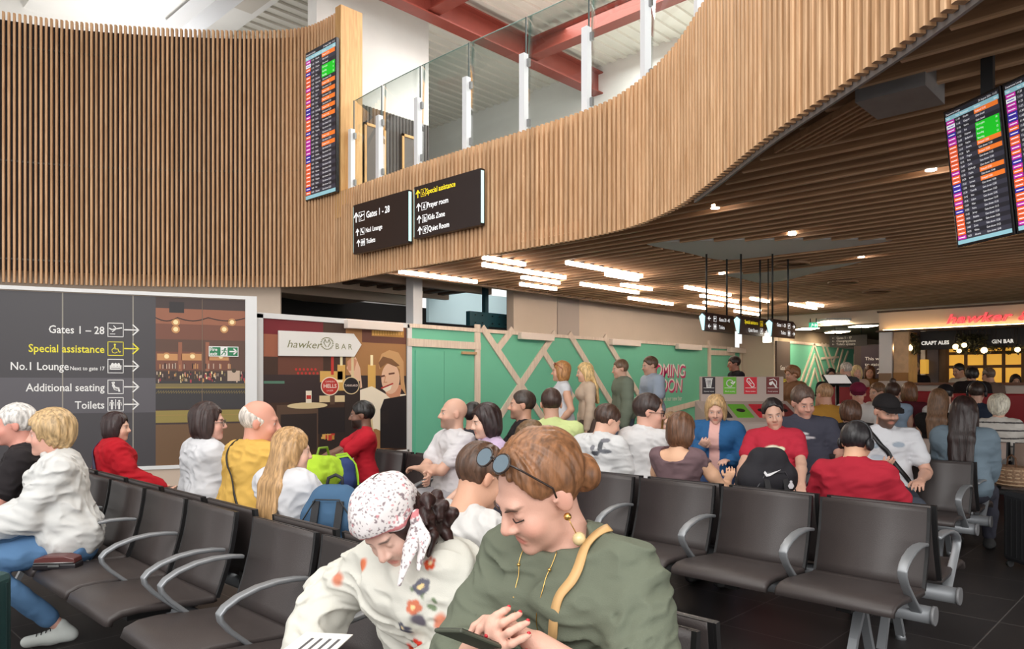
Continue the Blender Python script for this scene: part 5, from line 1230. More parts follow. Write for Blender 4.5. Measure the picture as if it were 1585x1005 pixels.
        for q in (-1, 1):
            blend(np.clip(g((q * .032, .092, .023), (.020, .03, .0048)) * 2, 0, 1), tuple(.5 * x + .03 for x in hk) if sum(hair) < 420 else tuple(x * .6 for x in sk), .8)
            if not (head[1] > 25 or detail):
                blend(np.clip(g((q * .031, .092, .003), (.0125, .02, .0055)) * 3, 0, 1), (.75, .72, .7), .75); blend(np.clip(g((q * .031, .094, .003), (.0058, .02, .0058)) * 3, 0, 1), (.03, .02, .018), .95)
        return C
    body = sdf_obj('body', B, h, M_SKIN, T, color=color)
    # ---------------- clothing
    tc_ = np.array(srgb(*top)); tc_ = tc_ * min(1., .64 / tc_.max()); g = .010 + loose
    def fold(amp, fr=(7, 7, 15), seed=0):
        def f_(P):
                w = vnoise(P * 4. + seed)[:, None]; Q = P * np.array(fr) + w * 1.2
                return vnoise(Q + seed) * amp * .8 + (np.abs(vnoise(Q * 1.7 + seed + 9)) - .25) * amp * 1.5 + vnoise(Q * 4.5 + seed + 5) * amp * .22
        return f_ if amp > 0 else None
    if sleeve != 'bare':
        C = Sdf(); torso(C, g)
        for i, sd in enumerate((-1, 1)):
            e, w = elb[i], wri[i]
            if sleeve == 'short':
                m = sho[i] * .38 + e * .62; C.chain([sho[i], m], [.058 * s + g, .055 * s + g * 1.4], .035)
            elif sleeve == 'elbow': C.chain([sho[i], e, e * .75 + w * .25], [.058 * s + g, .05 * s + g * 1.5, .05 * s + g * 1.5], .035)
            elif sleeve == 'long':
                C.chain([sho[i], e * .6 + sho[i] * .4, e], [.058 * s + g, .05 * s + g, .045 * s + g * 1.1], .035); m = e * .6 + w * .4; C.chain([e, m, w - unit(w - e) * .015], [.046 * s + g * 1.2, .045 * s + g * 1.3, .032 * s + g * 1.2], .025)
            elif sleeve == 'none': C.cone(sho[i], sho[i] * .85 + e * .15, .05 * s + g, .045 * s + g, .03)
        if neckline: nc = nk + np.array(neckline[:3]) * s; C.ell(nc, np.array(neckline[3:6]) * s, None, .01, 's')
        else: C.cone(nk + up * .012 * s, nk + up * .12 * s, .05 * s, .09 * s, .008, op='s')
        if hidelegs: C.half(hip - V3(0, 0, .09 * s), V3(0, 0, -1))
        def tcol(P):
            c = np.tile(tc_, (len(P), 1))
            return pattern(P, c, dict(hip=hip, nk=nk, up=up, s=s, chest=chest, sho=sho, elb=elb, wri=wri, fwd=fwd, sd=sh_dir)) if pattern else c
        nm = 'top' if fem else 'shirt'
        sdf_obj(nm, C, max(h, .0045), M_CLOTH, T, fold((.0095 if dep < 6 else .007) * folds if dep < 9 else .004, seed=px * .37), tcol)
    if not hidelegs:
        bc = np.array(srgb(*bottom)); D = Sdf()
        b = hip + up * .02 * s; D.cone(b - V3(.08, 0, 0) * s * fat, b + V3(.08, 0, 0) * s * fat, .116 * s * fat, .116 * s * fat, .05)
        for i in (0, 1):
            D.chain([hipj[i], hipj[i] * .5 + knee[i] * .5, knee[i]], [.092 * s * fat ** .6, .084 * s, .066 * s], .04)
            if legcover == 'long': D.chain([knee[i], knee[i] * .55 + ankle[i] * .45, ankle[i] + (knee[i] - ankle[i]) * .1], [.066 * s, .06 * s, .05 * s], .03)
            elif legcover == 'mid': D.chain([knee[i], knee[i] * .16 + ankle[i] * .84], [.068 * s, .056 * s], .03)
        sdf_obj('trousers', D, max(h, .006), M_CLOTH, T, fold(.007 if dep < 9 else .003, (9, 9, 9), px * .11 + 3), lambda P: np.tile(bc, (len(P), 1)))
        if not noshoes:
            for i in (0, 1):
                a = ankle[i]; dr_ = unit(V3(0, 1, 0) * (1 if True else 0)); E_ = Sdf(); z = max(a[2] - .055, .03)
                E_.chain([(a[0], a[1] - .045, z + .008), (a[0], a[1] + .05, z + .006), (a[0], a[1] + .16, z - .004)], [.038, .04, .034], .03, V3(0, 0, 1), .9); E_.cone((a[0], a[1] - .02, z + .03), (a[0], a[1] + .005, a[2] + .01), .04, .038, .03)
                E_.half((0, 0, .004), V3(0, 0, -1), .004)
                sdf_obj('shoe', E_, max(h, .006), M_CLOTH, T, None, lambda P, c=np.array(srgb(*shoe)): np.where((P[:, 2:] < .022), np.array([[.75, .75, .72]]) if sum(shoe) > 300 else c * .6, np.tile(c, (len(P), 1))))
    # ---------------- hair
    if style not in ('bald', None):
        Hh = Sdf(); k = .02; lift = 1.0
        if style == 'fringe':
            Hh.ell(hd(0, -.016, .030), rs(.080, .099, .086), HR, k); Hh.ell(hd(0, .05, .09), rs(.10, .135, .085), HR, .015, 's')
        else:
            v = {'short': .008, 'crop': .004, 'wavy': .022, 'puffy': .026, 'bob': .014, 'long': .012, 'bun': .010, 'pony': .010}.get(style, .010)
            Hh.ell(hd(0, -.016, .040), rs(.078 + v, .098 + v, .090 + v), HR, k)
            if style == 'bob': Hh.ell(hd(0, -.045, -.035), rs(.090, .07, .10), HR, .03); [Hh.ell(hd(q * .072, .0, -.04), rs(.026, .05, .085), HR, .03) for q in (-1, 1)]
            if style == 'puffy': Hh.ell(hd(0, -.05, -.01), rs(.088, .075, .09), HR, .03)
            if style == 'wavy': Hh.ell(hd(0, -.04, .0), rs(.09, .08, .10), HR, .03)
            if style == 'long':
                bk = hd(0, -.085, -.02); Hh.ell(hd(0, -.05, -.03), rs(.088, .068, .10), HR, .03)
                e1 = nk + up * -.06 * s - fwd * .105 * s; e2 = nk - up * .24 * s - fwd * .125 * s
                for q in (-1, 0, 1): Hh.chain([bk + HR @ V3(q * .045, .01, 0), e1 + sh_dir * q * .055 * s, e2 + sh_dir * q * .06 * s], [.05 * S_, .045 * s, .03 * s], .03, fwd, .6)
                for q in (-1, 1): Hh.ell(hd(q * .074, -.01, -.05), rs(.024, .045, .095), HR, .03)
            if style == 'bun': Hh.ell(hd(0, -.112, -.03), rs(.042, .04, .046), HR, .015)
            if style == 'topbun': Hh.ell(hd(0, -.05, .145), rs(.04, .04, .036), HR, .015)
            if style == 'pony': Hh.chain([hd(0, -.105, .02), hd(0, -.15, -.02), hd(0, -.15, -.12)], [.026 * S_, .034 * S_, .016 * S_], .02)
            zc = {'bob': -.03, 'long': -.03}.get(style, -.03)
            if style in ('bun', 'pony', 'topbun'): Hh.ell(hd(0, .108, -.026), rs(.100, .102, .124), HR, .012, 's')
            else: Hh.ell(hd(0, .098, -.034), rs(.074 if style not in ('bob', 'long') else .066, .078, .106), HR, .02, 's')
            if style in ('short', 'crop', 'wavy', 'bun', 'pony', 'topbun'):
                for q in (-1, 1): Hh.ell(hd(q * .090, .026 if style in ('bun', 'pony', 'topbun') else .022, -.033), rs(.038, .052, .058), HR, .012, 's')
                Hh.half(hd(0, -.05, -.055), HR @ V3(0, .25, -1), .01) if style not in ('pony',) else None
        amp = {'wavy': .010, 'puffy': .008, 'fringe': .003, 'crop': .002}.get(style, .005)
        def hdisp(P):
            L = ((P - hc) @ HR) / S_; th = np.arctan2(L[:, 0], -L[:, 1] + .02)
            q = np.stack([th * 7, L[:, 2] * 9 + L[:, 1] * 4, np.full(len(P), px * .1)], 1)
            q2 = np.stack([th * 22, L[:, 2] * 9, L[:, 1] * 14], 1)
            return vnoise(q + 40) * amp + vnoise(q2 + 60) * amp * .55
        ho = sdf_obj('hair', Hh, max(h, .0045) if dep > 2.6 else .004, hair_mat(hair), T, hdisp)
    bt = [c for c in T.children if c.name.split('.')[0] in ('top', 'shirt')]
    return dict(T=T, topo=bt[0] if bt else None, hd=hd, HR=HR, hc=hc, S=S_, s=s, hip=hip, nk=nk, up=up, sho=sho, elb=elb, wri=wri, chest=chest, fwd=fwd, sd=sh_dir, tips=tips, knee=knee, ankle=ankle, body=body, h=h)
# ================================================================== THE PEOPLE
def spots(P, c, cen, r, col, soft=.3):
    d = np.sqrt((((P - np.asarray(cen)) / np.asarray(r)) ** 2).sum(1)); m = np.clip((1 + soft - d) / soft, 0, 1)[:, None]; return c * (1 - m) + np.array(srgb(*col)) * m
def seg(P, c, a, b, r, col):
    a = np.asarray(a); b = np.asarray(b); d = b - a; t = np.clip(((P - a) @ d) / (d @ d), 0, 1); q = np.linalg.norm(P - a - t[:, None] * d, axis=1)
    m = np.clip((r * 1.5 - q) / (r * .6), 0, 1)[:, None]; return c * (1 - m) + np.array(srgb(*col)) * m
def embroidered(P, c, J):
    ch, sd, up, f, s = J['chest'], J['sd'], J['up'], J['fwd'], J['s']; rr = random.Random(4)
    o = lambda x, z, y=.13: ch + sd * x * s + up * z * s + f * y
    path_ = [(-.17, .17), (-.15, .10), (-.12, .04), (-.10, -.03), (-.07, -.10), (-.05, -.17), (-.03, -.24)]
    for a, b in zip(path_[:-1], path_[1:]): c = seg(P, c, o(*a), o(*b), .0045, (118, 130, 104))
    for i, (x, z) in enumerate(path_):
        for k in range(3):
            q = (x + rr.uniform(-.05, .05), z + rr.uniform(-.03, .03)); c = seg(P, c, o(x, z), o(*q), .0035, (110, 124, 98))
        col = [(196, 78, 48), (104, 104, 116), (206, 120, 92), (84, 84, 100), (196, 60, 46), (210, 150, 130), (198, 92, 60)][i]; xx, zz = x + rr.uniform(-.03, .03), z
        for k in range(5): a_ = k * 1.257 + i; c = spots(P, c, o(xx + .013 * math.cos(a_), zz + .013 * math.sin(a_)), (.009, .06, .009), col, .4)
        c = spots(P, c, o(xx, zz), (.006, .06, .006), (236, 206, 150), .4)
        for k in range(4): a_ = rr.uniform(0, 6.28); lx, lz = x + .035 * math.cos(a_), z + .035 * math.sin(a_); c = seg(P, c, o(lx, lz), o(lx + .02 * math.cos(a_ + .5), lz + .02 * math.sin(a_ + .5)), .006, (120, 136, 108))
    for x, z, col in ((-.02, -.14, (198, 64, 44)), (-.10, -.22, (206, 150, 136)), (-.13, .0, (110, 104, 116)), (-.02, -.22, (96, 112, 86)), (.14, .12, (214, 120, 84))):
        c = spots(P, c, o(x, z), (.016, .06, .016), col, .5)
    for i in (0, 1): c = spots(P, c, J['sho'][i] * .6 + J['elb'][i] * .4 + f * .05, (.02, .05, .02), (206, 130, 104), .5)
    return c
def chest_print(bits):
    def fn(P, c, J):
        ch, sd, up, f, s = J['chest'], J['sd'], J['up'], J['fwd'], J['s']
        for x, z, rx, rz_, col in bits: c = spots(P, c, ch + sd * x * s + up * z * s + f * .12, (rx, .09, rz_), col, .25)
        return c
    return fn
def back_print(bits):
    def fn(P, c, J):
        ch, sd, up, f, s = J['chest'], J['sd'], J['up'], J['fwd'], J['s']
        for x, z, rx, rz_, col in bits: c = spots(P, c, ch + sd * x * s + up * z * s - f * .10, (rx, .09, rz_), col, .25)
        return c
    return fn
def stripes(col, per, w=.25):
    def fn(P, c, J):
        z = (P @ J['up']) / per; m = ((z % 1) < w)[:, None]; return np.where(m, np.array([srgb(*col)]), c)
    return fn
def jacket(inner):
    def fn(P, c, J):
        L = (P - J['chest']); x = L @ J['sd']; y = L @ J['fwd']; m = ((np.abs(x) < .045) & (y > 0) & (np.linalg.norm(P - J['wri'][0], axis=1) > .14) & (np.linalg.norm(P - J['wri'][1], axis=1) > .14))[:, None]
        return np.where(m, np.array([srgb(*inner)]), c)
    return fn
JN = {}
# ---- nearest bench
JN['green'] = person('woman in a sage green blouse looking down at a phone, nearest in front', 837, 674, 1.74, 180, (104, 110, 95), (60, 58, 60), skin=(226, 172, 150), hair=(132, 90, 60), style='bun', lean=(13, 0), head=(-16, 31, -6), hands=((-.13, .37, .365), (-.03, .41, .355)), sleeve='elbow', fem=True, stout=1.12, loose=.012, folds=1.2, detail=True, curl=(.75, .75), poles=((-.8, -.2, -.9), (.8, -.2, -.9)), neckline=(0, .05, .035, .085, .085, .05), h=.0036)
JN['hat'] = person('woman in an embroidered white blouse and patterned headscarf, head bowed', 608, 744, 2.05, 186, (232, 230, 220), (44, 39, 38), skin=(222, 178, 160), hair=(50, 28, 26), style='bob', lean=(20, 0), head=(6, 44, 10), hands=((-.04, .34, .10), (.27, .34, .13)), sleeve='long', fem=True, loose=.022, folds=1.5, detail=True, pattern=embroidered, poles=((-.9, -.2, -.6), (.9, .0, -.5)), h=.004)
JN['tee'] = person('young man in a white t-shirt seen from behind between the two women', 744, 690, 2.75, -15, (232, 230, 228), (150, 166, 190), skin=(214, 160, 130), hair=(82, 58, 44), style='short', lean=(16, -12), head=(0, 22, 0), hands=((-.1, .45, .12), (.15, .42, .1)), legs=(((-.12, .44, .52), (-.1, .5, .09)), ((.34, .34, .66), (.4, .45, .12))), stout=1.02, neckline=(0, -.02, .03, .085, .085, .045), h=.0045, shoe=(230, 230, 230))
# ---- left bench
JN['nan'] = person('older woman with fair hair, white shirt and blue jeans at the left', 78, 641, 4.2, 158, (240, 240, 238), (92, 128, 168), (206, 210, 206), (222, 166, 146), (184, 154, 112), 'puffy', lean=(10, 0), head=(4, 4, 0), hands=((-.08, .42, .12), (.04, .44, .10)), sleeve='long', fem=True, stout=1.22, loose=.02, folds=1.3, legs=(((-.14, .45, .50), (-.13, .05, .10)), ((.10, .47, .50), (.12, .44, .09))), legcover='mid')
JN['grandad'] = person('older man with white hair and a black printed t-shirt at the left edge', 24, 628, 4.55, 158, (42, 38, 40), (196, 182, 158), (90, 80, 70), (222, 152, 134), (206, 202, 198), 'short', lean=(10, 0), head=(4, 4, 0), hands=((-.05, .40, .12), (.08, .40, .12)), stout=1.15, pattern=chest_print([(-.06, .03, .03, .02, (220, 220, 220)), (-.02, -.03, .05, .012, (220, 220, 220)), (-.05, -.07, .06, .014, (210, 210, 214)), (.03, .05, .025, .02, (170, 176, 186))]))
# ---- bench behind it, backs to the camera
JN['redj'] = person('dark-haired woman in a bright red jacket with a navy strap', 180, 641, 5.85, -6, (176, 26, 38), (50, 50, 60), skin=(226, 176, 150), hair=(46, 28, 28), style='bob', lean=(4, 0), head=(-28, 4, 0), sleeve='long', fem=True, stout=1.3, loose=.02, hands=((-.22, .34, .1), (.24, .32, .1)))
JN['specs'] = person('dark-haired woman in a white jumper and glasses', 322, 627, 5.0, -4, (234, 234, 238), (30, 30, 34), skin=(226, 170, 150), hair=(50, 33, 31), style='bob', lean=(2, 0), head=(-30, 2, 0), sleeve='long', fem=True, stout=1.25, loose=.012)
JN['yellow'] = person('balding man in a mustard yellow t-shirt with a black strap', 402, 621, 4.4, 0, (224, 180, 92), (60, 64, 76), skin=(218, 152, 128), hair=(206, 196, 186), style='fringe', lean=(6, 0), head=(-36, 6, 4), stout=1.35, loose=.012, hands=((-.2, .4, .12), (.16, .42, .16)))
JN['girl'] = person('girl with long fair hair in a white sweatshirt', 452, 667, 3.9, 8, (238, 238, 242), (110, 110, 130), skin=(232, 184, 160), hair=(178, 140, 96), style='long', lean=(4, 0), head=(-30, 8, 0), sleeve='long', fem=True, loose=.014, hands=((-.05, .38, .12), (.16, .36, .26)), h=.0055)
# ---- facing bench
JN['polo'] = person('bearded man in a red polo shirt with rucksacks before the bartender picture', 560, 623, 6.6, 150, (176, 30, 44), (60, 60, 66), skin=(122, 84, 66), hair=(26, 22, 22), style='short', lean=(2, 0), head=(-8, 4, 0), beard=.9, hands=((-.06, .46, .2), (.06, .48, .2)))
JN['bald'] = person('shaven-headed man in a pale grey t-shirt with folded arms', 702, 617, 5.85, 166, (208, 204, 206), (164, 162, 166), skin=(208, 160, 136), hair=(92, 80, 74), style='bald', lean=(-3, 0), head=(-14, -2, 0), beard=.45, hands=((.10, .24, .24), (-.12, .27, .20)), poles=((-1, .1, -.4), (1, .1, -.4)), stout=1.08)
JN['lilac'] = person('brunette woman in a lilac top beside the shaven-headed man', 752, 628, 5.4, 150, (192, 170, 198), (60, 60, 70), skin=(222, 176, 152), hair=(42, 26, 26), style='bob', lean=(8, 0), head=(6, 10, 0), fem=True)
person('dark-haired sitter glimpsed between the grey t-shirt man and the brunette', 734, 625, 6.6, 10, (52, 50, 56), (40, 40, 46), skin=(200, 150, 126), hair=(30, 24, 24), style='short', lean=(0, 0))
person('close-cropped man in a black t-shirt in profile before the green hoarding', 808, 606, 6.7, 142, (40, 36, 40), (50, 50, 56), skin=(202, 150, 124), hair=(60, 48, 42), style='crop', lean=(-2, 0), head=(-6, 0, 0), beard=.3)
person('man in a pale lime t-shirt seen from behind', 853, 603, 6.5, 26, (204, 216, 150), (70, 70, 80), skin=(206, 156, 130), hair=(62, 44, 38), style='crop', lean=(0, -4), head=(20, 4, 0))
person('brown-haired sitter bent forward in a black jacket', 822, 656, 5.85, 140, (28, 25, 26), (36, 34, 38), skin=(206, 160, 130), hair=(110, 84, 58), style='wavy', lean=(38, 0), head=(0, 40, 0), sleeve='long', loose=.03, stout=1.2)
person('boy in a white t-shirt with a grey leaf print', 940, 628, 5.7, -6, (236, 236, 236), (60, 64, 76), skin=(222, 172, 146), hair=(68, 48, 38), style='short', lean=(8, 0), head=(-24, 24, 0), loose=.01, pattern=back_print([(.10, .12, .02, .05, (90, 92, 96)), (.14, .08, .05, .015, (110, 112, 118)), (.06, .06, .035, .018, (80, 82, 88)), (.13, .16, .04, .014, (120, 120, 126)), (.03, .10, .02, .02, (130, 130, 136))]))
JN['wht'] = person('tall man in a plain white t-shirt with dark glasses', 1004, 612, 5.6, -14, (238, 236, 236), (70, 72, 84), skin=(214, 160, 138), hair=(54, 40, 36), style='short', lean=(2, -6), head=(-40, 6, 0), loose=.012, stout=1.1)
person('sitter in a pale top half hidden behind the man in white', 1038, 640, 7.2, 190, (208, 204, 208), (80, 80, 90), skin=(222, 172, 150), hair=(150, 120, 90), style='short', lean=(-4, 0))
JN['bob'] = person('woman with a brown bob in a mauve vest, bare shoulders', 1055, 642, 5.05, 2, (112, 90, 94), (70, 70, 80), skin=(226, 174, 138), hair=(98, 66, 46), style='bob', lean=(2, 0), head=(-16, 8, 0), sleeve='none', fem=True, neckline=(0, -.03, -.02, .12, .12, .075), hands=((-.14, .34, .2), (.2, .36, .26)))
person('fair-haired woman in a blue denim jacket facing the camera', 1108, 614, 7.0, 200, (46, 94, 142), (56, 78, 116), skin=(224, 172, 148), hair=(184, 150, 106), style='bob', lean=(4, 0), head=(6, 18, 0), sleeve='long', fem=True, loose=.018, hands=((-.16, .28, .2), (.1, .34, .32)), pattern=jacket((226, 176, 168)), stout=1.1)
person('reclining woman in a coral red t-shirt with a white splash print', 1197, 619, 6.35, 196, (184, 46, 64), (50, 50, 60), skin=(210, 162, 138), hair=(34, 26, 26), style='pony', lean=(-16, 4), head=(12, 12, 8), fem=True, stout=1.15, hands=((-.24, .34, .08), (.26, .3, .06)), pattern=chest_print([(-.01, .02, .07, .035, (232, 226, 200)), (.05, .0, .04, .025, (236, 232, 220)), (-.07, .03, .03, .02, (226, 226, 190))]))
person('man in a slate navy t-shirt leaning toward the woman in coral', 1243, 599, 6.75, 204, (68, 68, 80), (66, 68, 76), skin=(216, 158, 136), hair=(92, 72, 62), style='short', lean=(-10, 8), head=(22, 20, 6), stout=1.2, hands=((-.2, .36, .12), (.18, .36, .2)), pattern=chest_print([(.03, .06, .06, .012, (220, 216, 216)), (.0, .03, .07, .012, (210, 206, 210)), (.06, .005, .04, .010, (196, 60, 70))]))
JN['phones'] = person('man in a red polo wearing large black headphones, seen from behind', 1325, 657, 4.3, 2, (164, 36, 52), (50, 52, 60), skin=(222, 170, 134), hair=(36, 33, 35), style='short', lean=(4, 0), head=(-8, 12, 0), stout=1.1, hands=((-.2, .36, .14), (.26, .34, .06)), loose=.006)
JN['cap'] = person('bearded man in a black cap with a dark strap across a pale t-shirt', 1372, 613, 6.0, 206, (206, 206, 210), (66, 70, 80), skin=(208, 156, 132), hair=(64, 48, 42), style='crop', lean=(0, 0), head=(16, 12, 0), beard=.85, stout=1.1, hands=((-.2, .34, .16), (.1, .3, .26)), pattern=chest_print([(-.08, .06, .04, .02, (150, 160, 172)), (.06, -.04, .05, .02, (170, 176, 186)), (.08, .05, .03, .02, (140, 150, 160))]))
person('curly-haired sitter in a fluffy black coat', 1316, 624, 6.9, 24, (38, 33, 33), (40, 40, 44), skin=(206, 156, 128), hair=(84, 56, 42), style='wavy', lean=(2, 0), sleeve='long', loose=.045, folds=2.5, stout=1.1)
person('woman with very long dark hair in a grey-blue denim shirt', 1492, 617, 6.25, 4, (112, 128, 140), (60, 60, 70), skin=(214, 166, 140), hair=(42, 27, 25), style='long', lean=(2, 0), head=(6, 6, 0), sleeve='long', fem=True, loose=.02, hs=1.08)
person('woman with wavy brown hair in a black sleeveless top', 1453, 604, 8.6, 6, (32, 28, 28), (50, 50, 56), skin=(220, 170, 142), hair=(120, 88, 64), style='long', lean=(0, 0), sleeve='none', fem=True, neckline=(0, -.04, -.03, .09, .10, .09))
person('white-haired woman in a striped cream top', 1546, 614, 8.15, 4, (236, 230, 222), (80, 80, 90), skin=(222, 174, 150), hair=(220, 208, 190), style='puffy', lean=(0, 0), fem=True, stout=1.2, sleeve='elbow', pattern=stripes((70, 66, 68), .085, .16))
JN['navy'] = person('dark-haired man in navy with headphones before the bar', 1512, 592, 10.3, 0, (44, 52, 68), (40, 40, 50), skin=(206, 156, 132), hair=(60, 46, 40), style='crop', lean=(0, 0), head=(0, 4, 0))
JN['bcap'] = person('sitter in a black cap and white top beyond the wavy-haired woman', 1463, 597, 10.4, 20, (226, 222, 220), (60, 60, 66), skin=(206, 160, 136), hair=(30, 28, 28), style='crop', lean=(0, 0), head=(0, 16, 0))
JN['rcap'] = person('sitter in a maroon cap and white top near the red banquette', 1328, 592, 10.2, 200, (226, 220, 216), (70, 66, 66), skin=(216, 160, 136), hair=(90, 60, 48), style='crop', lean=(4, 0), head=(0, 14, 0))
person('brown-haired man beside the maroon cap, turned left', 1358, 594, 11.4, 150, (196, 190, 186), (70, 70, 76), skin=(216, 164, 138), hair=(120, 88, 62), style='short', lean=(4, 0), head=(0, 8, 0))
person('woman with a top knot and light blue straps', 1382, 592, 10.8, 10, (150, 170, 192), (120, 140, 170), skin=(220, 170, 146), hair=(66, 46, 38), style='topbun', lean=(2, 0), fem=True, sleeve='none')
person('brown-haired woman in maroon against the red banquette', 1407, 592, 11.4, 30, (90, 34, 44), (50, 46, 50), skin=(212, 162, 138), hair=(122, 82, 54), style='bob', lean=(4, 0), fem=True)
person('grey-haired man in an ochre jumper near the bins', 1276, 595, 9.6, 60, (184, 134, 58), (70, 66, 62), skin=(206, 150, 124), hair=(170, 130, 96), style='crop', lean=(4, 0), sleeve='long', stout=1.2)
person('stooping man in dark clothes seen beyond the red banquette end', 1300, 596, 15.6, 190, (60, 54, 56), (50, 50, 54), skin=(206, 156, 132), hair=(120, 100, 90), style='short', lean=(0, 0))
# ---- standing and walking
person('child in black standing left of the menu stand', 1286, 571, 14.4, 210, (36, 32, 34), (40, 40, 46), pose='stand', skin=(196, 142, 116), hair=(34, 26, 24), style='short', lean=(2, 0))
person('grey-haired man in a dark jacket standing at the menu stand', 1309, 562, 14.0, 70, (78, 78, 84), (60, 60, 66), pose='stand', skin=(214, 164, 144), hair=(196, 186, 176), style='short', lean=(6, 0), sleeve='long', stout=1.1)
person('blonde woman in a pale sleeveless top standing by the menu stand', 1326, 567, 14.6, 215, (232, 206, 190), (120, 110, 110), pose='stand', skin=(222, 172, 148), hair=(222, 190, 140), style='bob', lean=(0, 0), sleeve='none', fem=True)
person('woman in a brown patterned top standing before the dark corridor wall', 1346, 567, 15.0, 200, (130, 96, 62), (70, 60, 56), pose='stand', skin=(212, 160, 134), hair=(92, 60, 42), style='bob', lean=(0, 0), sleeve='long', fem=True, hands=((-.1, .28, .18), (.1, .28, .18)), pattern=chest_print([(.05, .04, .03, .03, (190, 150, 100)), (-.05, -.04, .04, .03, (80, 56, 40))]))
person('bar worker in a white shirt bending behind the counter', 1484, 564, 14.15, 150, (236, 228, 216), (40, 40, 44), pose='stand', skin=(190, 140, 112), hair=(30, 26, 26), style='short', lean=(16, 0), head=(0, 14, 0), sleeve='long')
person('bar worker in black behind the counter near the lantern box', 1415, 560, 14.9, 200, (36, 32, 36), (36, 34, 36), pose='stand', skin=(214, 170, 150), hair=(150, 130, 110), style='short', lean=(0, 0))
person('customer in black standing at the bar counter', 1504, 570, 12.4, 20, (34, 28, 28), (36, 34, 36), pose='stand', skin=(190, 140, 112), hair=(34, 28, 28), style='wavy', lean=(4, 0), sleeve='long', stout=1.2, loose=.02)
person('customer in grey-brown leaning on the bar counter', 1530, 571, 12.6, 60, (110, 90, 80), (60, 54, 54), pose='stand', skin=(206, 156, 130), hair=(110, 90, 76), style='short', lean=(12, 0), sleeve='long')
person('dark-haired worker behind the counter at the right edge', 1572, 581, 13.6, 200, (60, 48, 44), (40, 38, 40), pose='stand', skin=(196, 146, 118), hair=(40, 30, 28), style='bob', lean=(0, 0), fem=True)
JN['walk'] = person('woman in a white sleeveless top with red sunglasses walking left by the green hoarding', 868, 561, 9.3, 140, (236, 236, 240), (226, 222, 216), (240, 240, 240), (214, 160, 130), (166, 116, 68), 'bob', 'stand', lean=(2, 0), head=(-8, 0, 0), sleeve='none', fem=True, hands=((-.2, .12, .0), (.22, -.1, -.06)))
person('blonde walker in a pale pink top behind the woman in white', 905, 563, 9.9, 140, (228, 202, 178), (110, 92, 84), (200, 190, 180), (224, 176, 146), (214, 178, 122), 'long', 'stand', lean=(2, 0), fem=True, sleeve='long')
person('walker in olive and grey against the green hoarding', 960, 558, 10.4, 142, (120, 128, 112), (96, 104, 118), (180, 170, 160), (214, 164, 138), (110, 84, 64), 'short', 'stand', lean=(3, 0), sleeve='long', loose=.02)
person('walker in a light blue shirt before the coming soon lettering', 1006, 553, 10.8, 150, (176, 188, 206), (184, 140, 84), (90, 70, 60), (216, 164, 138), (96, 72, 56), 'short', 'stand', lean=(2, 0), loose=.012)
person('distant walker in black beyond the recycling bins', 1136, 546, 14.6, 140, (36, 34, 40), (44, 44, 50), (40, 40, 40), (180, 120, 96), (50, 36, 32), 'short', 'stand', lean=(4, 0), sleeve='long')
person('brown-haired walker in a tan coat right of the recycling bins', 1226, 568, 11.4, 150, (128, 92, 66), (80, 62, 50), (70, 56, 48), (196, 142, 112), (136, 92, 60), 'wavy', 'stand', lean=(2, 0), sleeve='long', fem=True, loose=.02)
# ================================================================== WORN AND HELD THINGS, LUGGAGE, FURNITURE
from mathutils.bvhtree import BVHTree
def wrap(J, pts, gap=.004, n=24, o=None):
    o = o or J['topo']; me = o.data; bv = BVHTree.FromPolygons([v.co[:] for v in me.vertices], [p.vertices[:] for p in me.polygons])
    pts = [Vector(p) for p in pts]; out = []
    for a, b in zip(pts[:-1], pts[1:]):
        for k in range(n): out.append(a.lerp(b, k / n))
    out.append(pts[-1]); res = []; nor = []
    for p in out:
        c, nn, _, _ = bv.find_nearest(p); res.append(c + nn * gap); nor.append(nn)
    return res, nor
def strap(J, pts, w, th, m, name='bag_strap', label=None):
    P, Nn = wrap(J, pts, .003); mb = MB(); vs = []
    for _ in range(10): P = [P[0]] + [(P[i - 1] + P[i] * 2 + P[i + 1]) / 4 for i in range(1, len(P) - 1)] + [P[-1]]; Nn = [Nn[0]] + [(Nn[i - 1] + Nn[i] * 2 + Nn[i + 1]).normalized() for i in range(1, len(Nn) - 1)] + [Nn[-1]]
    P = [p + n_ * .004 for p, n_ in zip(P, Nn)]
    for i, p in enumerate(P):
        d = (P[min(i + 1, len(P) - 1)] - P[max(i - 1, 0)]); d.normalize(); s_ = d.cross(Nn[i]).normalized()
        for a, b in ((-1, 0), (1, 0), (1, 1), (-1, 1)): vs.append(p + s_ * a * w / 2 + Nn[i] * (b * th))
    fs = []
    for i in range(len(P) - 1):
        for k in range(4): fs.append((i * 4 + k, i * 4 + 4 + k, i * 4 + 4 + (k + 1) % 4, i * 4 + (k + 1) % 4))
    mb.add(vs, fs, smooth=True); mb.f += [(0, 1, 2, 3), tuple(len(vs) - 4 + k for k in (3, 2, 1, 0))]; mb.m += [0, 0]; mb.sm += [False, False]
    o = mb.build(name, m, J['T'])
    if label: o['label'] = label
    return o
def uvs(c, r, n1=8, n2=12):
    c = Vector(c); r = Vector(r) if hasattr(r, '__len__') else Vector((r, r, r))
    vs = [c + Vector((r.x * math.sin(math.pi * a / n1) * math.cos(2 * math.pi * b / n2), r.y * math.sin(math.pi * a / n1) * math.sin(2 * math.pi * b / n2), r.z * math.cos(math.pi * a / n1))) for a in range(n1 + 1) for b in range(n2)]
    return vs, [(a * n2 + b, (a + 1) * n2 + b, (a + 1) * n2 + (b + 1) % n2, a * n2 + (b + 1) % n2) for a in range(n1) for b in range(n2)]
def ball(name, c, r, m, P): mb = MB(); mb.add(*uvs(c, r), smooth=True); return mb.build(name, m, P)
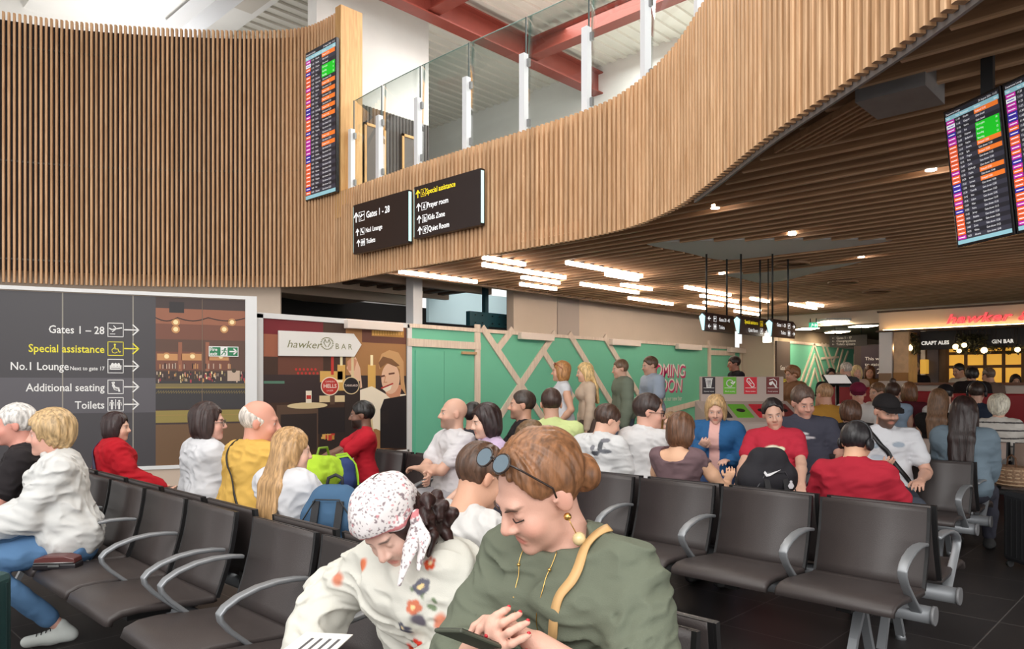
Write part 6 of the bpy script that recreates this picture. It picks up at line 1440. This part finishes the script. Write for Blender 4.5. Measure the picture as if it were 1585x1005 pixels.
M_GOLD = mat('gold', srgb(216, 176, 104), .28, metal=1.); M_PEARL = mat('pearl', srgb(224, 200, 150), .25, coat=.6)
def glasses(J, m_frame, m_lens, up=0., fwd=.0, wid=1.0, name='glasses', lens_r=(.026, .021), tilt=0):
    hd = J['hd']; t = empty(name, (0, 0, 0), 0, J['T']); S = J['S']
    c_, s_ = math.cos(R(tilt)), math.sin(R(tilt))
    def q(x, y, z): return hd(x * wid, .0 + fwd + (y * c_ - z * s_), up + (y * s_ + z * c_))
    for sx in (-1, 1):
        mb = MB(); ring = [q(sx * .033 + lens_r[0] * math.cos(a), .104, lens_r[1] * math.sin(a)) for a in [2 * math.pi * k / 18 for k in range(18)]]
        mb.tube(ring, .0026 * S, 6, closed=True); mb.build('rim', m_frame, t)
        mb = MB(); mb.add(ring, [tuple(range(18))]); o = mb.build('lens', m_lens, t); o.modifiers.new('thickness', 'SOLIDIFY').thickness = .002
        mb = MB(); mb.tube([q(sx * (.033 + lens_r[0]), .104, .004), q(sx * .077, .085, .004), q(sx * .083, .0, .002), q(sx * .082, -.02, -.012)], .0024 * S, 6); mb.build('temple', m_frame, t)
    mb = MB(); mb.tube([q(-.008, .106, .004), q(0, .109, .007), q(.008, .106, .004)], .0024 * S, 6); mb.build('bridge', m_frame, t)
    return t
M_DKF = flat((30, 26, 26), .25); M_LENSD = mat('dark_lens', srgb(40, 46, 52), .08, coat=.8); M_LENSC = M_GLASS
# ---- green-blouse woman: details
J = JN['green']; hd = J['hd']; S = J['S']
glasses(J, flat((48, 36, 32), .25), mat('blue_grey_lens', srgb(96, 116, 130), .06, coat=1.), up=.040, fwd=.012, wid=1.10, name='sunglasses', lens_r=(.027, .021), tilt=58)
for q in (-1, 1):
    e = ball('earring', hd(q * .083, .004, -.040), .0085 * S, M_GOLD, J['T']); mb = MB(); mb.tube([hd(q * .083, .004, -.047), hd(q * .086, .004, -.085)], .0012, 6); mb.build('earring_wire', M_GOLD, e); ball('earring_drop', hd(q * .088, .004, -.098), .015 * S, M_PEARL, e)
    mb = MB(); mb.tube([hd(q * (.017 + .030 * k / 6), .098 - .010 * (k / 6) ** 2 - .006 * abs(k - 3) / 3, -.0035 - .003 * math.sin(k / 6 * math.pi)) for k in range(7)], .0016 * S, 6); mb.build('eyelashes', flat((44, 30, 26)), J['T'])
    mb = MB(); mb.tube([hd(q * (.013 + .036 * k / 6), .1005 - .014 * (k / 6) ** 2, .0185 + .007 * math.sin(k / 6 * math.pi * .8)) for k in range(7)], [.0012 * S, .0022 * S, .0026 * S, .0026 * S, .0022 * S, .0016 * S, .0008 * S], 6); mb.build('eyebrow', flat((74, 50, 38)), J['T'])
ch, sd, up_, f_ = J['chest'], J['sd'], J['up'], J['fwd']; s = J['s']
strap(J, [J['sho'][0] + np.array((.06, .0, .09)) * s, J['sho'][0] + np.array((.075, .12, -.02)), ch - sd * .035 + f_ * .16 - up_ * .1, J['hip'] + sd * .03 + f_ * .16 + up_ * .08], .022, .004, mat('tan_leather', srgb(206, 166, 112), .5), 'bag_strap', 'tan leather shoulder strap')
for k, x in enumerate((-.055, .055)):
    P_, N_ = wrap(J, [J['nk'] + f_ * .10 + sd * x * .9, ch + f_ * .16 + sd * x * .75 - up_ * .02, ch + f_ * .18 + sd * x * .7 - up_ * .14], .003)
    for _ in range(8): P_ = [P_[0]] + [(P_[i - 1] + P_[i] * 2 + P_[i + 1]) / 4 for i in range(1, len(P_) - 1)] + [P_[-1]]
    P_ = [p + n_ * .003 for p, n_ in zip(P_, N_)]; mb = MB(); mb.tube(P_, .0012, 5); c = mb.build('necklace', M_GOLD, J['T'])
    for j in range(6, len(P_), 9): ball('necklace_bead', P_[j], .0042, M_GOLD, c)
for (tp, pv, r_, i) in J['tips']:           # red nails
    d = unit(tp - pv); mb = MB(); n_ = np.array((0, .2, 1.)); n_ = unit(n_ - (n_ @ d) * d); mb.add(*uvs(tp + n_ * r_ * .5 + d * r_ * .2, r_ * .72, 5, 8), smooth=True); o = mb.build('fingernail', flat((196, 40, 52), .25), J['T'])
# phone in her hands
wl, wr = J['wri']; M4 = J['T'].matrix_basis
mid = (wl + wr) / 2 + np.array((0, .11, .035)); t = empty('smartphone', M4 @ Vector(mid), J['T'].rotation_euler.z); tag(t, 'dark smartphone in a grey-green case held by the woman in sage green', 'phone')
mb = MB(); mb.box((-.037, -.075, -.005), (.037, .075, .004), M=Matrix.Rotation(R(28), 4, 'X') @ Matrix.Rotation(R(12), 4, 'Y')); mb.build('case', flat((74, 78, 66), .4), t, bevel=.004)
mb = MB(); mb.box((-.033, -.070, .0042), (.033, .070, .005), M=Matrix.Rotation(R(28), 4, 'X') @ Matrix.Rotation(R(12), 4, 'Y')); mb.build('screen', flat((20, 22, 26), .1), t)
# ---- headscarf woman
J = JN['hat']; hd = J['hd']; S = J['S']; HR = J['HR']; rs = lambda *r: np.array(r) * S
K = Sdf(); K.ell(hd(0, -.008, .058), rs(.104, .122, .096), HR, .02); K.half(hd(0, .045, .035), HR @ V3(0, .30, -1), .012)
K.cone(hd(-.09, .05, .045), hd(.09, .05, .045), .012 * S, .012 * S, .03)
def scarf_col(P):
    c = np.tile(np.array(srgb(228, 222, 222)), (len(P), 1)); L = ((P - J['hc']) @ HR) / S
    n = vnoise(L * 170 + 3); n2 = vnoise(L * 120 + 20)
    c[n > .40] = srgb(140, 126, 130); c[n2 > .66] = srgb(206, 140, 146); e = np.abs(L[:, 2] - .3 * L[:, 1] - .028) < .006; c[e] = srgb(206, 130, 134); return c
def sdisp(P): L = ((P - J['hc']) @ HR) / S; return vnoise(np.stack([L[:, 0] * 12, L[:, 1] * 10 + L[:, 2] * 16, L[:, 2] * 6], 1)) * .006 + (np.abs(vnoise(L * 17 + 7)) - .2) * .006
sdf_obj('headscarf', K, .0036, M_CLOTH, J['T'], sdisp, scarf_col)
K = Sdf(); kn = hd(-.098, .0, .012); K.ell(kn, rs(.022, .026, .022), HR, .01); K.chain([kn, kn + np.array((-.03, .05, -.07)), kn + np.array((-.02, .08, -.16))], [.016, .024, .008], .01, (0, 1, .3), .4); K.chain([kn, kn + np.array((-.05, .02, -.05)), kn + np.array((-.06, .05, -.12))], [.014, .022, .008], .01, (0, 1, .3), .4)
sdf_obj('scarf_tails', K, .0036, M_CLOTH, J['T'], None, scarf_col)
K = Sdf(); rr = random.Random(2)
for k in range(16):
    a = hd(-.07, -.07, -.02); b = a + np.array((rr.uniform(-.10, -.02), rr.uniform(-.06, .06), rr.uniform(-.08, .04))); c = b + np.array((rr.uniform(-.03, .02), rr.uniform(-.03, .03), rr.uniform(-.06, -.01))); K.chain([a, b, c], [.018, .016, .006], .006)
sdf_obj('curly_ponytail', K, .004, hair_mat((50, 28, 26)), J['T'])
lp = at(486, 1001, 1.72); t = empty('paper_leaflet', lp, R(35)); tag(t, 'white printed leaflet on the lap of the headscarf woman', 'paper'); mb = MB(); mb.box((-.09, -.06, -.001), (.09, .06, .001)); mb.build('sheet', flat((240, 238, 232)), t)
mb = MB()
for k in range(4): mb.box((-.07, -.045 + k * .022, .0012), (.05, -.038 + k * .022, .0016))
mb.build('printing', flat((90, 90, 94)), t)
# ---- straps, glasses, caps, headphones
J = JN['yellow']; strap(J, [J['sho'][0] + V3(.03, .02, .1), J['chest'] - J['fwd'] * .2 + J['up'] * .06, J['hip'] + J['sd'] * .22 - J['fwd'] * .1 + J['up'] * .12], .012, .004, M_BLACK, 'bag_strap', 'thin black strap across the back')
J = JN['redj']; strap(J, [J['sho'][0] + V3(.04, .02, .1), J['chest'] - J['fwd'] * .2 + J['up'] * .0, J['hip'] + J['sd'] * .26 - J['fwd'] * .05 + J['up'] * .05], .05, .005, flat((54, 52, 76), .7), 'bag_strap', 'wide navy strap across the back')
J = JN['cap']; strap(J, [J['sho'][1] + V3(-.03, .02, .1), J['chest'] + J['fwd'] * .2, J['hip'] - J['sd'] * .2 + J['fwd'] * .1 + J['up'] * .08], .035, .005, M_BLACK, 'bag_strap', 'dark strap across the chest')
glasses(JN['specs'], flat((60, 46, 42), .3), M_LENSC); glasses(JN['wht'], M_DKF, M_LENSD)
glasses(JN['walk'], flat((170, 40, 40), .3), flat((150, 36, 36), .2), up=.045, fwd=-.005, wid=1.15, name='sunglasses', tilt=35)
def cap(J, col, brim=True):
    hd, HR, S = J['hd'], J['HR'], J['S']; K = Sdf(); K.ell(hd(0, -.012, .046), np.array((.094, .114, .094)) * S, HR, .02); K.half(hd(0, 0, .036), HR @ V3(0, .08, -1), .006)
    h_ = max(J['h'], .006); c = np.array(srgb(*col)); o = sdf_obj('cap', K, h_, M_CLOTH, J['T'], None, lambda P: np.tile(c, (len(P), 1)))
    K = Sdf(); K.cone(hd(-.04, .09, .042), hd(.04, .09, .042), .05 * S, .05 * S, .01, HR @ V3(0, .25, 1), .14); K.cone(hd(-.03, .125, .034), hd(.03, .125, .034), .045 * S, .045 * S, .01, HR @ V3(0, .25, 1), .14)
    sdf_obj('peak', K, h_, M_CLOTH, o, None, lambda P: np.tile(c * .8, (len(P), 1)))
cap(JN['cap'], (36, 33, 34)); cap(JN['bcap'], (30, 26, 28)); cap(JN['rcap'], (112, 30, 56))
def headphones(J, m):
    hd, S = J['hd'], J['S']; t = empty('headphones', (0, 0, 0), 0, J['T'])
    mb = MB(); mb.tube([hd(.098 * math.cos(a), -.005, .03 + .112 * math.sin(a)) for a in [R(-12 + k * 204 / 20) for k in range(21)]], .009 * S, 8); mb.build('headband', m, t)
    for q in (-1, 1): mb = MB(); mb.tube([hd(q * .082, -.004, -.004), hd(q * .096, -.004, -.004), hd(q * .104, -.004, -.004)], [.040 * S, .042 * S, .034 * S], 18); mb.build('ear_cup', m, t)
headphones(JN['phones'], flat((30, 29, 32), .4)); headphones(JN['navy'], flat((36, 36, 40), .4))
J = JN['polo']; mb = MB(); mb.tube([J['wri'][0] + unit(J['elb'][0] - J['wri'][0]) * .02, J['wri'][0] + unit(J['elb'][0] - J['wri'][0]) * .045], .03, 14); mb.build('wristwatch', M_BLACK, J['T'])
J = JN['nan']                          # lacing on the trainers
for o in [c for c in J['T'].children if c.name.startswith('shoe')]:
    me = o.data; bv = BVHTree.FromPolygons([v.co[:] for v in me.vertices], [p.vertices[:] for p in me.polygons]); cx = sum(v.co.x for v in me.vertices) / len(me.vertices); y0 = min(v.co.y for v in me.vertices)
    mb = MB()
    for k in range(5):
        y = y0 + .11 + k * .022; pts = []
        for x in (-.024, -.012, 0, .012, .024):
            h_ = bv.ray_cast(Vector((cx + x, y + (.01 if x > 0 else 0), .4)), Vector((0, 0, -1)))
            if h_[0]: pts.append(h_[0] + Vector((0, 0, .002)))
        if len(pts) > 2: mb.tube(pts, .0028, 5)
    if mb.v: mb.build('shoelaces', flat((30, 32, 32)), o)
# ---- luggage
def bag_sdf(name, label, cat, loc, rz, prims, h, col, extra=None, disp=.004, rough_mat=None):
    t = empty(name, loc, rz); tag(t, label, cat); K = Sdf(); prims(K); c = np.array(srgb(*col)); sdf_obj('bag_body', K, h, M_CLOTH, t, lambda P: vnoise(P * 14) * disp + (np.abs(vnoise(P * 22 + 4)) - .25) * disp, lambda P: np.tile(c, (len(P), 1)))
    if extra: extra(t)
    return t
def ruck(K): K.cone((-.09, 0, .12), (.09, 0, .12), .115, .115, .05); K.cone((-.07, 0, .30), (.07, 0, .30), .10, .10, .05); K.cone((-.08, -.10, .13), (.08, -.10, .13), .07, .07, .04); K.cone((-.05, 0, .40), (.05, 0, .40), .07, .07, .05)
def ruck_extra(dk, zip_, logo=None):
    def f(t):
        for x in (-.06, .06): mb = MB(); mb.strip([(x, -.185, .06), (x, -.19, .14), (x, -.172, .21), (x, -.13, .30), (x, -.09, .40)], .035, .012, (1, 0, 0)); mb.build('webbing_strap', dk, t)
        mb = MB(); mb.tube([(-.04, .0, .46), (-.035, .01, .50), (0, .015, .515), (.035, .01, .50), (.04, 0, .46)], .009, 8); mb.build('grab_handle', dk, t)
        mb = MB(); mb.tube([(-.15, -.08, .13), (-.13, -.10, .30), (-.06, -.105, .41), (.06, -.105, .41), (.13, -.10, .30), (.15, -.08, .13)], .004, 6); mb.build('zip', zip_, t)
        for x in (-.12, .12): mb = MB(); mb.tube([(x * .7, .1, .42), (x, .16, .34), (x, .15, .18), (x * 1.1, .1, .08)], .018, 8, sx=1.4); mb.build('shoulder_strap', dk, t)
        if logo: logo(t)
    return f
p = at(518, 800, 3.68); bag_sdf('rucksack', 'steel-blue rucksack with black straps on the seat beside the fair-haired girl', 'rucksack', (p.x, p.y, .48), R(-52), ruck, .006, (68, 98, 128), ruck_extra(flat((30, 30, 34), .7), flat((34, 36, 40), .5)))
p = at(532, 726, 6.15); bag_sdf('rucksack', 'navy and lime rucksack on the lap of the man in the red polo', 'rucksack', (p.x, p.y, .60), R(60), lambda K: (K.cone((-.11, 0, .06), (.11, 0, .06), .10, .10, .04), K.cone((-.09, 0, .16), (.09, 0, .16), .09, .09, .04)), .008, (52, 66, 112), lambda t: [(lambda mb, x: (mb.strip([(x, -.11, .02), (x, -.108, .10), (x, -.09, .19), (x, -.03, .262), (x, .06, .25)], .035, .014, (1, 0, 0)), mb.build('lime_strap', flat((166, 216, 40), .6), t)))(MB(), x) for x in (-.1, .09)])
p = at(500, 742, 5.9); bag_sdf('holdall', 'soft lime green holdall in front of the navy and lime rucksack', 'bag', (p.x, p.y, .60), R(20), lambda K: (K.cone((-.14, 0, .12), (.14, 0, .12), .115, .115, .04), K.cone((-.10, 0, .22), (.10, 0, .20), .07, .07, .05)), .008, (176, 212, 60), lambda t: (lambda mb: (mb.tube([(-.08, 0, .27), (-.05, 0, .34), (.05, 0, .34), (.08, 0, .26)], .01, 8), mb.build('carry_handle', flat((120, 150, 40)), t)))(MB()), disp=.01)
def tick(t):
    fr = Frame((-.03, -.128, .41), (1, 0, 0), (0, .1, 1)); mb = MB(); mb.prism([(-.06, .0), (-.045, -.022), (-.02, -.018), (.05, .018), (-.018, -.002), (-.038, -.006), (-.052, .012)], .003, fr, 0, .0); mb.build('logo', flat((226, 226, 228)), t)
    fr = Frame((.08, -.135, .33), (1, 0, 0)); mb = MB(); mb.disc(fr, 0, 0, .02, 0, .004, n=6); mb.disc(fr, 0, .025, .009, 0, .004, n=8); mb.build('logo', flat((206, 206, 210)), t)
p = at(1188, 720, 4.62); bag_sdf('rucksack', 'black rucksack with a white tick logo behind the foreground bench', 'rucksack', (p.x, p.y, .50), R(-38), lambda K: (K.cone((-.10, 0, .13), (.10, 0, .13), .125, .125, .05), K.cone((-.08, 0, .36), (.08, 0, .36), .11, .11, .05), K.cone((-.05, 0, .48), (.05, 0, .48), .075, .075, .05), K.cone((-.08, -.10, .14), (.08, -.10, .14), .075, .075, .04)), .008, (44, 43, 47), ruck_extra(flat((28, 28, 30), .6), flat((60, 60, 64), .5), tick))
def suitcase(loc, rz, w, d, h, col, label, hard=True):
    t = empty('suitcase', loc, rz); tag(t, label, 'suitcase')
    mb = MB(); mb.box((-w / 2, -d / 2, .05), (w / 2, d / 2, h)); mb.build('shell', mat('case_%d_%d_%d' % col, srgb(*col), .6, bump=.2, bscale=40), t, bevel=.035)
    for k in range(5): x = -w * .36 + k * w * .18; mb = MB(); mb.box((x - .008, -d / 2 - .006, .10), (x + .008, d / 2 + .006, h - .05)); mb.build('rib', flat(tuple(int(c * .8) for c in col), .6), t)
    mb = MB(); mb.tube([(-.07, 0, h), (-.065, 0, h + .035), (.065, 0, h + .035), (.07, 0, h)], .011, 8); mb.build('carry_handle', M_BLACK, t)
    for sx in (-1, 1):
        for sy in (-1, 1): mb = MB(); mb.tube([(sx * w * .38 - .012, sy * d * .34, .026), (sx * w * .38 + .012, sy * d * .34, .026)], .026, 14); mb.build('wheel', flat((36, 36, 38), .5), t)
p = at(-62, 900, 3.5); suitcase((p.x, p.y, 0), R(40), .36, .26, .53, (40, 70, 70), 'dark teal suitcase standing at the lower left edge')
p = at(1597, 780, 5.75); suitcase((p.x, p.y, 0), R(44), .34, .24, .60, (34, 34, 37), 'black wheeled suitcase cut by the right edge of the frame')
q = onz(90, 880, .462); t = empty('purse', q, R(-40)); tag(t, 'brown and black clutch purse lying on the left bench seat', 'purse')
mb = MB(); mb.box((-.11, -.05, 0), (.11, .05, .035)); mb.build('black_base', flat((34, 30, 34), .35), t, bevel=.01)
mb = MB(); mb.prism([(-.105, .034), (.105, .034), (.10, .06), (.05, .074), (-.05, .074), (-.10, .06)], .09, Frame((0, .045, 0), (1, 0, 0)), 0, 0); mb.build('brown_flap', mat('oxblood_leather', srgb(92, 48, 46), .35), t, bevel=.006)
mb = MB(); mb.box((-.025, -.058, .02), (.03, -.05, .032)); mb.build('clasp', M_GREY, t)
mb = MB(); mb.tube([(-.1, -.051, .04), (.1, -.051, .04)], .003, 6); mb.build('zip', M_GREY, t)
q = onz(1566, 752, .455); t = empty('wicker_bag', q, R(40)); tag(t, 'woven wicker bag on a taupe bench at the right edge', 'bag')
mb = MB(); mb.tube([(0, 0, 0), (0, 0, .06), (0, 0, .14), (0, 0, .19)], [.11, .125, .13, .12], 20, sx=1.4); mb.build('basket', mat('wicker', srgb(150, 118, 92), .7, noise=.3, scale=60, bump=.8, bscale=90), t)
for z in (.02, .055, .09, .125, .16): mb = MB(); mb.tube([(.172 * math.cos(a) * (1 + .04 * math.sin(a * 14)), .122 * math.sin(a) * (1 + .04 * math.sin(a * 14)), z) for a in [2 * math.pi * k / 60 for k in range(60)]], .008, 6, closed=True); mb.build('weave_band', flat((196, 166, 134)), t)
mb = MB(); mb.tube([(-.08, 0, .18), (-.06, 0, .27), (0, 0, .30), (.06, 0, .27), (.08, 0, .18)], .008, 8); mb.build('carry_handle', flat((110, 76, 54)), t)
# ---- recycling station
d_ = 9.6; o_ = at(1085, 594, d_); fr = Frame((o_.x, o_.y, 0), tuple(rf(1, 0.06))); wR = (1216 - 1085) / F * d_
t = empty('recycling_station', (0, 0, 0)); tag(t, 'taupe four-way recycling station with coloured sign cards', 'recycling bin')
GB = mat('bin_taupe', srgb(176, 158, 148), .5)
zt_ = fr.uv(1150, 583)[1]; zm_ = fr.uv(1150, 621)[1]; zf_ = .98
mb = MB(); mb.rect(fr, 0, 0, wR, zt_, 0, -.08, .08); mb.build('back_panel', GB, t, bevel=.008)
mb = MB(); vs = [fr.p(u, v, n) for u in (-.08, wR + .04) for n, v in ((0, .04), (.62, .04), (.62, zf_ - .02), (.60, zf_), (0, zm_))]; k = 5; mb.add(vs, [tuple(range(k)), tuple(range(2 * k - 1, k - 1, -1))] + [(i, i + k, (i + 1) % k + k, (i + 1) % k) for i in range(k)]); mb.build('cabinet', GB, t)
dk = Frame(fr.p(0, zf_, .60), fr.U, tuple(fr.p(0, zm_, 0) - fr.p(0, zf_, .60)))
CC = [((46, 36, 40), 1097, 'litter'), ((104, 172, 48), 1129.5, 'recycle'), ((206, 34, 50), 1161.5, 'bottle'), ((116, 44, 42), 1196, 'food')]
LL = (fr.p(0, zm_, 0) - fr.p(0, zf_, .60)).length; WC = flat((238, 234, 230))
for i, (c, px, kind) in enumerate(CC):
    u0 = (i + .12) * wR / 4; u1 = (i + .88) * wR / 4
    mb = MB(); mb.rect(dk, u0, LL * .2, u1, LL * .8, 0, .001, .012); l = mb.build('chute_lid', flat(c), t); mb = MB(); mb.disc(dk, (u0 + u1) / 2, LL * .5, .055, 0, .0135); mb.build('chute_hole', flat((22, 18, 18)), l)
    a_ = fr.uv(px, 610); b_ = fr.uv(px, 584); w2 = .085; mb = MB(); mb.rect(fr, a_[0] - w2, a_[1], a_[0] + w2, b_[1], 0, .001, .004); cd_ = mb.build('sign_card', flat(c), t)
    v0, v1 = a_[1], b_[1]; h_ = v1 - v0; cu, cv = a_[0], v0 + h_ * .6; mb = MB(); PT = lambda pts: [(cu + x * .085, cv + y * .085) for x, y in pts]
    mb.line(fr, PT([(-.8, -.62), (.8, -.62)]), .005, 0, .006)
    if kind == 'litter': mb.line(fr, PT([(-.45, .6), (-.3, -.5), (.3, -.5), (.45, .6), (-.45, .6)]), .01, 0, .006); mb.line(fr, PT([(-.55, .78), (.55, .78)]), .012, 0, .006); [mb.line(fr, PT([(x, .45), (x * .8, -.35)]), .007, 0, .006) for x in (-.2, 0, .2)]
    elif kind == 'recycle': mb.line(fr, PT([(.5 * math.cos(a), .1 + .5 * math.sin(a)) for a in [R(20 + k * 15) for k in range(20)]]), .014, 0, .006); mb.line(fr, PT([(.2, .2), (.5, -.05), (.75, .3)]), .014, 0, .006)
    elif kind == 'bottle': mb.line(fr, PT([(-.5, .8), (-.6, .4), (.2, -.5), (.55, -.4), (.55, -.1), (-.2, .85), (-.5, .8)]), .01, 0, .006); mb.line(fr, PT([(-.3, .4), (.1, .0)]), .008, 0, .006)
    else: mb.disc(fr, *PT([(-.35, .05)])[0], .022, 0, .006); mb.line(fr, PT([(-.5, .6), (.1, .75), (.55, .4), (.6, -.2)]), .01, 0, .006); mb.line(fr, PT([(-.1, .3), (.5, -.45)]), .02, 0, .006)
    mb.build('pictogram', WC, cd_)
    text_mesh([({'litter': 'General waste', 'recycle': 'Mixed recycling', 'bottle': 'Plastic bottles', 'food': 'Food waste'}[kind], cu, v0 + h_ * .12, .016, 'CENTER', 0, ('W', .13))], fr, 'card_lettering', [WC], cd_, off=.006)
# ---- red banquettes, menu stand
def banquette(px0, px1, a, zt_, label):
    fr = Frame((a, 0, 0), (0, -1, 0)); u0 = fr.uv(px0, 610)[0]; u1 = fr.uv(px1, 610)[0]; t = empty('banquette', (0, 0, 0)); tag(t, label, 'banquette'); RD = mat('red_vinyl', srgb(150, 26, 34), .45)
    mb = MB(); mb.rect(fr, u0, .12, u1, zt_, 0, -.14, .14); mb.build('back', RD, t, bevel=.03); mb = MB(); mb.rect(fr, u0, .30, u1, .46, 0, -.7, .56); mb.build('seat', RD, t, bevel=.03); mb = MB(); mb.rect(fr, u0 + .02, 0, u1 - .02, .30, 0, -.66, .6); mb.build('plinth', flat((40, 34, 34)), t)
banquette(1274, 1352, 13.1, 1.39, 'red banquette behind the maroon-capped sitter'); banquette(1396, 1462, 13.1, 1.33, 'red banquette before the bar, right of the top-knot woman'); banquette(1472, 1640, 13.1, 1.30, 'red banquette at the far right below the bar counter')
p = at(1296, 590, 11.9); t = empty('menu_stand', (p.x, p.y, 0), R(-46)); tag(t, 'menu stand with a white page among the far crowd', 'stand')
Mx = Matrix.Translation((0, 0, 1.51)) @ Matrix.Rotation(R(34), 4, 'X')
mb = MB(); mb.box((-.2, -.14, -.015), (.2, .14, .012), M=Mx); mb.build('tray', M_BLACK, t); mb = MB(); mb.box((-.18, -.12, .0125), (.18, .12, .016), M=Mx); mb.build('page', glow((250, 244, 240), .35), t)  # page brightness comes from emission in its material, though it is no lamp
mb = MB(); mb.tube([(0, 0, .02), (0, 0, 1.44)], .03, 12); mb.build('pole', M_BLACK, t); mb = MB(); mb.tube([(0, 0, 0), (0, 0, .025)], .2, 20); mb.build('foot', M_BLACK, t)
